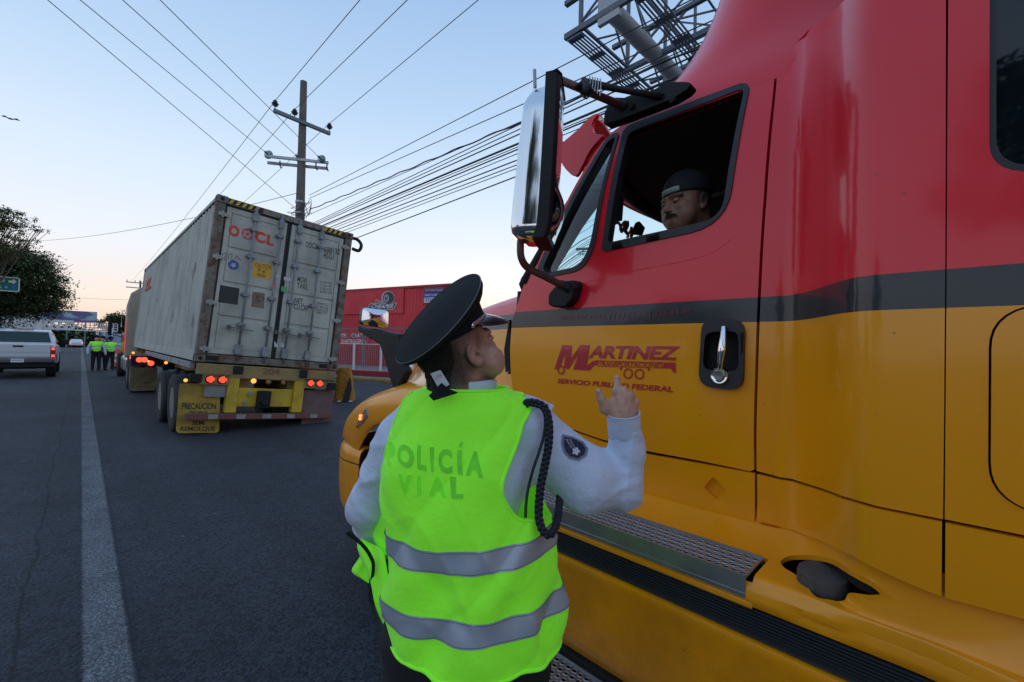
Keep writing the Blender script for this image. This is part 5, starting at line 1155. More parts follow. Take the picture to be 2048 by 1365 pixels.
# --- openings
win_out = round_poly(sp(z5([(1322, 105), (1195, 868), (535, 1012), (655, 352)])), [.05, .13, .03, .04], 6)
win_in = round_poly(sp(z5([(1288, 148), (1165, 832), (568, 962), (678, 385)])), [.03, .07, .02, .03], 6)
vent_out = round_poly(sp(z5([(632, 378), (572, 400), (195, 1105), (225, 1150), (435, 1105), (498, 990)])), [.03, .05, .03, .03, .06, .08], 6)
vent_in = round_poly(sp(z5([(612, 402), (570, 430), (228, 1095), (245, 1122), (418, 1084), (474, 985)])), [.03, .05, .03, .03, .06, .08], 6)
rear_edge = sp([(1553, 120), (1544.5, 200), (1535, 291), (1527, 400), (1520, 501), (1513.5, 640), (1509, 780), (1507, 860), (1508, 940)])
roofline = sp([(1554, 120), (1500, 150), (1420, 172), (1340, 196), (1270, 232), (1228, 262), (1205, 285)])
apillar = sp([(1190, 305), (1150, 372), (1110, 452), (1075, 528), (1047, 572)])
front_edge = sp([(1034, 612), (1024, 642), (1020, 700), (1022, 750), (1026, 780), (1048, 806)])
door_bot = sp([(1120, 850), (1200, 878), (1291, 902), (1400, 922), (1500, 943)])
door_poly = np.vstack([rear_edge[::-1], roofline[1:], apillar, front_edge, door_bot])
door_poly = densify(door_poly, .03)
door = sheet('door', door_poly, [densify(win_out, .02), densify(vent_out, .02), round_poly(sp(z3([(1768, 365), (1768, 680), (1487, 665), (1507, 375)])), .03, 5)], f3(), M_liv, truck, .035, rim=(.045, 0, 0))
def frame_piece(name, outer, inner, off0, mt, par, th=.02):
    o = densify(outer, .015); i = densify(inner, .015); return sheet(name, o, [i], f3(off0), mt, par, None, rim=(th+.02, 0, 0))
frame_piece('window_frame', win_out+0, win_in, -.006, M_gasket, door); frame_piece('vent_frame', vent_out, vent_in, -.006, M_gasket, door)
M_glass = mat('cab_glass', (.75, .95, .92), .02, trans=1, ior=1.12, spec=.6)
M_vent = mat('vent_glass', (.62, .86, .84), .02, trans=1, ior=1.3, spec=.6)
sheet('vent_glass', densify(vent_in, .03), [], f3(.02), M_vent, door, .06)
# printed words on the door
M_pr = mat('door_print_crimson', (.46, .010, .022), .4, coat=.6); M_prs = mat('door_print_stripe', (.16, .02, .035), .5, coat=.6)
def on_side(V):
    V = V.copy()
    for _ in range(4): V[:, 0] = gx(V[:, 1], V[:, 2])
    return V-[.0025, 0, 0]
def side_q(L): return [np.array([0, *side_pt(*q)]) for q in L]
def stext(s, q, m=M_pr, bold=.015, sp_=1.0, par=door, name='print'): return text_quad(name, s, side_q(q), m, par, bold=bold, space=sp_, sub=.05, post=on_side)
def spoly(L, m=M_pr, par=door, name='print'):
    V = np.array(side_q(L)); return pcb(V, [tuple(range(len(V)))], m, name, par, sub=.06, post=on_side)
spoly(z3([(400, 655), (458, 477), (527, 480), (520, 575), (590, 477), (658, 478), (607, 631), (636, 632), (680, 593), (722, 594), (716, 624), (690, 626), (656, 664), (537, 656), (577, 542), (502, 656), (470, 642), (480, 528), (447, 626), (418, 655)]))
stext('ARTINEZ', z3([(648, 572), (1292, 590), (1322, 486), (672, 482)]), bold=.035, sp_=.95)
stext('TRANSPORTACIONES', z3([(718, 629), (1192, 642), (1197, 608), (726, 598)]), bold=.02)
spoly(z3([(700, 589), (1285, 606), (1286, 612), (700, 595)])); spoly(z3([(1200, 610), (1286, 612), (1287, 682), (1266, 676), (1256, 648), (1194, 645)]))
spoly(z3([(716, 630), (1194, 644), (1194, 648), (716, 634)])); spoly(z3([(878, 633), (892, 634), (892, 660), (878, 656)])); spoly(z3([(1080, 640), (1096, 641), (1096, 668), (1082, 664)]))
for (x, y, rx, ry) in ((449, 660, 27, 33), (939, 686, 35, 39), (1022, 690, 36, 39)):
    n = 28; o = [(x+rx*math.cos(2*math.pi*k/n), y+ry*math.sin(2*math.pi*k/n)) for k in range(n)]; i_ = [(x+(rx-10)*math.cos(2*math.pi*k/n), y+(ry-11)*math.sin(2*math.pi*k/n)) for k in range(n)]
    V = np.array(side_q(z3(o+i_))); mobj('print', on_side(V), [(k, (k+1) % n, n+(k+1) % n, n+k) for k in range(n)], M_pr, door)
stext('SERVICIO PUBLICO FEDERAL', z3([(420, 756), (1268, 824), (1274, 781), (428, 722)]), bold=.03)
stext('(833) 227-22-79', z3([(440, 304), (768, 291), (772, 250), (443, 265)]), M_prs, .0); stext('( 188-94-68', z3([(795, 294), (1065, 277), (1070, 234), (800, 250)]), M_prs, .01); stext('( 128-84-87', z3([(1092, 284), (1404, 258), (1412, 210), (1098, 228)]), M_prs, .01)
# door handle
hp = round_poly(sp(z3([(1800, 290), (1788, 815), (1462, 775), (1492, 280)])), .05, 6)
hx0 = float(gx(hp[:, 0].mean(), hp[:, 1].mean()))
hole = round_poly(sp(z3([(1760, 375), (1760, 670), (1495, 655), (1515, 385)])), .03, 5)
VV_ = lambda off: (lambda V: np.c_[np.full(len(V), hx0+off), V[:, 0], V[:, 1]])
M_hpl = mat('handle_plate_black', (.016, .019, .023), .42, bump=.15, bscale=300, bdist=.002)
h = sheet('handle_plate', densify(hp, .02), [hole], VV_(-.018), M_hpl, door, None, rim=(.03, 0, 0))
sheet('handle_recess', hole, [], VV_(.03), M_int, h, None, rim=(-.05, 0, 0))
def hpt(x, y, off): p = onX(1000+x/3.657, 560+y/3.657, hx0+off); return p
pts = [hpt(1636, 340, -.03), hpt(1632, 420, -.04), hpt(1622, 510, -.052), hpt(1612, 600, -.045), hpt(1610, 660, -.03)]
m = MB(); G = []
for p, w_, d_ in zip(pts, (.0075, .011, .013, .010, .008), (.006, .008, .009, .008, .006)):
    G.append([p+np.array([d_*math.cos(a), w_*math.sin(a), 0]) for a in np.linspace(0, 2*math.pi, 12, endpoint=False)])
m.grid(G, closeu=True, capends=True); m.build('handle_lever', M_chrome, h, autos=50)
c = hpt(1610, 700, -.02); m = MB(); m.lathe([(.030, .012), (.030, -.006), (.026, -.012), (.020, -.010), (.001, -.012)], c, (1, 0, 0), 24); lk = m.build('lock_cylinder', M_chrome, h, autos=40)
m = MB(); m.lathe([(.016, 0), (.016, -.016), (.001, -.014)], c, (1, 0, 0), 18); m.build('keyhole', mat('lock_steel', (.2, .21, .22), .35, .8), lk, autos=40)

# --- panels behind the door: flare, sleeper
seamx = [(1893.5, -700), (1893.5, 0), (1893, 300), (1892, 536), (1890, 800), (1887.5, 1038)]
def shift(L, d): return [(x+d, y) for x, y in L]
flare_l = sp([(1558, 119), (1550, 200), (1541, 291), (1533, 400), (1526, 501), (1519.5, 640), (1515, 780), (1513, 860), (1513, 942)])
bot = sp([(1560, 955), (1607, 966), (1660, 983), (1710, 1000), (1800, 1022), (1886, 1039)])
ftop = sp([(1890, -650), (1800, -650), (1750, -450), (1712, -150), (1690, 0), (1660, 30), (1620, 58), (1590, 88)])
flare = sheet('cab_rear_panel', densify(np.vstack([flare_l, bot, sp(shift(seamx, -1.6))[::-1], ftop]), .03), [], f3(), M_liv, truck, .03, rim=(.04, 0, 0))
swin = np.array([side_pt(x, y) for x, y in ((1978, -260), (1980, 120), (1981, 250))]); 
ys0 = side_pt(1979, 100)[0]; zs1 = side_pt(2010, 330)[1]
sw_out = round_poly(np.array([(ys0, 2.62), (ys0-.55, 2.62), (ys0-.55, side_pt(2048, 347)[1]), (ys0, side_pt(2048, 347)[1])]), .075, 8)
q0 = side_pt(1977, 800)[0]; zt_, zb_ = side_pt(2048, 607)[1], side_pt(2048, 1026)[1]
hatch = round_poly(np.array([(q0, zt_), (q0-.62, zt_), (q0-.62, zb_), (q0, zb_)]), .085, 8)
hatch_in = round_poly(np.array([(q0-.0035, zt_-.0035), (q0-.6165, zt_-.0035), (q0-.6165, zb_+.0035), (q0-.0035, zb_+.0035)]), .082, 8)
yr = side_pt(1895, 300)[0]; sl_bot = [side_pt(1889.5, 1039), side_pt(2048, 1071), (-.6, side_pt(2048, 1071)[1]-.005), (-1.5, side_pt(2048, 1071)[1]-.01)]
sleeper = sheet('sleeper_side', densify(np.vstack([np.array(sl_bot), [(-1.5, 3.3), (yr, 3.3)], sp(shift(seamx[2:-1], 1.4))]), .05), [densify(sw_out, .03), densify(hatch, .03)], f3(), M_liv, truck, .04, rim=(.035, 0, 0))
frame_piece('window_frame', sw_out, sw_out*.965+sw_out.mean(0)*.035, .004, M_gasket, sleeper)
M_tint = mat('sleeper_tinted_glass', (.006, .010, .014), .03, spec=.5)
sheet('sleeper_window', densify(sw_out*.97+sw_out.mean(0)*.03, .05), [], f3(.012), M_tint, sleeper, .1)
sheet('luggage_door', densify(hatch_in, .03), [], f3(-.004), M_liv, sleeper, .05, rim=(.03, 0, 0))
m = MB(); m.grid([[(float(gx(y, z))+.05, y, z) for y in np.linspace(-1.5, .02, 12)] for z in (1.2, 1.7, 2.3, 3.2)]); m.build('sleeper_inner_wall', M_seam, truck)
# --- rocker band under door and panels
crease = [(1200, 945), (1300, 976), (1400, 1003.5), (1480, 1020), (1559, 1037), (1607, 1048), (1650, 1062), (1710, 1086), (1785, 1124), (1830, 1143), (1888, 1165), (1960, 1183), (2048, 1204)]
CRP = sp(crease); cy_ = CRP[::-1, 0]; czz = CRP[::-1, 1]
def crz(Y): return np.interp(Y, cy_, czz)
top_r = [(1130, 857), (1200, 882), (1291, 908), (1400, 927), (1510, 947)]; top_f = [(1560, 959.5), (1607, 971), (1660, 988), (1710, 1005), (1800, 1027), (1884, 1044)]
def rocker(name, topL, ya, yb_):
    T = sp(topL) if not isinstance(topL, np.ndarray) else topL; ys = np.linspace(T[0, 0], T[-1, 0], 24); lo = np.c_[ys[::-1], crz(ys[::-1])-.03]
    return sheet(name, densify(np.vstack([T, lo]), .025), [], f3(-.004), M_liv, truck, .025, rim=(.02, 0, 0))
dia = round_poly(sp([(1427, 953), (1453, 980), (1434, 1000), (1408, 975)]), .008, 4)
T = sp(top_r); ys = np.linspace(T[0, 0], T[-1, 0], 24); lo = np.c_[ys[::-1], crz(ys[::-1])-.03]
rk = sheet('rocker_panel', densify(np.vstack([T, lo]), .025), [dia], f3(-.004), M_liv, truck, .025, rim=(.02, 0, 0))
sheet('diamond_recess', dia, [], f3(.014), M_liv, rk, None)
rocker('rocker_panel', [(1515, 948.5)]+top_f, 0, 0)
e0 = side_pt(1891, 1046); e1 = side_pt(2048, 1078); rocker('rocker_panel', np.array([e0, e1, [-.6, e1[1]], [-1.5, e1[1]-.01]]), 0, 0)
# dark backing so the seams read as black gaps
m = MB(); Gs = []
for z in np.linspace(1.05, 2.5, 12): Gs.append([(float(gx(y, z))+.042, y, z) for y in np.linspace(-1.45, .44, 40)])
m.grid(Gs); m.build('seam_backing', M_seam, truck)
m = MB(); Gs = []
for z in np.linspace(1.05, 1.9, 8): Gs.append([(float(gx(y, z))+.046, y, z) for y in np.linspace(.42, 1.6, 30)])
m.grid(Gs); m.build('seam_backing', M_seam, truck)
# body crease running back from the window's lower edge
def raised_line(L, r=.004, par=door):
    P_ = smooth_open(sp(L), 6); m = MB(); m.tube([(float(gx(y, z))+r*.75, y, z) for y, z in P_], r, 6); return m.build('body_crease', M_liv, par, smooth=True)
raised_line([(1165, 568), (1230, 550), (1300, 536), (1380, 520), (1430, 503), (1462, 478)])

# --- running board fairing: shelf, steps, rubber strip, skirt
STZ = 1.0; XF = 1.265; 
def shelf(t, Y):
    """t 0 at the crease, 1 at the outer edge; returns X, Z"""
    xb = gx(Y, 1.12)+.02; zc = crz(Y)+.01; xe = XF-.06*(1-sstep(Y, -.22, .06)); 
    tt = np.clip(t, 0, 1)
    fil = np.clip(tt/.45, 0, 1); zz = zc-(zc-(STZ+.012))*(1-(1-fil)**1.8)
    x = xb+(xe-xb)*(.16*fil+.84*np.clip((tt-.10)/.90, 0, 1))
    edge = np.clip((tt-.86)/.14, 0, 1); x = np.where(tt > .86, x, x); zz = zz-.03*edge**2.2
    return x, zz
def shelf3(V):
    X, Z = shelf(V[:, 0], V[:, 1]); return np.c_[X, V[:, 1], Z]
def to_t(X, Y):
    ts = np.linspace(0, 1, 400); xs, _ = shelf(ts, np.full(400, Y)); return float(np.interp(-X, -xs, ts))
_ts = np.linspace(0, 1, 60); _ys = np.linspace(-.4, 1.2, 400)
_sg = shelf3(np.array([(t, y) for y in _ys for t in _ts])); _bs = BVHTree.FromPolygons([Vector(p) for p in _sg], [(i*60+j, i*60+j+1, i*60+j+61, i*60+j+60) for i in range(399) for j in range(59)])
def shelf_hit(px, py):
    d = nrm(ray(px, py)); h = _bs.ray_cast(Vector(C0), Vector(d)); return h
def shelf_px(L):
    out_ = []
    for q in L:
        h = shelf_hit(*q)
        if h[0] is None: print('miss', q); continue
        i, j = divmod(h[2], 59); out_.append((_ts[j]+.5/59, h[0][1]))
    return np.array(out_)
YB0, YB1 = -1.5, 1.62
sy0 = onX(1492, 1165, XF)[1]-.012; sy1 = 1.42; xbk = 1.412
def sstr(X, Y): return (to_t(X, Y), Y)
step_hole = np.array([sstr(xbk+.012, y) for y in np.linspace(sy0, sy1, 20)]+[sstr(XF+.012, y) for y in np.linspace(sy1, sy0, 20)])
step_hole = densify(step_hole, .04)
fill_hole = smooth_closed(shelf_px([(1562, 1122), (1580, 1113), (1620, 1112), (1665, 1121), (1710, 1142), (1745, 1165), (1766, 1186), (1745, 1189), (1715, 1186), (1697, 1185), (1690, 1200), (1674, 1203), (1640, 1197), (1622, 1185), (1612, 1165), (1590, 1148), (1570, 1137)]), 4)
bd = densify(np.array([(0, YB0), (1, YB0), (1, YB1), (0, YB1)]), .04)
sh = sheet('running_board_fairing', bd, [step_hole, fill_hole], shelf3, M_liv, truck, .028, rim=(.002, 0, -.014), sharp=50)
# fairing's vertical lip down to the strip
def outer_x(Y): return XF-.06*(1-sstep(Y, -.22, .06))
ZS1, ZS0 = .935, .855
ysl = np.linspace(YB0, YB1, 90)
def loft_y(name, prof, mt, par, ys=ysl, **k):
    return MB().grid([[(float(outer_x(y))*0+p(y)[0], y, p(y)[1]) for y in ys] for p in prof]).build(name, mt, par, **k)
sc0, sc1 = onX(1596, 1240, XF)[1], onX(1690, 1270, XF)[1]       # filler scoop on the lip
def scoop(y): a, b = min(sc0, sc1), max(sc0, sc1); return float(np.exp(-(((y-(a+b)/2)/((b-a)*.55))**4)))
loft_y('fairing_lip', [lambda y: (float(outer_x(y)), shelf(np.array(1.), y)[1]+0), lambda y: (float(outer_x(y))-.004+.012*scoop(y), STZ-.035), lambda y: (float(outer_x(y))-.004+.006*scoop(y), ZS1+.018), lambda y: (float(outer_x(y))+.004, ZS1+.004), lambda y: (float(outer_x(y))+.03, ZS1+.002)], M_liv, sh, autos=45)
# scooped pocket in front of the filler
M_cap = mat('cap_dusty_black', (.085, .078, .07), .85, var=.5, vscale=25, bump=.4, bscale=80)
_h = shelf_hit(1648, 1160); bcap = float(np.array(_h[0]).dot(EF)); cc = D(1645, 1143, bcap+.01); rcap = np.linalg.norm(D(1690, 1155, bcap)-D(1600, 1143, bcap))/2
print('cap', cc, rcap)
m = MB(); m.lathe([(rcap*.93, -.075), (rcap*.97, -.07), (rcap*.97, -.012), (rcap*.92, -.002), (rcap*.3, .002), (.001, .002)], cc, nrm([-.12, 0, 1]), 40); fc_ = m.build('filler_cap', M_cap, sh, autos=40)
m = MB(); X0_, X1_, Y0_, Y1_, Z0_, Z1_ = XF+.014, 1.62, cc[1]-.24, cc[1]+.17, STZ-.13, STZ-.02
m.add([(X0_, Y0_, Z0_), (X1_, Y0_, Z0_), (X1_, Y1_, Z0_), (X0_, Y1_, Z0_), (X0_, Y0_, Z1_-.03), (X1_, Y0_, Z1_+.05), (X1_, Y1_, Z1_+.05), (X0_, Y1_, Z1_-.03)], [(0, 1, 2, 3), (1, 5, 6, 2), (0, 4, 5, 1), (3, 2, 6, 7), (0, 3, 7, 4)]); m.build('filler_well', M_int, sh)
m = MB(); m.lathe([(rcap*1.12, -.13), (rcap*1.12, -.06), (rcap*.9, -.06)], cc, (0, 0, 1), 24, caps=False); m.tube([cc+[.03, -.06, -.09], cc+[.0, -.14, -.07], cc+[-.02, -.22, -.09]], .018, 8); m.build('filler_neck', M_alu, sh, smooth=True)
# chrome step tread with real holes
def tread(name, x0, x1, y0, y1, z, par, rows, cols, lip=.05):
    H_ = []; 
    for r in range(rows):
        for c_ in range(cols):
            y = y0+(c_+.6+(.5 if r % 2 else 0))*(y1-y0)/(cols+.8); x = x0+(r+.7)*(x1-x0)/(rows+.4); q = .0085 if (r+c_) % 3 else .006
            H_.append(np.array([(x+q*math.cos(a)*.9, y+q*math.sin(a)*1.15) for a in np.linspace(0, 2*math.pi, 8, endpoint=False)]))
    o = sheet(name, densify(np.array([(x0, y0), (x1, y0), (x1, y1), (x0, y1)]), .1), H_, lambda V: np.c_[V[:, 0], V[:, 1], np.full(len(V), z)], M_alu, par, None, rim=(0, 0, -.004), smooth=False, flip=True)
    # pressed rims round the holes
    m = MB()
    for hh in H_:
        c_ = hh.mean(0); m.lathe([(.0125, 0), (.0105, .0028), (.0085, .0)], (c_[0], c_[1], z), (0, 0, 1), 8, caps=False)
    m.build('tread_bosses', M_alu, o, smooth=True)['kind'] = 'stuff'
    m = MB(); m.box(x0-.004, x0, y0, y1, z-lip, z+.004); m.box(x0-.006, x0-.001, y0, y1, z-.006, z+.006); m.box(x0-.007, x0-.002, y0, y1, z-lip-.002, z-lip+.008); m.box(x1, x1+.004, y0, y1, z-.02, z+.006); m.build('step_lip', M_alu, o)
    m = MB(); m.box(x0+.01, x1-.002, y0+.005, y1-.005, z-lip, z-lip+.004); m.build('step_underside', M_int, o); return o
tread('step', XF, xbk, sy0+.012, sy1-.01, STZ+.012, truck, 5, 46)
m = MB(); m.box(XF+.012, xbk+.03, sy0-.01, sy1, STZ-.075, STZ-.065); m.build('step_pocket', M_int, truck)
m = MB(); m.box(XF-.004, XF+.03, sy0-.004, sy1, ZS1, STZ-.047); m.build('fairing_ledge', M_liv, truck, bevel=.004)
# ribbed rubber strip
M_rub = mat('ribbed_rubber', (.017, .021, .027), .5, spec=.5, var=.2, vscale=3)
pr = []; nr = 9
for i in range(nr):
    z = ZS1-(ZS1-ZS0)*i/nr; dz = (ZS1-ZS0)/nr; o0 = .012 if i == 0 else 0
    pr += [(.010+o0, z), (.002+i*.0008, z-dz*.15), (.002+i*.0008, z-dz*.75), (.008, z-dz*.85)]
pr.append((.02, ZS0))
MB().grid([[(float(outer_x(y))+p[0], y, p[1]) for y in ysl] for p in pr]).build('rubber_strip', M_rub, truck, autos=30)
# lower skirt, upper lip catches light
SKB = .50
loft_y('side_skirt', [lambda y: (float(outer_x(y))+.03, ZS0-.001), lambda y: (float(outer_x(y))-.002, ZS0-.004), lambda y: (float(outer_x(y))-.006, ZS0-.018), lambda y: (float(outer_x(y))+.002, ZS0-.04), lambda y: (float(outer_x(y))+.004, .70), lambda y: (float(outer_x(y))+.018, .58), lambda y: (float(outer_x(y))+.03, SKB+.02), lambda y: (float(outer_x(y))+.06, SKB)], M_liv, truck, autos=50)
tread('step', 1.12, 1.285, .60, 1.45, .475, truck, 5, 32)
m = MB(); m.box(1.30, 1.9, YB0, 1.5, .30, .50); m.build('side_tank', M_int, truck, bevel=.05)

# --- cab shell: interior, windshield, roof
H0, H1 = 2.50, 2.58
def ws_y(X, side_y): return side_y+.27*(1-np.clip(abs(X-TC)/1.1, 0, 1)**2.2)
Xs = np.linspace(1.60, 2*TC-1.60, 21)
Gw = []
for k, (ysd, z, ins) in enumerate(((1.50, 1.93, 0), (1.29, 2.22, .03), (1.08, 2.50, .07))):
    Gw.append([(TC+(x-TC)*(1-ins/1.1), float(ws_y(x, ysd)), z) for x in Xs])
MB().grid(Gw).build('windshield', M_glass, truck, smooth=True)
def rail(k, r, name, n=21, mt=M_int): MB().tube([Gw[k][i] for i in range(n)], r, 8).build(name, mt, truck, smooth=True)
rail(0, .05, 'cowl'); rail(2, .045, 'windshield_header')
for i in (0, -1): MB().tube([Gw[0][i], Gw[1][i], Gw[2][i]], .045, 8).build('inner_pillar', M_int, truck, smooth=True)
m = MB(); Xr = 2*TC-1.58; Xs2 = np.linspace(1.637, Xr, 15)

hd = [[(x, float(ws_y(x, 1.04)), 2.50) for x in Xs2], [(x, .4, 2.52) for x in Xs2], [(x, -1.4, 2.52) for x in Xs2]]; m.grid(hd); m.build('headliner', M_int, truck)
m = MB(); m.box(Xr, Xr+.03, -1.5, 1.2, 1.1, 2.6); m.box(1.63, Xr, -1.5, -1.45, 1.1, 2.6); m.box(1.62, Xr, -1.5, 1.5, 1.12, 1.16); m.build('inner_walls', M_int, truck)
m = MB(); m.box(1.66, Xr-.05, .9, 1.62, 1.2, 1.90); m.build('dashboard', mat('dash_grey', (.03, .033, .036), .8), truck, bevel=.08)
m = MB(); m.add([(Xr-.01, 1.2, 1.2), (Xr-.01, 1.6, 1.2), (Xr-.01, 1.5, 1.95), (Xr-.01, 1.1, 2.5)], [(0, 1, 2, 3)]); m.build('far_door_panel', M_int, truck)
# driver's seat
m = MB(); m.box(1.72, 2.22, .28, .42, 1.5, 2.12); m.box(1.72, 2.22, .3, .85, 1.38, 1.52); m.build('driver_seat', mat('seat_fabric', (.015, .016, .02), .9), truck, bevel=.05)
m = MB(); cs = np.array([1.98, 1.02, 1.86]); axs = nrm([0, -.55, .85]); u_, v_ = frame(axs); m.tube([cs+(u_*math.cos(a)+v_*math.sin(a))*.23 for a in np.linspace(0, 2*math.pi, 33)], .015, 8); m.bar(cs-u_*.22, cs+u_*.22, .03); m.cyl(cs, cs-axs*.3, .04); m.build('steering_wheel', M_int, truck)
# windshield writing (scroll letters) and papers
M_scr = mat('scroll_lettering', (.28, .17, .06), .5)
def wsp(px, py):
    d = ray(px, py); n = np.cross(np.array(Gw[0][12])-np.array(Gw[0][8]), np.array(Gw[2][10])-np.array(Gw[0][10])); o = np.array(Gw[1][10])+nrm(n)*(-.05 if n[1] > 0 else .05); return C0+d*((o-C0).dot(n)/d.dot(n))
for L_ in (z5([(580, 858), (600, 850), (592, 862), (625, 858), (640, 905), (632, 880), (655, 850), (650, 890), (672, 920), (665, 935)]), z5([(655, 905), (672, 870), (668, 850), (660, 880), (668, 912), (684, 900), (690, 880), (688, 930), (700, 905), (712, 900)]), z5([(520, 770), (490, 775), (472, 820), (482, 828), (510, 800), (525, 768), (510, 830)])):
    pts = [wsp(*q) for q in L_]; MB().tube(smooth_open(pts, 5), .009, 5).build('windshield_lettering', M_scr, truck, smooth=True)
q = [wsp(*p) for p in z5([(604, 848), (642, 846), (652, 712), (612, 712)])]; MB().poly(q, (0, .01, 0)).build('windshield_permit', mat('permit_paper', (.10, .17, .25), .6, var=.5, vscale=40), truck)
q = [wsp(*p) for p in z5([(700, 915), (750, 922), (765, 880), (735, 845), (715, 850), (690, 905)])]; MB().poly(q, (.02, .02, 0)).build('dash_camera', M_blk, truck, bevel=.01)
q = [np.array([float(gx(*side_pt(*p)))+.024, *side_pt(*p)]) for p in z5([(382, 1030), (432, 1028), (450, 978), (378, 982)])]
for k, (a, b) in enumerate(((0, .3), (.4, .5), (.58, .66), (.74, .8))):
    w0, w1 = (1, 1) if k == 0 else (.15, .8); Q = [q[3]*(1-f)+q[0]*f+((q[2]*(1-f)+q[1]*f)-(q[3]*(1-f)+q[0]*f))*s_ for f, s_ in ((a, w0-1 if k == 0 else w0), (a, w1), (b, w1), (b, 0 if k == 0 else w0))]
    mobj('glass_label', Q, [(0, 1, 2, 3)], mat('label_print', (.05, .09, .1), .5), door)
# --- outer sun visor (red, full width)
vis = []
prof = [(1185, 392), (1150, 352), (1120, 325), (1113, 305), (1125, 280), (1160, 250), (1186, 232), (1197, 228)]
PV = [onX(x, y, 1.66)[1:] for x, y in z5([(395, 612), (345, 575), (308, 515), (302, 478), (340, 425), (410, 365), (470, 300), (512, 283)])]
PV2 = PV[::-1]
Gv = []
for i, x in enumerate(np.linspace(1.66, 2*TC-1.66, 17)):
    f = .30*(1-abs((x-TC)/(TC-1.66))**2.4); Gv.append([(x, y+f, z+.16*min(1, (1-abs((x-TC)/(TC-1.66))**3)*1.6)) for y, z in PV])
for i, x in enumerate(np.linspace(2*TC-1.66, 1.66, 17)):
    pass
vz = MB(); vz.grid(Gv)
vo_ = vz.build('sun_visor', M_liv, truck, smooth=True); sm_ = vo_.modifiers.new('s', 'SOLIDIFY'); sm_.thickness = .02
e = [onX(x, y, 1.645) for x, y in z5([(395, 612), (345, 575), (308, 515), (302, 478), (340, 425), (410, 365), (470, 300), (512, 283), (490, 318), (482, 350), (495, 385), (540, 395), (520, 420), (470, 480), (430, 560)])]
e = list(smooth_closed(e, 4)); MB().poly(e, (.02, .0, 0)).build('visor_end', M_liv, truck, bevel=.006)
# --- roof and air fairing
Gr = []
def fsec(z, xs, yn, r, yb_=-1.5):
    """horizontal section: near side x=xs, nose at yn, corner radius r"""
    P_ = [(xs, yb_), (xs, -.6), (xs, 0), (xs, min(.35, yn-r*1.0))]
    for k in range(9):
        a = math.pi/2*k/8; P_.append((xs+r-r*math.cos(a)**.9, yn-r+r*math.sin(a)**.9))
    n_ = [(TC+(TC-x), y) for x, y in P_[::-1]]
    return [(x, y, z) for x, y in P_+n_]
secs = [(2.53, 1.634, 1.17, .30), (2.57, 1.642, 1.165, .33), (2.61, 1.655, 1.16, .36), (2.66, 1.675, 1.14, .40), (2.74, 1.71, 1.08, .48), (2.86, 1.735, .99, .55), (3.0, 1.72, .89, .60), (3.2, 1.63, .77, .66), (3.5, 1.43, .60, .70), (3.85, 1.29, .38, .72), (4.0, 1.27, .1, .72)]
FAIR = MB(); FAIR.grid([fsec(*s_) for s_ in secs]); fo = FAIR.build('roof_fairing', M_liv, truck, smooth=True, sub=1)
# sleeper top / rest of the body as a closed shell
m = MB(); xl, xr = 1.26, 2*TC-1.26
m.add([(xl+.06, -1.5, 3.3), (xr, -1.5, 3.3), (xr, -.02, 3.3), (xl+.06, -.02, 3.3), (xl+.5, -1.5, 3.9), (xr-.4, -1.5, 3.9), (xr-.4, -.3, 3.9), (xl+.5, -.3, 3.9)], [(4, 5, 6, 7), (0, 3, 7, 4), (1, 5, 6, 2), (0, 4, 5, 1)])
m.add([(xl, -1.5, .6), (xr, -1.5, .6), (xr, -1.5, 3.3), (xl+.06, -1.5, 3.3)], [(0, 1, 2, 3)]); m.add([(xr, -1.5, .6), (xr, .3, .6), (xr, .3, 3.3), (xr, -1.5, 3.3)], [(0, 1, 2, 3)]); m.add([(Xr+.05, .3, 1.1), (Xr+.05, 1.5, 1.1), (Xr+.05, 1.5, 1.95), (Xr+.05, 1.1, 2.5), (Xr+.05, .3, 2.6)], [(0, 1, 2, 3, 4)])
m.build('sleeper_shell', M_liv, truck)

# --- main mirror
mir = lambda x, y, X: onX(1000+x/2.625, 120+y/2.625, X)
XM = 1.20
P_out = [mir(x, y, XM) for x, y in ((262, 55), (215, 62), (150, 108), (112, 165), (50, 790), (52, 850), (100, 908), (220, 940), (248, 905))]
# shell: chrome back, cross-sections in plan
zt_m, zb_m = onX(1108, 140, XM)[2], onX(1090, 478, XM)[2]
Ym_out = lambda z: np.interp(z, [zb_m, zb_m+.05, zt_m-.14, zt_m-.04, zt_m], [onX(1052, 478, XM)[1], onX(1018, 445, XM)[1], onX(1043, 190, XM)[1], onX(1060, 160, XM)[1], onX(1085, 142, XM)[1]])
E1 = np.array([.83, .56, 0]); E2 = np.array([-.56, .83, 0])      # glass turned in towards the driver
PYM = [145, 165, 190, 300, 400, 445, 462, 476]; PEX = [1100, 1099, 1098, 1092, 1086, 1082, 1079, 1072]; PLX = [1088, 1062, 1046, 1033, 1023, 1019, 1023, 1050]
Gm = []; nz2 = 20; kdep = 1.66/871
ysm = np.r_[145, 152, 165, 180, np.linspace(195, 430, 12), 446, 458, 468, 473, 476]; nz2 = len(ysm)-1
def mpv(y): return D(np.interp(y, PYM, PEX), y, 1.655)
for y in ysm:
    pv = mpv(y); dep = (np.interp(y, PYM, PEX)-np.interp(y, PYM, PLX))*kdep; w2 = .105*min(1, dep/.10)
    Gm.append([pv+E1*(.105-w2*np.sign(math.cos(a))*abs(math.cos(a))**.55)+E2*(.012+dep*abs(math.sin(a))**.55) for a in np.linspace(0, math.pi, 17)])
mm = MB(); mm.grid(Gm); mm.F += [tuple(range(17)), tuple(range(nz2*17+16, nz2*17-1, -1))]; mm.MI += [0, 0]
mirror = mm.build('side_mirror', M_chrome, truck, autos=60)
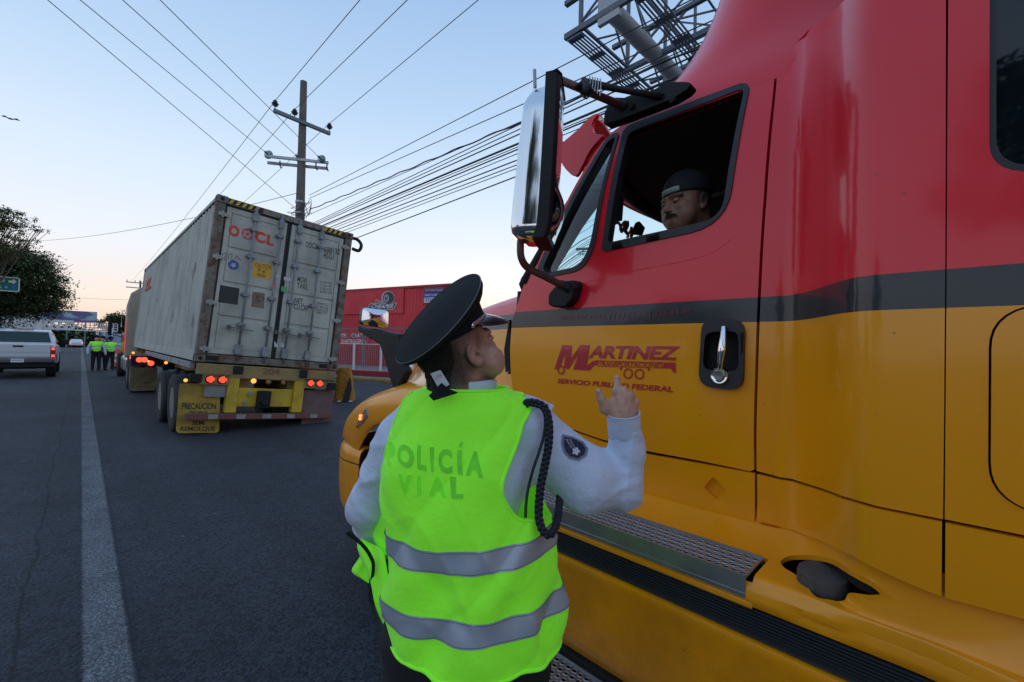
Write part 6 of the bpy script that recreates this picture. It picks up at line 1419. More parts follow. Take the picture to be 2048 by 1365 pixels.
fr = [[mpv(y)+E1*a+E2*b for a, b in ((-.006, .016), (-.009, -.028), (.015, -.04), (.195, -.04), (.22, -.028), (.217, .016))] for y in ysm]
m = MB(); m.grid(fr); m.F += [tuple(range(6)), tuple(range(nz2*6+5, nz2*6-1, -1))]; m.MI += [0, 0]; m.build('mirror_housing', M_blk, mirror, bevel=.008)
def mirror_glass(y0, y1, bul):
    G_ = [[mpv(y)+E1*(.018+.175*t)-E2*(.041+bul*(1-(2*t-1)**2)*(1-(2*(y-y0)/(y1-y0)-1)**2)) for t in np.linspace(0, 1, 9)] for y in np.linspace(y0, y1, 9)]
    return MB().grid(G_).build('mirror_glass', M_chrome, mirror, smooth=True)
mirror_glass(158, 348, .002); mirror_glass(356, 466, .035)
M_armc = mat('bracket_tube_worn', (.16, .08, .07), .45, .5, var=.4, vscale=15, dirt=.4)
br_top = round_poly([onX(x, y, 1.60)[1:] for x, y in z5([(580, 368), (585, 300), (600, 275), (632, 225), (700, 228), (850, 185), (900, 150), (1000, 148), (1040, 155), (1015, 190), (940, 235), (800, 290), (680, 335)])], .012, 3)
m = MB(); m.poly([(1.60+.0, y, z) for y, z in br_top], (-.055, 0, 0)); bt = m.build('mirror_bracket', M_blk, truck, bevel=.014)
for x, y in ((905, 212), (690, 245)): c = onX(1000+x/2.625, 120+y/2.625, 1.54); MB().lathe([(.014, .004), (.012, -.008), (.001, -.01)], c, (1, 0, 0), 10).build('bolt', M_dark, bt)
A1 = mir(300, 100, XM+.15); A2 = mir(650, 245, 1.55); MB().tube([A1, A2], .016, 12).build('upper_arm', M_armc, mirror, smooth=True)
MB().tube([A2+(A1-A2)*.04, A2+(A1-A2)*-.06], .022, 10).build('arm_socket', M_blk, mirror, smooth=True)
B1 = mir(430, 115, XM+.21); B2 = mir(850, 195, 1.545); MB().tube([mir(432, 150, XM+.20), B1, lerp3(B1, B2, .5)-[0, 0, .002], B2], [.02, .017, .012, .013], 10).build('brace_arm', M_blk, mirror, smooth=True)
MB().tube([mir(415, 150, XM+.19), mir(440, 118, XM+.21), mir(462, 160, XM+.19), mir(440, 188, XM+.18)], .02, 8).build('arm_clamp', M_blk, mirror, smooth=True)
m = MB()
for k in range(5): a = lerp3(mir(470, 112, XM+.205), mir(525, 125, XM+.22), k/4); m.tube([a+[0, 0, .02], a+[.006, 0, 0], a+[0, 0, -.025-.006*k]], .0028, 4)
m.tube([mir(455, 160, XM+.19), mir(450, 185, XM+.18), mir(458, 202, XM+.18)], .003, 4); m.build('tie_wire', M_steel, mirror)
L1 = [mir(118, 900, XM+.06), mir(108, 960, XM+.06), mir(112, 1040, XM+.07), mir(150, 1095, XM+.12), mir(240, 1140, XM+.2), mir(335, 1190, 1.50)]
MB().tube(smooth_open(L1, 5), .0155, 12).build('lower_arm', M_armc, mirror, smooth=True)
lb = round_poly([onX(x, y, 1.55)[1:] for x, y in z5([(362, 1172), (432, 1165), (438, 1190), (420, 1262), (385, 1302), (322, 1305), (295, 1290), (298, 1235), (335, 1195)])], .012, 3)
m = MB(); m.poly([(1.55, y, z) for y, z in lb], (-.06, .0, 0)); lbo = m.build('mirror_bracket', M_blk, truck, bevel=.016)
c = onX(1000+405/2.625, 120+1185/2.625, 1.485); MB().lathe([(.012, .0), (.010, -.008), (.001, -.009)], c, (1, 0, 0), 10).build('bolt', M_dark, lbo)
MB().tube([mir(320, 1182, 1.51), mir(372, 1206, 1.50)], .023, 10).build('arm_socket', M_blk, lbo, smooth=True)
MB().cyl(D(1070, 176, 1.70), D(1069, 140, 1.70), .007, 8).build('antenna_stub', M_alu, mirror)

# --- hood and fender
def hsec(Y):
    k = np.interp; xs = k(Y, [1.50, 1.8, 2.2, 2.7, 3.1, 3.4, 3.55], [1.585, 1.66, 1.74, 1.84, 1.95, 2.05, 2.15]); zt2 = k(Y, [1.50, 1.8, 2.2, 2.7, 3.1, 3.4, 3.55], [1.965, 1.945, 1.90, 1.80, 1.66, 1.48, 1.25])
    P_ = [(TC, zt2+.035), (TC-(TC-xs)*.55, zt2+.03), (xs+.14, zt2-.02), (xs+.035, zt2-.10), (xs+.005, zt2-.22)]
    # fender
    fz = k(Y, [1.50, 1.75, 2.1, 2.5, 2.9, 3.15, 3.35, 3.5], [1.50, 1.42, 1.37, 1.35, 1.27, 1.16, 1.03, .96]); fx = k(Y, [1.50, 1.75, 2.1, 2.6, 3.0, 3.25, 3.4, 3.52], [1.57, 1.52, 1.44, 1.41, 1.42, 1.435, 1.48, 1.60])
    P_ += [(xs-.01, max(fz+.12, zt2-.45)), ((xs+fx)/2+.02, fz+.025), (fx+.06, fz-.005), (fx+.012, fz-.06), (fx, fz-.14), (fx+.004, max(.87, min(fz-.25, 1.2))), (fx+.03, .855 if Y > 3.1 else np.interp(abs(Y-2.55), [0, .3, .5, .58], [1.12, 1.04, .85, .62]))]
    return [(x, Y, z) for x, z in P_]
ysH = [1.50, 1.6, 1.75, 1.95, 2.15, 2.35, 2.55, 2.75, 2.95, 3.1, 3.22, 3.34, 3.44, 3.52]
Gh = [hsec(y) for y in ysH]
MB().grid(Gh).build('hood', M_liv, truck, smooth=True, sub=1)
MB().grid([[(2*TC-x, y, z) for x, y, z in r_] for r_ in Gh]).build('hood', M_liv, truck, smooth=True, sub=1)
MB().grid([[(x*.98+TC*.02, 1.49, z-.01) for x, y, z in Gh[0]], [(TC, 1.49, .9)]*len(Gh[0])]).build('hood_seal', M_seam, truck)
m = MB(); m.box(TC-.55, TC+.55, 3.5, 3.62, .75, 1.45); m.build('grille', M_chrome, truck, bevel=.05)
# side cowl between hood and door, black gap
cz_ = [(1018, 640), (1023, 775), (1046, 806), (1038, 812), (1014, 790), (1008, 700)]
q = [onX(x, y, 1.60) for x, y in cz_]; MB().poly(q, (.02, 0, 0)).build('hinge_gap_trim', M_seam, truck)
# headlamp
hc = onX(729, 838, 1.47)
lm = [onX(x, y, 1.408) for x, y in ((731, 815), (722, 828), (712, 848), (710, 858), (722, 848), (735, 832))]
MB().poly(lm, (.12, 0, 0)).build('headlamp', mat('lamp_lens', (.25, .2, .15), .1, spec=.8, coat=1), truck, bevel=.01)
for x, y in ((721, 832), (720, 838)): MB().ico(onX(x, y, 1.404), .011, 2).build('turn_signal', mat('signal_orange', (.7, .12, .02), .2, emit=(1, .2, .05), estr=2.5), truck)
# bumper
mb_ = MB(); G_ = []
for x, yf_ in smooth_open([(1.44, 2.98), (1.42, 3.15), (1.44, 3.30), (1.52, 3.44), (1.75, 3.56), (2.1, 3.62), (TC, 3.64)], 4):
    o = np.array([x-2.3, yf_-2.6]); o = -o/np.linalg.norm(o)
    G_.append([(x+o[0]*i_, yf_+o[1]*i_, z) for i_, z in ((.09, .862), (.035, .852), (.010, .825), (0, .78), (-.003, .66), (0, .52), (.015, .40), (.05, .33))])
mb_.grid(G_); mb_.build('bumper', M_liv, truck, autos=40)
G2 = [[(2*TC-x, y, z) for x, y, z in r_] for r_ in G_]; MB().grid(G2).build('bumper', M_liv, truck, autos=40)
for z in (.742,): MB().tube([(r_[3][0]+.001, r_[3][1], z) for r_ in G_], .005, 6).build('bumper_groove', M_seam, truck)
# front wheels, rear wheels
for s_, x in ((-1, 1.62), (1, 2*TC-1.62)): wheel(truck, (x, 2.55, .52), .52, .3, s_)
for y in (-4.2, -5.5):
    for s_, x in ((-1, 1.45), (1, 2*TC-1.45)): wheel(truck, (x, y, .52), .52, .28, s_)
m = MB(); m.box(2.2, 2.4, -6, 3.2, .7, .95); m.box(2.96, 3.16, -6, 3.2, .7, .95); m.box(1.75, 3.6, .2, 3.3, .55, 1.1); m.build('frame_rail', M_int, truck)
# hood mirror
HMX = 1.60
arm = [onX(x, y, HMX) for x, y in ((782, 765), (797, 735), (786, 700), (768, 676), (745, 668), (722, 656))]
m = MB(); q = [onX(x, y, HMX) for x, y in ((788, 790), (768, 720), (758, 690), (716, 664), (714, 650), (728, 655), (796, 668), (800, 690), (800, 720), (812, 745))]
m.poly(q, (.06, .0, 0)); hm = m.build('hood_mirror_arm', M_blk, truck, bevel=.015)
hc = onX(749, 636, HMX+.02); G_ = []; 
tc_ = nrm([-.05, -1, .02]); rt = np.array([-tc_[1], tc_[0], 0]); rt = rt if rt.dot(ER) > 0 else -rt
sw, sh_ = .098*1.16, .078
def hmp(u, v, d): return hc+rt*u+EZ*v+tc_*d
outl = round_poly([(-sw, -sh_*.72), (sw, -sh_*1.05), (sw*1.0, sh_*.82), (-sw*.92, sh_*.95)], .03, 5)
m = MB(); n_ = len(outl)
rings = []
for sc_, d in ((.35, -.09), (.75, -.075), (.95, -.045), (1, -.0), (.985, .012)): rings.append([hmp(u*sc_, v*sc_, d) for u, v in outl])
m.grid(rings, closeu=True); m.F.append(tuple(range(n_))); m.MI.append(0); hmh = m.build('hood_mirror_shell', mat('mirror_shell', (.03, .032, .036), .35), hm, autos=40)
rings = []
for sc_ in (1, .8, .6, .4, .2, .02): rings.append([hmp(u*.97*sc_, v*.97*sc_, .012+.028*(1-sc_*sc_)) for u, v in outl])
m = MB(); m.grid(rings, closeu=True); m.build('hood_mirror_glass', M_chrome, hmh, smooth=True)
# ================================================================== people
def skin_mat(name, col, rough=.55):
    """skin with a per-vertex tint (alpha = how much) for stubble, lips, brows"""
    m = bpy.data.materials.new(name); m.use_nodes = True; t = m.node_tree; b = t.nodes['Principled BSDF']; L = t.links.new
    at = _nn(t, 'ShaderNodeAttribute', attribute_name='tint'); g = _nn(t, 'ShaderNodeTexCoord')
    n = _nn(t, 'ShaderNodeTexNoise'); n.inputs['Scale'].default_value = 45; n.inputs['Detail'].default_value = 5; L(g.outputs['Object'], n.inputs[0])
    n3 = _nn(t, 'ShaderNodeTexNoise'); n3.inputs['Scale'].default_value = 420; n3.inputs['Detail'].default_value = 3; L(g.outputs['Object'], n3.inputs[0])
    r1 = ramp(t, [(.3, tuple(c*.78 for c in col)), (.7, tuple(min(1, c*1.12) for c in col))]); L(n.outputs['Fac'], r1.inputs[0])
    gr = _nn(t, 'ShaderNodeMapRange', inp={1: .3, 2: .7, 3: -.22, 4: .22}); L(n3.outputs['Fac'], gr.inputs[0])
    ad = _nn(t, 'ShaderNodeMath', operation='MULTIPLY_ADD'); L(gr.outputs[0], ad.inputs[0]); L(at.outputs['Alpha'], ad.inputs[1]); L(at.outputs['Alpha'], ad.inputs[2]); ad.use_clamp = True
    mx = _nn(t, 'ShaderNodeMix', data_type='RGBA'); L(ad.outputs[0], mx.inputs[0]); L(r1.outputs[0], mx.inputs[6]); L(at.outputs['Color'], mx.inputs[7]); L(mx.outputs[2], b.inputs['Base Color'])
    b.inputs['Roughness'].default_value = rough; b.inputs['Subsurface Weight'].default_value = .12; b.inputs['Subsurface Radius'].default_value = (.01, .004, .002); b.inputs['Subsurface Scale'].default_value = .5
    bp = _nn(t, 'ShaderNodeBump', inp={0: .25, 1: .001}); L(n3.outputs['Fac'], bp.inputs['Height']); L(bp.outputs[0], b.inputs['Normal']); return m
M_skin = skin_mat('skin_tan', (.52, .29, .205)); M_skin2 = skin_mat('skin_brown', (.30, .155, .10))
def rot_axes(fwd, up):
    """columns: right, forward, up of a head in world space"""
    f = nrm(fwd); r = nrm(np.cross(f, up)); u = np.cross(r, f); return np.stack([r, f, u], 1)
def fib_axes(ry): c, s = math.cos(ry), math.sin(ry); return np.array([[c, 0, s], [0, 1, 0], [-s, 0, c]])
def head_sdf(P, neck=(0, -.045, -.17), full=1.0, must=False):
    d = g_el(P, (0, -.012, .045), (.076, .098, .088))
    d = smin(d, g_el(P, (0, .03, -.03), (.064, .070, .070)), .03)
    d = smin(d, g_el(P, (0, .055, -.078), (.036+.01*full, .034, .028)), .03)
    for s in (-1, 1):
        d = smin(d, g_el(P, (s*.044*full, .050, -.040), (.030, .034, .040)), .02)      # cheek / jowl
        d = smin(d, g_el(P, (s*.040, .072, -.012), (.020, .018, .014)), .015)
        d = smin(d, g_rc(P, (s*.012, .096, .026), (s*.046, .080, .027), .009, .008), .012)   # brow ridge
        d = smax(d, -g_el(P, (s*.031, .106, .008), (.017, .016, .011)), .012)         # eye socket
    d = smin(d, g_rc(P, (0, .090, .018), (0, .112, -.022), .008, .0125), .010)
    for s in (-1, 1): d = smin(d, g_rc(P, (s*.010, .102, -.025), (s*.013, .098, -.026), .0085, .007), .006)
    d = smin(d, g_el(P, (0, .086, -.048), (.024, .012, .005)), .005); d = smin(d, g_el(P, (0, .085, -.060), (.020, .011, .0055)), .005)
    d = smax(d, -g_el(P, (0, .100, -.0535), (.021, .010, .0022)), .003)
    if must: d = smin(d, g_el(P, (0, .094, -.040), (.030, .010, .0065)), .006)
    # neck
    d = smin(d, g_rc(P, (0, -.025, -.03), neck, .060, .066), .03)
    # lids and eyes
    for s in (-1, 1): d = smin(d, g_el(P, (s*.031, .088, .0075), (.0135, .0115, .0095)), .003)
    # ears
    for s in (-1, 1):
        q = (P-np.array([s*.079, -.006, -.004])); a = R(14); c, sn = math.cos(a), math.sin(a); sp_ = R(3)*s
        # tilt back in the side plane, then flare out from the head
        x = q[..., 0]*math.cos(sp_)+q[..., 1]*math.sin(sp_); y = -q[..., 0]*math.sin(sp_)+q[..., 1]*math.cos(sp_); z = q[..., 2]
        y2 = y*c+z*sn; z2 = -y*sn+z*c; Q = np.stack([x, y2, z2], -1)
        e = g_el(Q, (0, 0, .004), (.0085, .0185, .0315)); e = smin(e, g_el(Q, (0, .004, -.024), (.0065, .010, .011)), .008)
        cv = g_el(Q, (s*.0075, .004, .004), (.0085, .0125, .0205)); e = smax(e, -cv, .0025)
        e = smin(e, g_rc(Q, (s*.001, .006, .016), (s*.001, -.006, -.004), .0035, .003), .004)
        e = smin(e, g_el(Q, (s*.002, .015, -.002), (.005, .005, .007)), .004)
        e = smax(e, -g_el(Q, (s*.004, .008, -.004), (.010, .0055, .008)), .003)
        d = smin(d, e, .006)
    return d
def set_tint(o, fn, M_local=None):
    """fn(P Nx3 world) -> Nx4 rgba"""
    me = o.data; n = len(me.vertices); P = np.zeros(n*3); me.vertices.foreach_get('co', P); P = P.reshape(-1, 3)
    Mw = np.array(wmat(o)); P = P@Mw[:3, :3].T+Mw[:3, 3]
    c = me.color_attributes.new('tint', 'FLOAT_COLOR', 'POINT'); c.data.foreach_set('color', fn(P).astype(np.float32).ravel())
def nets(fn, lo, hi, h): V, F = sdf_mesh(fn, lo, hi, h); return recalc(V, F)
def joinm(L):
    V = []; F = []
    for v, f in L: n = len(V); V += list(v); F += [tuple(i+n for i in q) for q in f]
    return V, F

# ------------------------------------------------------------------ the police officer
BC = 1.14
cop = thing('person', 'police officer in lime vest and black peaked cap raising a hand beside the red truck', 'person', list(L2W(-.11, 1.17, 0)[:2])+[0])
M_hv = mat('hi_vis_lime', (.29, .97, .03), .75, var=.06, vscale=6, bump=.35, bscale=16, bdist=.02, sheen=.15, emit=(.16, .75, .01), estr=.15)  # small emission on the vest cloth stands in for fluorescence
M_refl = mat('reflective_tape', (.40, .45, .52), .42, .25, var=.12, vscale=14, bump=.2, bscale=500, bdist=.001)
M_shirt = mat('police_shirt', (.56, .64, .80), .8, var=.05, vscale=5, bump=.45, bscale=24, bdist=.015, sheen=.1)
M_pants = mat('black_trousers', (.012, .013, .016), .85, var=.2, vscale=20); M_cap = mat('cap_cloth', (.009, .011, .014), .9, spec=.25, bump=.3, bscale=500, bdist=.001)
M_pat = mat('patent_leather', (.012, .014, .02), .28, coat=.3); M_silv = mat('silver_braid', (.55, .56, .60), .35, .7); M_cord = mat('navy_cord', (.008, .010, .020), .6, bump=.3, bscale=400, bdist=.001)
# head
FA = R(48); PB = R(22)
fh = ER*math.sin(FA)+EF*math.cos(FA); fwd = fh*math.cos(PB)+EZ*math.sin(PB); HA = rot_axes(fwd, EZ)
HC_ = D(914, 706, 1.115)
n_ = nrm(-.64*ER-.45*EF+.62*EZ); dc = D(874, 633, 1.075)
def hw(p): return HC_+np.asarray(p, float)@HA.T
LV = lambda P: P
hV, hF = nets(lambda P: smax(head_sdf(P, neck=(0, -.075, -.16), full=1.55), ((HC_+P@HA.T)-dc)@n_+.014, .004), (-.12, -.15, -.20), (.12, .14, .15), .0023)
hVw = HC_+hV@HA.T
# right hand: back of the hand to the camera, index finger up, others curled away
bh = 1.17
def Hp(x, y, db=0.0): return D(1140+x/9.1, 730+y/9.1, bh+db)     # from the 9.1x zoom
wr = Hp(965, 1000); 
def hand_sdf(P):
    k1, k2, k3, k4 = Hp(850, 500, .005), Hp(975, 480, .0), Hp(1090, 560, .0), Hp(1180, 680, .008)
    d = g_rc(P, Hp(900, 1050), Hp(870, 560, .004), .026, .0145)
    d = smin(d, g_rc(P, Hp(960, 1050), Hp(965, 560), .028, .0150), .012); d = smin(d, g_rc(P, Hp(1020, 1050), Hp(1060, 630), .026, .0145), .012); d = smin(d, g_rc(P, Hp(1080, 1040), Hp(1150, 750, .006), .024, .0135), .012)
    d = smin(d, g_rc(P, Hp(820, 890), Hp(660, 720, -.004), .022, .016), .018)
    for k in (k1, k2, k3, k4): d = smin(d, np.linalg.norm(P-k, axis=-1)-.0125, .006)
    # thumb
    t0, t1, t2 = Hp(640, 800, -.006), Hp(575, 640, -.010), Hp(520, 490, -.006)
    d = smin(d, g_rc(P, t0, t1, .0160, .0120), .006); d = smin(d, g_rc(P, t1, t2, .0118, .0092), .002)
    # index: proximal up and away, then straight up
    i1, i2, i3 = Hp(868, 400, .012), Hp(862, 320, .026), Hp(850, 250, .036)
    d = smin(d, g_rc(P, k1, i1, .0125, .0108), .004); d = smin(d, g_rc(P, i1, i2, .0106, .0098), .002); d = smin(d, g_rc(P, i2, i3, .0096, .0085), .002)
    # three fingers bent away from the camera and curled down
    for k, dx, L1 in ((k2, 20, .040), (k3, 35, .037), (k4, 25, .030)):
        a = k+EF*L1+EZ*.004+ER*.003; b = a+EF*.008-EZ*.022; c = b-EF*.016-EZ*.010
        d = smin(d, g_rc(P, k, a, .0118, .0102), .003); d = smin(d, g_rc(P, a, b, .0100, .0092), .002); d = smin(d, g_rc(P, b, c, .0090, .0080), .002)
    # tendons / knuckle dimples
    for a, b in (((930, 820), (965, 600)), ((990, 830), (1060, 650)), ((870, 800), (860, 600))): d = smin(d, g_rc(P, Hp(*a)-EF*.022, Hp(*b)-EF*.013, .003, .003), .006)
    return d
cen = Hp(900, 700); nV, nF = nets(hand_sdf, cen-[.11, .11, .11], cen+[.11, .11, .10], .0021)

# left hand resting at the belt (hidden in front) and the rest of the body under the clothes
def body_sdf(P):
    q = lambda a, b, c: L2W(a, b, c)
    d = g_rc(P, q(-.10, 1.15, .98), q(-.12, 1.15, 1.32), .13, .14); d = smin(d, g_rc(P, q(-.23, 1.17, 1.36), q(-.02, 1.15, 1.35), .055, .055), .06)
    for s in (-.11, .09): d = smin(d, g_rc(P, q(-.10+s, 1.17, .90), q(-.10+s*1.2, 1.19, .50), .09, .06), .03); d = smin(d, g_rc(P, q(-.10+s*1.2, 1.19, .50), q(-.10+s*1.2, 1.16, .10), .06, .04), .02)
    return d
c0 = L2W(-.1, 1.16, .75); bV, bF = nets(body_sdf, c0-[.42, .42, .80], c0+[.42, .42, .75], .016)
lh = [D(770, 1120, 1.36), D(815, 1135, 1.38)]
def lhand(P):
    d = g_rc(P, lh[0], lh[1], .034, .026)
    for k in range(4): a = lh[1]+EZ*(.024-.016*k); b = a+ER*.03+EF*.012; c = b+ER*.012-EF*.028; d = smin(d, g_rc(P, a, b, .010, .009), .003); d = smin(d, g_rc(P, b, c, .009, .008), .002)
    return smin(d, g_rc(P, lh[0]+EZ*.02, lh[0]+EZ*.045+ER*.04-EF*.01, .013, .010), .006)
lV, lF = nets(lhand, lh[0]-[.10, .10, .09], lh[1]+[.11, .11, .09], .005)
V, F = joinm([(hVw, hF), (nV, nF), (bV, bF), (lV, lF)])
body = mobj('body', V, F, M_skin, cop, smooth=True)
for (x0, y0, db, x1, y1) in ((850, 240, .030, 846, 208), (516, 492, -.014, 500, 455)):
    a, b = Hp(x0, y0, db), Hp(x1, y1, db); c_ = (a+b)/2-EF*.0072; u_ = nrm(b-a); MB().grid([[c_+u_*(v_*.0055)+ER*(w__*.0046)+EF*(.0022*w__*w__+.001*v_*v_) for w__ in np.linspace(-1, 1, 7)] for v_ in np.linspace(-1, 1, 6)]).build('nail', mat('nail', (.62, .42, .36), .3, coat=.3), body, smooth=True)
def cop_tint(P):
    q = (P-HC_)@HA; x, y, z = q[:, 0], q[:, 1], q[:, 2]; out_ = np.zeros((len(P), 4)); out_[:, :3] = (.035, .026, .022)
    near = np.linalg.norm(q, axis=1) < .2
    hair = (1-sstep(y+.35*np.maximum(0, -z), .00, .045))*sstep(z-.55*y, -.075, -.01)       # fades on temple and nape
    side = sstep(z, -.02, .03)*(1-sstep(y, .02, .07)); ear = np.exp(-((y+.004)/.028)**2-((z+.004)/.036)**2)*(np.abs(x) > .070)
    nape = (1-sstep(y, -.045, .0))*sstep(z, -.11, -.05)
    a = np.maximum(np.maximum(nape*.95, side*.72), hair*.8)*(1-ear); out_[:, 3] = a*near*(z > -.125)
    return out_
set_tint(body, cop_tint)
# hair: short, thick at the back, as a fuzzy shell plus strands
def hair_sdf(P):
    base = head_sdf(P, neck=(0, -.075, -.16), full=1.55)-.0030
    m_ = np.maximum(P[..., 1]+.050-.45*np.minimum(P[..., 2]+.0, 0), -(P[..., 2]+.070))
    m_ = np.maximum(m_, P[..., 2]-.06)
    n = .0022*np.sin(P[..., 0]*310)*np.sin(P[..., 2]*270)*np.sin(P[..., 1]*290)
    return smax(base+n, m_, .012)
aV, aF = nets(hair_sdf, (-.11, -.14, -.12), (.11, .08, .12), .0032)
M_hair = mat('hair_black', (.018, .014, .012), .75, var=.4, vscale=60, bump=1, bscale=260, bdist=.004)
hair = mobj('hair', HC_+aV@HA.T, aF, M_hair, cop, smooth=True)
idx = rng.choice(len(aV), 5200); S = MB(); Vh = []; Fh = []
for i in idx:
    p = aV[i]
    if p[1] > .03: continue
    o = nrm(p-np.array([0, -.01, .03])); o = nrm(o*.6+np.array([0, -.1, -.75])+rng.normal(0, .25, 3)); l = rng.uniform(.004, .010); s_ = nrm(np.cross(o, rng.normal(0, 1, 3)))*.0005
    k = len(Vh); Vh += [p+s_, p-s_, p+o*l]; Fh.append((k, k+1, k+2))
st = mobj('hair_strands', HC_+np.array(Vh)@HA.T, Fh, M_hair, hair); st['kind'] = 'stuff'

# --- shirt
shR = D(1066, 848, 1.16); elR = D(1238, 972, 1.19); wrR = Hp(975, 1010)
shL = D(800, 866, 1.18); elL = D(738, 1012, 1.22); wrL = lh[0]+ER*-.02
def folds(P, a, b, amp, freq, ph=0):
    d = nrm(np.asarray(b)-np.asarray(a)); t = (P-a)@d; u, v = frame(d); x = (P-a)@u; y = (P-a)@v
    w1 = t*freq+ph+2.6*np.sin(x*24+ph+t*13)+1.9*np.cos(y*19-t*17); w2 = t*freq*.55-x*38+ph*2+1.7*np.sin(y*23+t*20)
    r1 = (1-np.abs(np.sin(w1*.5)))**2.2; r2 = (1-np.abs(np.sin(w2*.5)))**2.5
    return amp*(.55-1.25*r1*(.5+.5*np.sin(t*31+x*15+ph))-.95*r2)
def shirt_sdf(P):
    q = lambda a, b, c: L2W(a, b, c)
    d = g_rc(P, q(-.115, 1.15, .98), q(-.125, 1.15, 1.24), .135, .150); d = smin(d, g_rc(P, q(-.205, 1.16, 1.30), q(-.045, 1.15, 1.30), .118, .112), .06)
    d = smin(d, g_rc(P, q(-.235, 1.165, 1.395), q(-.02, 1.155, 1.388), .076, .076), .05)
    d = smin(d, np.linalg.norm(P-D(1050, 846, 1.135), axis=-1)-.062, .04)
    mR = D(1168, 957, 1.17)
    d = smin(d, g_rc(P, shR-EZ*.012-ER*.02, mR, .074, .084), .05)
    arm = smin(g_rc(P, mR, elR, .084, .058), g_rc(P, elR+ER*.012, D(1255, 905, 1.185), .050, .048), .035)
    arm = smin(arm, g_rc(P, D(1255, 905, 1.185), wrR+EZ*.012, .046, .038), .02)
    arm = smin(arm, np.linalg.norm(P-(elR+ER*.018-EZ*.022), axis=-1)-.036, .03)
    arm = arm+folds(P, shR, elR, .0055, 62, .6)*sstep((P-shR)@nrm(elR-shR), .02, .12)+folds(P, elR, wrR, .0035, 95, 2)
    # deep creases radiating from the armpit
    for k, (a, b) in enumerate((((1118, 985), (1200, 920)), ((1110, 1000), (1235, 985)), ((1115, 960), (1165, 890)), ((1240, 1000), (1215, 905)))):
        arm = smax(arm, -(g_rc(P, D(*a, 1.095), D(*b, 1.12), .006, .002)), .012)
    ax_ = nrm(wrR-D(1250, 880, 1.185)); arm = smax(arm, (P-(wrR+ax_*.012))@ax_, .002); arm = smax(arm, -g_rc(P, wrR-ax_*.03, wrR+ax_*.05, .030, .036), .002)
    d = smin(d, arm, .03)
    aL = smin(g_rc(P, shL-EZ*.01, elL, .066, .056), g_rc(P, elL, wrL, .056, .044), .03); aL = aL+folds(P, shL, elL, .006, 55, 3)
    d = smin(d, aL, .03); cuts = wrR
    return d
c0 = L2W(-.05, 1.17, 1.25)
sV, sF = nets(shirt_sdf, L2W(-.05, 1.17, 1.23)-[.52, .52, .42], L2W(-.05, 1.17, 1.23)+[.52, .52, .33], .0055)
shirt = mobj('shirt', sV, sF, M_shirt, cop, smooth=True)
smo = shirt.modifiers.new('s', 'SMOOTH'); smo.factor = .5; smo.iterations = 1
bv_s = BVHTree.FromPolygons([Vector(v) for v in sV], [tuple(f) for f in sF])
def cast(bvh, px, py, off=.002):
    d = ray(px, py); d = d/np.linalg.norm(d); h = bvh.ray_cast(Vector(C0), Vector(d))
    return None if h[0] is None else np.array(h[0])-d*off
# cuff and collar
ax_ = nrm(wrR-D(1250, 880, 1.185)); m = MB(); G_ = []
u, v = frame(ax_)
for r_q, t in ((.041, -.052), (.0445, -.050), (.0445, -.02), (.0445, .010), (.0455, .024), (.0435, .0248), (.037, .0)):
    G_.append([wrR+ax_*t+(u*math.cos(a)*1.0+v*math.sin(a)*.92)*r_q for a in np.linspace(0, 2*math.pi, 36, endpoint=False)])
m.grid(G_, closeu=True); m.build('cuff', M_shirt, shirt, autos=60)
# collar ring
nk = D(932, 790, BC+.002); nk[2] = 1.502; G_ = []
for (ra, rb, dz) in ((.074, .070, -.03), (.080, .078, .010), (.080, .078, .024), (.076, .074, .026), (.070, .068, -.005)):
    G_.append([L2W(*(W2L(nk)+np.array([ra*math.cos(a), -rb*math.sin(a), dz-.010*math.cos(a)-.006*math.sin(a)+.004*math.sin(3*a)]))) for a in np.linspace(0, 2*math.pi, 40, endpoint=False)])
MB().grid(G_, closeu=True).build('collar', M_shirt, shirt, smooth=True)

# --- vest: ring loft, cut in (u, v)
VR = [(1.502, 856, 1004, .094, .08), (1.490, 830, 1022, .098, .09), (1.474, 806, 1056, .102, .10), (1.452, 796, 1072, .110, .11), (1.405, 784, 1082, .125, .13), (1.30, 757, 1092, .152, .16), (1.22, 764, 1097, .160, .18), (1.147, 776, 1104, .164, .20), (1.075, 779, 1112, .166, .22), (.97, 781, 1124, .168, .22), (.90, 786, 1128, .168, .21), (.83, 790, 1127, .166, .20)]
VZ = np.array([r_[0] for r_ in VR]); kk = BC/871
VA = np.array([((r_[1]+r_[2])/2+9-1024)*kk for r_ in VR]); VH = np.array([(r_[2]-r_[1])/2*kk*.918 for r_ in VR]); VN = np.array([r_[3] for r_ in VR]); VFr = np.array([r_[4] for r_ in VR])
def cint(z, A):
    o = VZ[::-1]; B = A[::-1]; i = np.clip(np.searchsorted(o, z)-1, 0, len(o)-2); t = np.clip((z-o[i])/(o[i+1]-o[i]), 0, 1)
    m_ = np.gradient(B, o); h = o[i+1]-o[i]; return (2*t**3-3*t*t+1)*B[i]+(t**3-2*t*t+t)*h*m_[i]+(-2*t**3+3*t*t)*B[i+1]+(t**3-t*t)*h*m_[i+1]
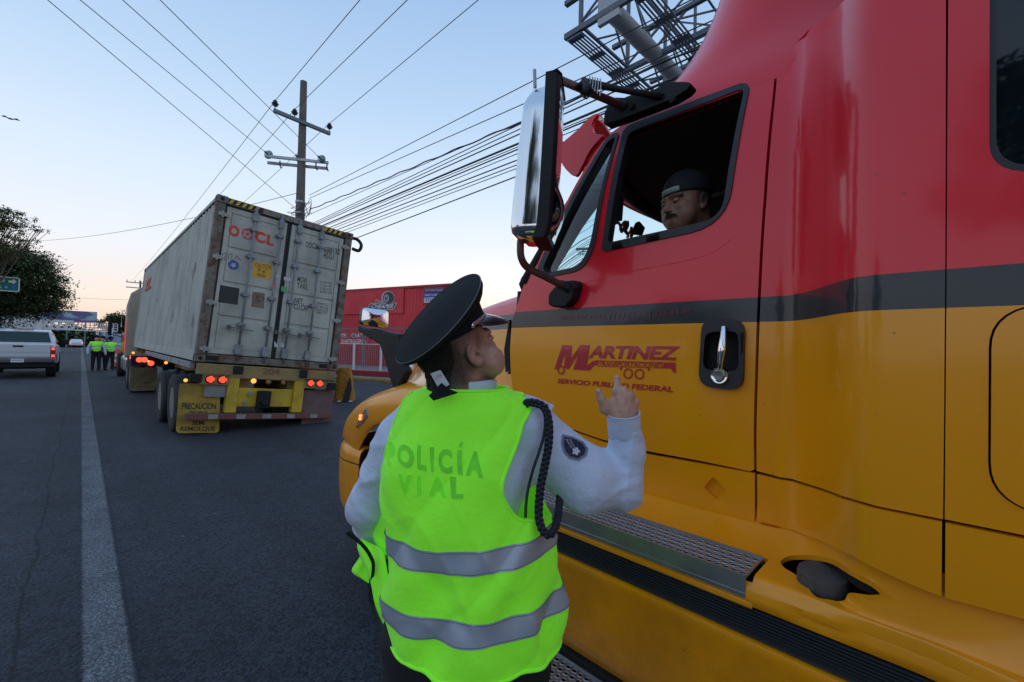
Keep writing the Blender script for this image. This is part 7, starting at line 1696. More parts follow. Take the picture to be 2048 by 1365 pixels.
def vest_pt(u, z, off=0.0):
    """u: 0 = right silhouette, pi/2 = nearest the camera (back), pi = left, 3pi/2 = front"""
    u = np.asarray(u, float); z = np.asarray(z, float); n = 2.1
    c, s = np.cos(u), np.sin(u); C = np.sign(c)*np.abs(c)**(2/n); S_ = np.sign(s)*np.abs(s)**(2/n)
    lo = 1-sstep(z, .86, 1.25); back = np.maximum(0, s)
    f = lo*sstep(z, .84, .95)*(.013*np.sin(u*5+1.0)+.008*np.sin(u*9+z*7))+.005*(1-np.abs(np.sin(u*3.1-z*14+1.2*np.sin(u*4))))**3*sstep(z, .9, 1.0)*(1-sstep(z, 1.3, 1.42))-.006*(1-np.abs(np.sin(u*2.3+z*11+.8)))**4+.0045*np.sin(u*6+z*24)*sstep(z, .95, 1.1)*(1-sstep(z, 1.36, 1.46))
    f = f-.010*np.exp(-(((u-1.0)*1.4+(z-1.18)*5)/.22)**2)*back-.009*np.exp(-(((u-2.3)*1.3-(z-1.15)*6)/.25)**2)*back+.010*np.exp(-((u-1.75+(z-.95)*1.6)/.13)**2)*lo+.008*np.exp(-((u-.85-(z-.95)*1.2)/.12)**2)*lo
    f = f+.004*np.sin((u*2.2+z*11)*3.1)*np.exp(-((z-1.0)/.1)**2)+.003*np.sin(z*75+u*4)*np.exp(-((u-1.57)/.25)**2)*np.exp(-((z-1.06)/.07)**2)
    f = f-.012*np.exp(-((u-1.57)/.35)**2)*sstep(z, 1.15, 1.3)*(1-sstep(z, 1.38, 1.46))      # spine hollow
    R_ = 1+(f+off)/.19
    a = cint(z, VA)+cint(z, VH)*C*R_; b = BC-np.where(S_ > 0, cint(z, VN), cint(z, VFr))*S_*R_
    P = a[..., None]*ER+b[..., None]*EF; P[..., 2] = z+.012*c*0; return P
nu, nz_ = 240, 150
US = np.linspace(0, 2*math.pi, nu+1); ZZ = np.linspace(.83, 1.501, nz_+1)
GP = np.array([vest_pt(US, np.full(nu+1, z)) for z in ZZ]); tri_v = GP.reshape(-1, 3); tri_f = []; 
for i in range(nz_):
    for j in range(nu): a = i*(nu+1)+j; tri_f += [(a, a+1, a+nu+2), (a, a+nu+2, a+nu+1)]
bv_v = BVHTree.FromPolygons([Vector(p) for p in tri_v], tri_f)
def uv_of(px, py):
    d = ray(px, py); d /= np.linalg.norm(d); h = bv_v.ray_cast(Vector(C0), Vector(d))
    if h[0] is None: return None
    q = h[2]//2; i, j = divmod(q, nu); return np.array([US[j]+.5*(US[1]-US[0]), (ZZ[i]+ZZ[i+1])/2])
def uvs(L):
    out_ = []
    for x, y in L:
        for k in range(40):
            p = uv_of(x, y)
            if p is not None: out_.append(p); break
            x += 3 if x < 930 else -3
    return out_
armR = uvs([(1052, 806), (1044, 840), (1032, 875), (1018, 910), (1006, 942), (1000, 972), (1003, 996), (1014, 1019), (1030, 1033), (1050, 1040), (1072, 1040), (1090, 1034)])
armR = [np.array([armR[0][0], 1.49])]+armR+[np.array([-.22, 1.165]), np.array([-.6, 1.22]), np.array([-.85, 1.32]), np.array([-.80, 1.42]), np.array([-.6, 1.49])]
armL = uvs([(795, 806), (785, 830), (775, 855)])
armL = [np.array([armL[0][0], 1.49])]+armL+[np.array([2.86, 1.36]), np.array([3.0, 1.28]), np.array([3.02, 1.21]), np.array([3.12, 1.16]), np.array([3.45, 1.15]), np.array([3.8, 1.22]), np.array([3.95, 1.33]), np.array([3.85, 1.42]), np.array([3.7, 1.49])]
def hemz(u): return .862-.012*math.cos(u)+.018*max(0, math.cos(u))
U0, U1 = -math.pi/2+.16, 3*math.pi/2-.16
def arc(u0, u1, z, n=24): return [np.array([u, z]) for u in np.linspace(u0, u1, n)]
bot_ = [np.array([u, hemz(u)]) for u in np.linspace(U0, U1, 90)]
outer = bot_+[np.array([U1, z]) for z in np.linspace(.9, 1.40, 16)]+[np.array([U1-.3, 1.49]), np.array([U1-.5, 1.496])]
outer += [np.array([u, 1.496]) for u in np.linspace(U1-.6, U0+.6, 70)]+[np.array([U0+.5, 1.496]), np.array([U0+.3, 1.49])]+[np.array([U0, z]) for z in np.linspace(1.40, .9, 16)]
def hole_smooth(L): return densify(smooth_closed(L, 6)*[1, 4], .04)*[1, .25]
SCL = np.array([.19, 1.0])      # u radians -> metres for meshing
def vsheet(name, outer, holes, mt, par, off, step, smooth=True):
    VV, T, L_ = tri2d(np.array(outer)*SCL, [np.array(h)*SCL for h in holes], step); VV = VV/SCL; P = vest_pt(VV[:, 0], VV[:, 1], off)
    return mobj(name, P, [tuple(t) for t in T], mt, par, smooth=smooth), L_
def clampz(H): H = np.array(H); H[:, 1] = np.minimum(H[:, 1], 1.480); return H
hR, hL = clampz(hole_smooth(armR)), clampz(hole_smooth(armL))
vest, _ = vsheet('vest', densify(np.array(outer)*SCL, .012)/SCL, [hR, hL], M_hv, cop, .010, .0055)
def binding(loop, r=.0042, closed=True):
    L_ = [vest_pt(np.array(p[0]), np.array(p[1]), .010) for p in loop]; L_ = L_+[L_[0]] if closed else L_; m = MB(); m.tube(L_, r, 6); m.build('binding', M_hv, vest, smooth=True)
binding(densify(hR*SCL, .012)/SCL); binding(densify(hL*SCL, .012)/SCL); binding(densify(np.array(bot_)*SCL, .012, False)/SCL, closed=False); binding([np.array([u, 1.496]) for u in np.linspace(U0+.6, U1-.6, 80)], closed=False)
def band(z0, z1):
    ys_ = [np.array([u, z0+.010*math.cos(u)]) for u in np.linspace(U0+.02, U1-.02, 110)]; yt = [np.array([u, z1+.010*math.cos(u)]) for u in np.linspace(U1-.02, U0+.02, 110)]
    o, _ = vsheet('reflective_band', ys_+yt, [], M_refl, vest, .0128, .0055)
    for zz in (z0+.004, z1-.004):
        m = MB(); m.tube([vest_pt(np.array(u), np.array(zz+.010*math.cos(u)), .0135) for u in np.linspace(U0+.05, U1-.05, 140)], .0007, 4); m.build('stitching', mat('stitch_grey', (.12, .14, .16), .7), o)
band(1.098, 1.150); band(.945, .998)
# faded print on the back
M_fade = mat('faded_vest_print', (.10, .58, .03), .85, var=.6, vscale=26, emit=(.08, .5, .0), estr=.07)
def vest_text(s, qp, bold=.03, sp_=1.0):
    uv, F, _ = text_geo(s, bold, sp_); q = uvs(qp); V = bil(np.array([[a[0]*.19, a[1], 0] for a in q]), uv); V, F = subdiv(V, F, .008)
    P = vest_pt(V[:, 0]/.19, V[:, 1], .0122); mobj('vest_print', P, F, M_fade, vest)
M_faint = mat('faint_vest_print', (.23, .93, .03), .85, var=.3, vscale=26, emit=(.09, .65, .01), estr=.12); M_mid = mat('mid_vest_print', (.19, .82, .035), .85, var=.5, vscale=22, emit=(.08, .55, .01), estr=.09)  # prints carry a weak glow too, in step with the vest cloth
def rowtext(s, BL, BR, TR, TL, mats_):
    global M_fade
    n = len(s); f = lambda a, b, t: (a[0]+(b[0]-a[0])*t, a[1]+(b[1]-a[1])*t)
    for i, c_ in enumerate(s):
        M_fade = mats_[i]; t0, t1 = i/n+.012, (i+1)/n-.012
        if c_ == 'I': q_ = (t1-t0)*.36; t0, t1 = t0+q_, t1-q_
        vest_text(c_, [f(BL, BR, t0), f(BL, BR, t1), f(TL, TR, t1), f(TL, TR, t0)], .05, 1.0)
def yl(y0, y1, x, x0=786, x1=966): return y0+(y1-y0)*(x-x0)/(x1-x0)
for c_, xa_, xb_, mm_ in (('P', 786, 803, M_faint), ('O', 806, 836, M_mid), ('L', 842, 861, M_mid), ('I', 866, 873, M_mid), ('C', 881, 909, M_mid), ('I', 917, 925, M_mid), ('A', 932, 965, M_mid)):
    M_fade = mm_; vest_text(c_, [(xa_, yl(930, 955, xa_)), (xb_, yl(930, 955, xb_)), (xb_, yl(884, 902, xb_)), (xa_, yl(884, 902, xa_))], .05)
for c_, xa_, xb_, mm_ in (('V', 806, 834, M_faint), ('I', 842, 850, M_faint), ('A', 862, 895, M_faint), ('L', 903, 929, M_mid)):
    M_fade = mm_; vest_text(c_, [(xa_, yl(986, 999, xa_)), (xb_, yl(986, 999, xb_)), (xb_, yl(944, 955, xb_)), (xa_, yl(944, 955, xa_))], .05)
M_fade = M_mid; vest_text("'", [(918, 892), (926, 893), (929, 884), (922, 883)], .03)
# left front panel blowing out under the arm
def cloth_rows(rows, name, mt, par, th=.0015, wave=.006):
    G_ = []
    for k, (y, x0, b0, x1, b1) in enumerate(rows):
        row = []
        for i in range(9):
            t = i/8; row.append(D(x0+(x1-x0)*t, y, b0+(b1-b0)*t+wave*math.sin(i*1.3+k*.9)))
        G_.append(row)
    G_ = np.array([smooth_open(np.array(c_), 3) for c_ in np.array(G_).transpose(1, 0, 2)]).transpose(1, 0, 2)
    o = MB().grid(G_).build(name, mt, par, smooth=True); s = o.modifiers.new('t', 'SOLIDIFY'); s.thickness = th; return o
cloth_rows([(1018, 762, 1.20, 790, 1.13), (1040, 742, 1.22, 790, 1.12), (1062, 742, 1.22, 790, 1.12), (1090, 752, 1.21, 790, 1.12), (1110, 760, 1.20, 790, 1.12)], 'side_panel', M_hv, vest)
cloth_rows([(1040, 738, 1.235, 746, 1.22), (1058, 730, 1.235, 754, 1.21), (1080, 724, 1.235, 764, 1.20), (1100, 722, 1.235, 770, 1.19), (1118, 740, 1.22, 772, 1.185)], 'side_band', M_refl, vest)
cloth_rows([(1079, 721, 1.21, 724, 1.20), (1092, 715, 1.21, 752, 1.17), (1104, 718, 1.20, 767, 1.14), (1120, 724, 1.19, 771, 1.12), (1150, 738, 1.17, 776, 1.11), (1180, 745, 1.16, 780, 1.10), (1210, 750, 1.15, 782, 1.09), (1245, 765, 1.15, 792, 1.09), (1285, 790, 1.14, 800, 1.09)], 'front_flap', M_hv, vest, wave=.008)
cloth_rows([(1110, 722, 1.245, 740, 1.23), (1125, 713, 1.245, 744, 1.22), (1143, 704, 1.245, 744, 1.22), (1156, 722, 1.24, 745, 1.22), (1167, 739, 1.235, 746, 1.22)], 'flap_corner', M_hv, vest)
cloth_rows([(1150, 722, 1.26, 748, 1.22), (1185, 728, 1.26, 752, 1.22), (1220, 738, 1.26, 760, 1.22), (1248, 752, 1.26, 770, 1.21), (1262, 762, 1.25, 772, 1.21)], 'flap_lining', mat('vest_lining', (.03, .045, .06), .7), vest)
# trousers, belt, shoes
def pants_sdf(P):
    q = lambda a, b, c: L2W(a, b, c)
    d = g_rc(P, q(-.16, 1.17, .90), q(-.04, 1.17, .90), .155, .155)
    for a, b in ((-.20, -.23), (.0, .02)): d = smin(d, g_rc(P, q(a, 1.17, .82), q(b, 1.19, .45), .125, .085), .03); d = smin(d, g_rc(P, q(b, 1.19, .45), q(b, 1.17, .10), .085, .075), .02)
    d = d+.004*np.sin(P[..., 2]*45+P[..., 0]*30); return smax(smax(d, .04-P[..., 2], .01), P[..., 2]-1.0, .01)
c0 = L2W(-.1, 1.17, .5); pV, pF = nets(pants_sdf, c0-[.42, .42, .52], c0+[.42, .42, .53], .014); mobj('trousers', pV, pF, M_pants, cop, smooth=True)
for a in (-.23, .02):
    def shoe(P): c = L2W(a, 1.17, .045); f = nrm(EF*.75+ER*.4*(1 if a > 0 else .2)); return np.maximum(smin(g_rc(P, c-f*.07, c+f*.03, .042, .045), g_rc(P, c+f*.03-EZ*.01, c+f*.15-EZ*.015, .045, .036), .02), -(P[..., 2]-.003))
    c0 = L2W(a, 1.2, .05); pV, pF = nets(shoe, c0-[.25, .25, .06], c0+[.25, .25, .10], .009); mobj('shoe', pV, pF, M_pat, cop, smooth=True)
# --- peaked cap
cap = None
n_ = nrm(-.64*ER-.45*EF+.62*EZ); dc = D(874, 633, 1.075); df = nrm(fwd-n_*fwd.dot(n_)); dr = np.cross(df, n_)
bn = nrm(HA[:, 2]*.92+n_*.25); bc = hw((0, -.006, .083)); bf = nrm(fwd-bn*fwd.dot(bn)); br_ = np.cross(bf, bn)
NA = 72; AN = np.linspace(0, 2*math.pi, NA, endpoint=False)
def ringb(h, rx, ry, c=None): c = bc if c is None else c; return np.array([c+bn*h+br_*rx*math.cos(a)+bf*ry*math.sin(a) for a in AN])
RD = .1405
def ringd(k, h, rs=1.0): return np.array([dc+n_*h+dr*RD*.97*k*math.cos(a)+df*RD*1.04*k*math.sin(a)*(1.0) for a in AN])
clipd = lambda A: np.array([p-n_*max(0, (p-dc).dot(n_)+.016) for p in A])
lower = clipd(ringb(-.028, .0835, .104)); mid = clipd(ringb(.014, .0845, .105)); rim_ = ringd(1, -.004)
m = MB(); m.grid([lower, lower*.4+mid*.6, mid], closeu=True); capb = m.build('cap', M_cap, cop, autos=60)
m = MB(); m.grid([mid, mid*.75+ringd(.96, -.028)*.25, mid*.35+ringd(.97, -.022)*.65, ringd(.985, -.014), ringd(1.0, -.006)], closeu=True); m.build('cap_underside', M_cap, capb, smooth=True)
m = MB(); G_ = [ringd(1.0, -.006), ringd(1.0, .001)]+[ringd(k, .001+.010*(1-k*k)+.002*math.sin(6*k)) for k in (.97, .9, .75, .55, .3, .02)]; m.grid(G_, closeu=True); m.build('cap_crown', M_cap, capb, smooth=True)
m = MB(); rr = ringd(1.003, -.002); m.tube(list(rr)+[rr[0]], .0019, 6, cap=False); m.build('crown_piping', mat('piping_grey', (.09, .10, .11), .5), capb, smooth=True)
# visor
vA = np.linspace(R(18), R(162), 30); G_ = []
for k, t in enumerate(np.linspace(0, 1, 8)):
    row = []
    for a in vA:
        e = math.sin((a-R(18))/(R(144))*math.pi)**.6; ext = .072*t*e; dn = .056*t*e
        row.append(bc+bn*(-.024-dn+.006*math.sin(math.pi*t)*e)+br_*(.0845)*math.cos(a)*(1+.25*t*e*.3)+bf*(.105*math.sin(a)+ext))
    G_.append(row)
vsr = MB().grid(G_).build('visor', M_pat, capb, smooth=True); s = vsr.modifiers.new('t', 'SOLIDIFY'); s.thickness = .0025
m = MB(); m.tube(G_[-1], .0022, 6); m.build('visor_edge', M_pat, vsr, smooth=True)
# silver oak-leaf embroidery on the visor
def on_vis(i, t): # i 0..1 along, t 0..1 out
    A = np.array(G_); a = i*(A.shape[1]-1); b = t*(A.shape[0]-1); i0, j0 = int(min(a, A.shape[1]-2)), int(min(b, A.shape[0]-2)); fa, fb = a-i0, b-j0
    return (A[j0, i0]*(1-fa)+A[j0, i0+1]*fa)*(1-fb)+(A[j0+1, i0]*(1-fa)+A[j0+1, i0+1]*fa)*fb+bn*.0018
for k in range(14):
    i = .12+.76*k/13; m = MB(); c_ = on_vis(i, .62); tip = on_vis(min(1, i+.05), .86 if k % 2 else .36); sd_ = on_vis(i+.025, .62)
    mobj('embroidered_leaf', [c_, (c_+tip)/2+(sd_-c_)*.35, tip, (c_+tip)/2-(sd_-c_)*.35], [(0, 1, 2, 3)], M_silv, vsr)
MB().tube([on_vis(t, .62) for t in np.linspace(.1, .9, 20)], .001, 5).build('embroidered_stem', M_silv, vsr)
# chin strap and button
m = MB(); G2 = []
for h_ in (-.021, -.011): G2.append([bc+bn*(h_-.004*math.sin(a))+br_*.0868*math.cos(a)+bf*.1078*math.sin(a) for a in np.linspace(R(8), R(172), 40)])
st_ = MB().grid(G2).build('chin_strap', mat('strap_silver_pink', (.42, .33, .36), .35, .5, bump=1, bscale=500, bdist=.002), capb, smooth=True); s = st_.modifiers.new('t', 'SOLIDIFY'); s.thickness = .002
for a in (R(6), R(174)):
    c_ = bc+bn*-.017+br_*.0885*math.cos(a)+bf*.1085*math.sin(a); ax2 = nrm(br_*math.cos(a)+bf*math.sin(a)*.8); MB().lathe([(.0065, -.002), (.0068, .002), (.004, .005), (.001, .0055)], c_, ax2, 14).build('strap_button', M_chrome, capb, smooth=True)
# collar tag and black cloth corner
q = [D(x, y, 1.015+.006*((x+y) % 3)) for x, y in ((861, 748), (881, 741), (899, 770), (879, 781))]; tg = MB().poly(q, (.0, .0, .0008)).build('shirt_tag', mat('tag_white', (.55, .62, .66), .7), cop)
T_ = lambda s, a, b, c_, d_, m_: text_quad('tag_print', s, [np.array(p)-EF*.0015 for p in (a, b, c_, d_)], m_, tg, bold=0)
L2_ = lambda s_, t_: q[0]*(1-s_)*(1-t_)+q[1]*s_*(1-t_)+q[2]*s_*t_+q[3]*(1-s_)*t_
T_('YALE', L2_(.2, .42), L2_(.8, .42), L2_(.8, .22), L2_(.2, .22), mat('tag_red', (.5, .03, .08), .6)) if False else T_('UZM', L2_(.2, .42), L2_(.8, .42), L2_(.8, .22), L2_(.2, .22), mat('tag_red', (.5, .03, .08), .6))
for t_ in (.55, .68, .8): T_('=====', L2_(.15, t_+.05), L2_(.85, t_+.05), L2_(.85, t_), L2_(.15, t_), mat('tag_ink', (.12, .16, .2), .7)) if False else None
qb = [D(857, 792, 1.012), D(883, 766, 1.020), D(897, 778, 1.012), D(915, 785, 1.005), D(915, 787, 1.004), D(867, 802, .998)]
MB().poly(qb, EF*.0015).build('black_cloth_corner', M_cap, cop, smooth=False)
# --- epaulette, aiguillette, patch
ep = [D(1040, 808, 1.10), D(1058, 801, 1.13), D(1090, 806, 1.15), D(1108, 815, 1.15), D(1104, 824, 1.11), D(1075, 816, 1.09)]
MB().poly(ep, EZ*.006).build('epaulette', M_shirt, cop, bevel=.002)
for t in np.linspace(.1, .9, 5): c_ = lerp3(D(1058, 806, 1.11), D(1098, 815, 1.13), t)+EZ*.008; MB().lathe([(.006, 0), (.003, .003), (.001, .004)], c_, EZ, 7).build('epaulette_star', M_silv, cop)
cord_px = [(1046, 818, 1.10), (1055, 806, 1.09), (1076, 808, 1.08), (1091, 820, 1.075), (1098, 850, 1.065), (1097, 890, 1.055), (1090, 930, 1.05), (1082, 970, 1.045), (1078, 1005, 1.04), (1078, 1038, 1.03), (1086, 1062, 1.025), (1099, 1070, 1.03), (1110, 1056, 1.05), (1116, 1030, 1.09), (1119, 1000, 1.13), (1120, 965, 1.15), (1112, 930, 1.16), (1100, 905, 1.16)]
path = smooth_open([D(x, y, b-.012) for x, y, b in cord_px], 14); 
sdist = np.r_[0, np.cumsum(np.linalg.norm(np.diff(path, axis=0), axis=1))]; SS = np.arange(0, sdist[-1], .0022); PP = np.array([[np.interp(s, sdist, path[:, k]) for k in range(3)] for s in SS])
rope = thing
cordo = None
for k in range(3):
    pts = []
    for i, p in enumerate(PP):
        d = nrm(PP[min(i+1, len(PP)-1)]-PP[max(i-1, 0)]); vv_ = nrm(np.cross(d, EF)); ww = np.cross(d, vv_); th = SS[i]/.0165*math.pi*.92+k*2*math.pi/3
        pts.append(p+vv_*.0058*math.sin(th)+ww*.0036*math.sin(2*th))
    m = MB(); m.tube(pts, .0050, 7); cordo = m.build('braided_cord', M_cord, cop, smooth=True)
path = smooth_open([D(x, y, b-.008) for x, y, b in ((1062, 806, 1.085), (1080, 814, 1.08), (1090, 835, 1.075), (1088, 870, 1.065), (1078, 905, 1.055), (1066, 940, 1.05), (1056, 980, 1.045), (1052, 1010, 1.03), (1051, 1036, 1.02))], 8)
MB().tube(path, .0036, 8).build('thin_cord', M_cord, cop, smooth=True)
def patch_poly(L_, mt, off, name, par, sub=.012):
    V = []; 
    base = np.array([[x, y, 0] for x, y in L_], float); V2, F2 = subdiv(base, [tuple(range(len(L_)))], 4.0)
    P = []
    for v in V2:
        h_ = cast(bv_s, v[0], v[1], off); P.append(h_ if h_ is not None else D(v[0], v[1], 1.1))
    return mobj(name, P, F2, mt, par, smooth=True)
pt_ = [(x_-3, y_+11) for x_, y_ in [(1128, 858), (1150, 863), (1170, 873), (1180, 887), (1176, 901), (1161, 911), (1142, 906), (1131, 893), (1126, 876)]]
c_ = np.mean(pt_, axis=0); pin = [tuple(c_+(np.array(p)-c_)*.82) for p in pt_]
pa = patch_poly(pt_, mat('patch_border', (.16, .19, .26), .6), .004, 'shoulder_patch', shirt); patch_poly(pin, mat('patch_navy', (.012, .016, .06), .7), .0052, 'patch_field', pa)
def ptxt(s, q):
    uv, F, _ = text_geo(s, .0); V = bil(np.array([[p[0]-3, p[1]+11, 0] for p in q], float), uv); V, F = subdiv(V, F, 4.0); P = [cast(bv_s, v[0], v[1], .0065) for v in V]; P = [p if p is not None else D(V[i][0], V[i][1], 1.1) for i, p in enumerate(P)]; mobj('patch_text', P, F, mat('patch_white', (.55, .57, .62), .6), pa)
ptxt('JALISCO', [(1133, 868), (1144, 887), (1148, 884), (1138, 866)]); ptxt('POLICIA', [(1141, 868), (1152, 888), (1155, 886), (1145, 868)])
em = [(1152+7*math.cos(a)*(1+.25*math.cos(5*a)), 903+7*math.sin(a)*(1+.25*math.cos(5*a))) for a in np.linspace(0, 2*math.pi, 20, endpoint=False)]; patch_poly(em, mat('patch_white', (.55, .57, .62), .6), .0062, 'patch_emblem', pa)
# radio with whip antenna at the left hip
ant = smooth_open([D(694, 1064, 1.10), D(712, 1078, 1.11), (D(730, 1096, 1.12)), D(742, 1115, 1.13), D(747, 1132, 1.14), D(744, 1160, 1.16)], 6)
rad = thing('handheld_radio', 'black whip antenna radio clipped at the officer\'s left hip', 'radio', D(745, 1165, 1.17))
MB().tube(ant, [.0045 if i > 4 else .006 for i in range(len(ant))], 8).build('antenna', M_blk, rad, smooth=True)
c_ = D(764, 1150, 1.20); MB().box(c_[0]-.03, c_[0]+.03, c_[1]-.02, c_[1]+.02, c_[2]-.07, c_[2]+.03).build('radio_body', M_blk, rad, bevel=.006)

# ------------------------------------------------------------------ the driver
DC = onX(1374, 412, 1.80); vd = nrm(np.array([DC[0], DC[1], 0])); lf = np.array([-vd[1], vd[0], 0])
fd = nrm(-vd*math.cos(R(44))+lf*math.sin(R(44))-EZ*.12); DA = rot_axes(fd, nrm(EZ+lf*.02))
drv = thing('person', 'truck driver with moustache and backwards black cap looking down out of the red cab window', 'person', (2.0, .6, 1.5))
dV, dF = nets(lambda P: head_sdf(P, neck=(0, -.06, -.16), full=1.0, must=True), (-.12, -.15, -.20), (.12, .14, .15), .0032)
dS = 1.05
def dw(p): return DC+np.asarray(p, float)@DA.T*dS
sx, sy_, sz = DC[0]+.07, DC[1]-.05, DC[2]-.26
def dbody(P):
    q = lambda a, b, c: np.array([sx+a, sy_+b, sz+c])
    d = g_rc(P, q(-.14, 0, 0), q(.16, 0, 0), .085, .085); d = smin(d, g_rc(P, q(0, 0, -.05), q(0, .02, -.45), .14, .15), .06)
    d = smin(d, g_rc(P, q(-.16, .0, -.02), q(-.20, .12, -.28), .06, .05), .03); d = smin(d, g_rc(P, q(-.20, .12, -.28), q(-.05, .36, -.22), .048, .036), .02)
    d = smin(d, g_rc(P, q(.18, .0, -.02), q(.22, .12, -.28), .06, .05), .03); d = smin(d, g_rc(P, q(.22, .12, -.28), q(.08, .36, -.22), .048, .036), .02)
    for s in (-.08, .10): d = smin(d, g_rc(P, q(s, .05, -.48), q(s, .45, -.45), .09, .07), .04); d = smin(d, g_rc(P, q(s, .45, -.45), q(s, .5, -.85), .065, .05), .03)
    return d
c0 = np.array([sx, sy_+.15, sz-.35]); eV, eF = nets(dbody, c0-[.38, .38, .62], c0+[.38, .55, .5], .015)
def dh(c, s):
    def f(P):
        d = g_rc(P, c, c+np.array([-s*.0, .05, .03]), .030, .024)
        for k in range(4): a = c+np.array([0, .05, .05-.018*k]); b = a+np.array([s*.028, .02, 0]); d = smin(d, g_rc(P, a, b, .010, .009), .003); d = smin(d, g_rc(P, b, b+np.array([s*.008, -.025, -.005]), .009, .008), .003)
        return smin(d, g_rc(P, c+np.array([0, .02, .03]), c+np.array([s*.03, .05, .06]), .012, .010), .006)
    return nets(f, c-[.09, .07, .09], c+[.09, .14, .12], .0055)
h1 = dh(np.array([sx-.05, sy_+.36, sz-.20]), 1); h2 = dh(np.array([sx+.08, sy_+.36, sz-.20]), -1)
V, F = joinm([(DC+dV@DA.T*dS, dF), (eV, eF), h1, h2]); db_ = mobj('body', V, F, M_skin2, drv, smooth=True)
def drv_tint(P):
    q = (P-DC)@DA/dS; x, y, z = q[:, 0], q[:, 1], q[:, 2]; o = np.zeros((len(P), 4)); o[:, :3] = (.012, .010, .010)
    near = np.linalg.norm(q, axis=1) < .2; ax = np.abs(x)
    brow = np.exp(-((z-.028-.12*(ax-.03)*(ax > .03)*-1)/.0058)**2)*sstep(y, .06, .08)*sstep(ax, .006, .012)*(1-sstep(ax, .05, .056))
    must = np.exp(-((z+.0425+.55*np.maximum(0, ax-.014))/.0085)**2)*sstep(y, .07, .085)*(1-sstep(ax, .030, .040))
    eye = np.exp(-((z-.0045)/.0026)**2)*sstep(y, .085, .092)*np.exp(-((ax-.031)/.012)**2)
    hair = (1-sstep(y, .0, .035))*sstep(z, -.03, .0)*.9
    lips = np.exp(-((z+.056)/.004)**2)*sstep(y, .08, .09)*(1-sstep(ax, .018, .024))*.4
    goat = np.exp(-((z+.075)/.006)**2)*sstep(y, .07, .085)*(1-sstep(ax, .01, .018))*.4
    o[:, 3] = np.clip(np.max([brow*.85, must*.95, eye*.95, hair, lips, goat], axis=0), 0, 1)*near; return o
set_tint(db_, drv_tint)
def dshirt(P): return smax(smax(dbody(P)-.012, (P-(np.array([sx, sy_+.30, sz-.24])))[..., 1]*1.0-.02, .01), -(P[..., 2]-(sz-.5)), .01)
fV, fF = nets(dshirt, c0-[.38, .38, .30], c0+[.38, .5, .52], .014); mobj('shirt', fV, fF, mat('driver_navy', (.012, .013, .035), .85), drv, smooth=True)
def coll(P): return np.maximum(np.abs(g_rc(P, DC+np.array([0, 0, -.17]), DC+np.array([.01, -.02, -.13]), .075, .078))-.006, 0*P[..., 0]-1)
def dpants(P): return smax(dbody(P)-.014, P[..., 2]-(sz-.40), .01)
fV, fF = nets(dpants, c0-[.38, .38, .66], c0+[.38, .6, .05], .016); mobj('trousers', fV, fF, M_pants, drv, smooth=True)
# backwards cap: opening with pale strap over the forehead, bill at the back
def capsdf(P):
    d = g_el(P, (0, -.010, .050), (.084, .105, .094)); d = smax(d, -(P[..., 2]-.040-.10*P[..., 1]*0), .004)
    arch = g_el(P, (0, .115, .042), (.040, .05, .030)); d = smax(d, -arch, .003)
    bill = smax(g_el(P, (0, -.13, .035), (.07, .08, .05)), np.abs(P[..., 2]-.042-(.0-.15)*(P[..., 1]+.1))-.003, .002); bill = smax(bill, P[..., 1]+.09, .003)
    return np.minimum(d, bill)
gV, gF = nets(capsdf, (-.10, -.23, -.02), (.10, .13, .16), .0032); dc_ = mobj('cap', DC+gV@DA.T*dS, gF, mat('driver_cap', (.006, .007, .012), .8), drv, smooth=True)
G_ = [[dw(((.087)*math.cos(a)*1.0*.99, -.010+.1085*math.sin(a), z_+.004*math.sin(a*2)*0)) for a in np.linspace(R(52), R(122), 16)] for z_ in (.042, .052, .062)]
so2 = MB().grid(G_).build('cap_strap', mat('strap_pale_green', (.30, .36, .30), .6), dc_, smooth=True); s = so2.modifiers.new('t', 'SOLIDIFY'); s.thickness = .002
for k in range(7):
    a = R(58+k*9); MB().lathe([(.0022, 0), (.0022, .001)], dw((.0882*math.cos(a), -.010+.1100*math.sin(a), .052)), DA[:, 1], 6).build('strap_hole', M_dark, so2)

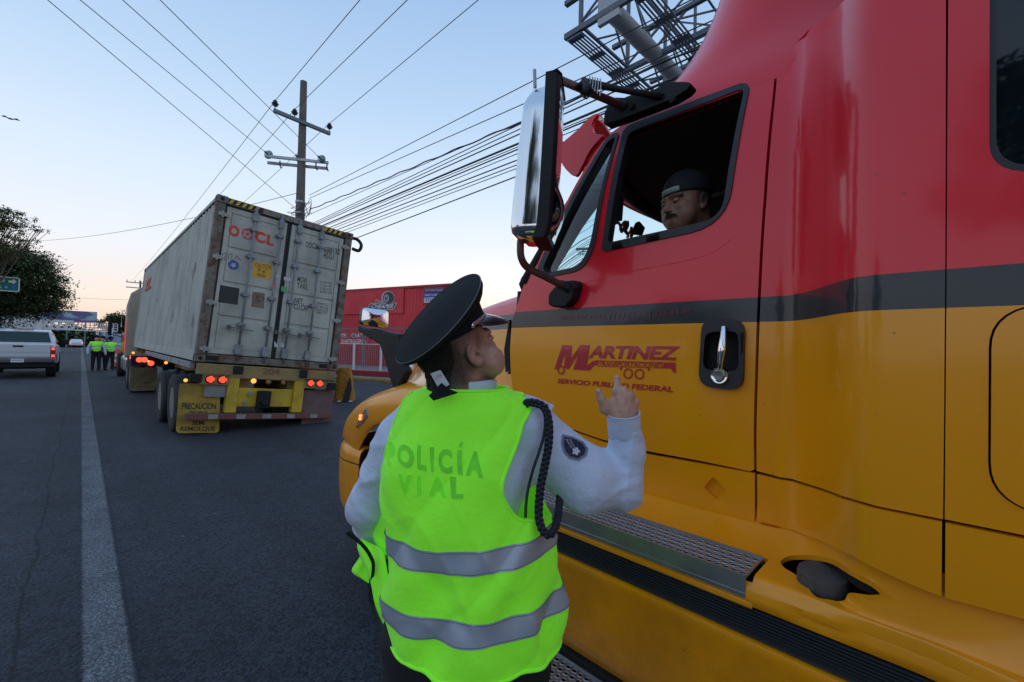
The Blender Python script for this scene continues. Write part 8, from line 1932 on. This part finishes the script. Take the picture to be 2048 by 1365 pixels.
# ------------------------------------------------------------------ officers further down the road
def far_person(px, pyf, hgt, label, vest=True, facing=0.0, pose='stand', shirtm=None, cat='person'):
    p0 = onZ(px, pyf, 0); t = thing('person', label, 'person', p0); S_ = hgt/1.7; c, s = math.cos(facing), math.sin(facing)
    Rz = np.array([[c, -s, 0], [s, c, 0], [0, 0, 1]]); w_ = lambda *q: p0+Rz@(np.array(q)*S_)
    if pose == 'stand': eL, hL_, eR, hR_ = w_(-.30, 0, 1.12), w_(-.33, .04, .86), w_(.30, 0, 1.12), w_(.30, .10, .88)
    elif pose == 'point': eL, hL_, eR, hR_ = w_(-.24, .14, 1.14), w_(-.12, .28, 1.0), w_(.46, .05, 1.30), w_(.74, .10, 1.42)
    else: eL, hL_, eR, hR_ = w_(-.27, .02, 1.12), w_(-.12, .22, 1.02), w_(.28, .02, 1.12), w_(.14, .22, 1.0)
    def bod(P, g=0.0):
        d = g_rc(P, w_(0, 0, 1.0), w_(0, 0, 1.30), .125*S_, .13*S_); d = smin(d, g_rc(P, w_(-.15, 0, 1.38), w_(.15, 0, 1.38), .07*S_, .07*S_), .06); return d-g
    def arms(P, g=0.0):
        d = g_rc(P, w_(-.18, 0, 1.38), eL, .055*S_, .045*S_); d = np.minimum(d, g_rc(P, eL, hL_, .043*S_, .034*S_)); d = np.minimum(d, g_rc(P, w_(.18, 0, 1.38), eR, .055*S_, .045*S_)); return np.minimum(d, g_rc(P, eR, hR_, .043*S_, .034*S_))-g
    def legs(P, g=0.0):
        d = g_rc(P, w_(-.06, 0, .95), w_(.06, 0, .95), .13*S_, .13*S_)
        for a, f in ((-1, .06 if pose == 'point' else 0), (1, 0)): d = smin(d, g_rc(P, w_(a*.09, 0, .85), w_(a*.11, f, .45), .085*S_, .06*S_), .02); d = smin(d, g_rc(P, w_(a*.11, f, .45), w_(a*(.12+f), 0, .06), .06*S_, .045*S_), .02)
        return d-g
    def headf(P):
        q = (P-w_(0, .01, 1.60))@Rz/S_; return head_sdf(q, neck=(0, -.02, -.15))*S_
    def hands(P): return np.minimum(g_rc(P, hL_, hL_+nrm(hL_-eL)*.09, .034, .022), g_rc(P, hR_, hR_+nrm(hR_-eR)*.09, .034, .022))
    lo, hi = p0-[.85, .6, .02], p0+[.9, .6, 1.8]
    full = lambda P: np.minimum(np.minimum(np.minimum(bod(P), legs(P)), np.minimum(arms(P), headf(P))), hands(P))
    V, F = nets(full, lo, hi, .022); b = mobj('body', V, F, M_skin, t, smooth=True)
    set_tint(b, lambda P: np.c_[np.full((len(P), 3), .02), (((P-w_(0, .01, 1.60))@Rz/S_)[:, 1] < -.01)*(P[:, 2] > 1.53*S_)*.9])
    V, F = nets(lambda P: smin(bod(P, .012), arms(P, .012), .03), lo, hi, .022); mobj('shirt', V, F, shirtm or M_shirt, t, smooth=True)
    V, F = nets(lambda P: legs(P, .012), lo, hi, .022); mobj('trousers', V, F, M_pants, t, smooth=True)
    V, F = nets(lambda P: np.minimum(g_rc(P, w_(-.12, -.02, .045), w_(-.13, .14, .04), .05, .04), g_rc(P, w_(.12, -.02, .045), w_(.13, .14, .04), .05, .04)), lo, hi, .022); mobj('shoes', V, F, M_pat, t, smooth=True)
    if vest:
        V, F = nets(lambda P: smax(smax(bod(P, .035), (.98*S_-P[..., 2]), .01), P[..., 2]-1.46*S_, .01), lo, hi, .022); v_ = mobj('vest', V, F, M_hv, t, smooth=True)
        for z in (1.06, 1.20):
            rgx = [w_(.185*math.cos(a), .172*math.sin(a), z) for a in np.linspace(0, 2*math.pi, 24, endpoint=False)]; rg2 = [p+EZ*.045*S_ for p in rgx]; MB().grid([rgx, rg2], closeu=True).build('reflective_band', M_refl, v_, smooth=True)
    V, F = nets(lambda P: np.minimum(g_el(P, w_(0, -.01, 1.71), (.125*S_, .135*S_, .035*S_)), g_rc(P, w_(0, .0, 1.66), w_(0, 0, 1.69), .095*S_, .1*S_)), lo, hi, .02); mobj('cap', V, F, M_cap, t, smooth=True)
    return t
far_person(191, 743, 1.70, 'police officer in lime vest facing the camera by the white road line', facing=math.pi, pose='stand')
far_person(203, 741, 1.68, 'officer in dark jacket half hidden behind the vested officer by the road line', vest=False, facing=math.pi*.9, pose='fold', shirtm=mat('dark_jacket', (.015, .018, .03), .85))
far_person(219, 741, 1.66, 'police officer in lime vest raising an arm toward the parked truck', facing=.25, pose='point')
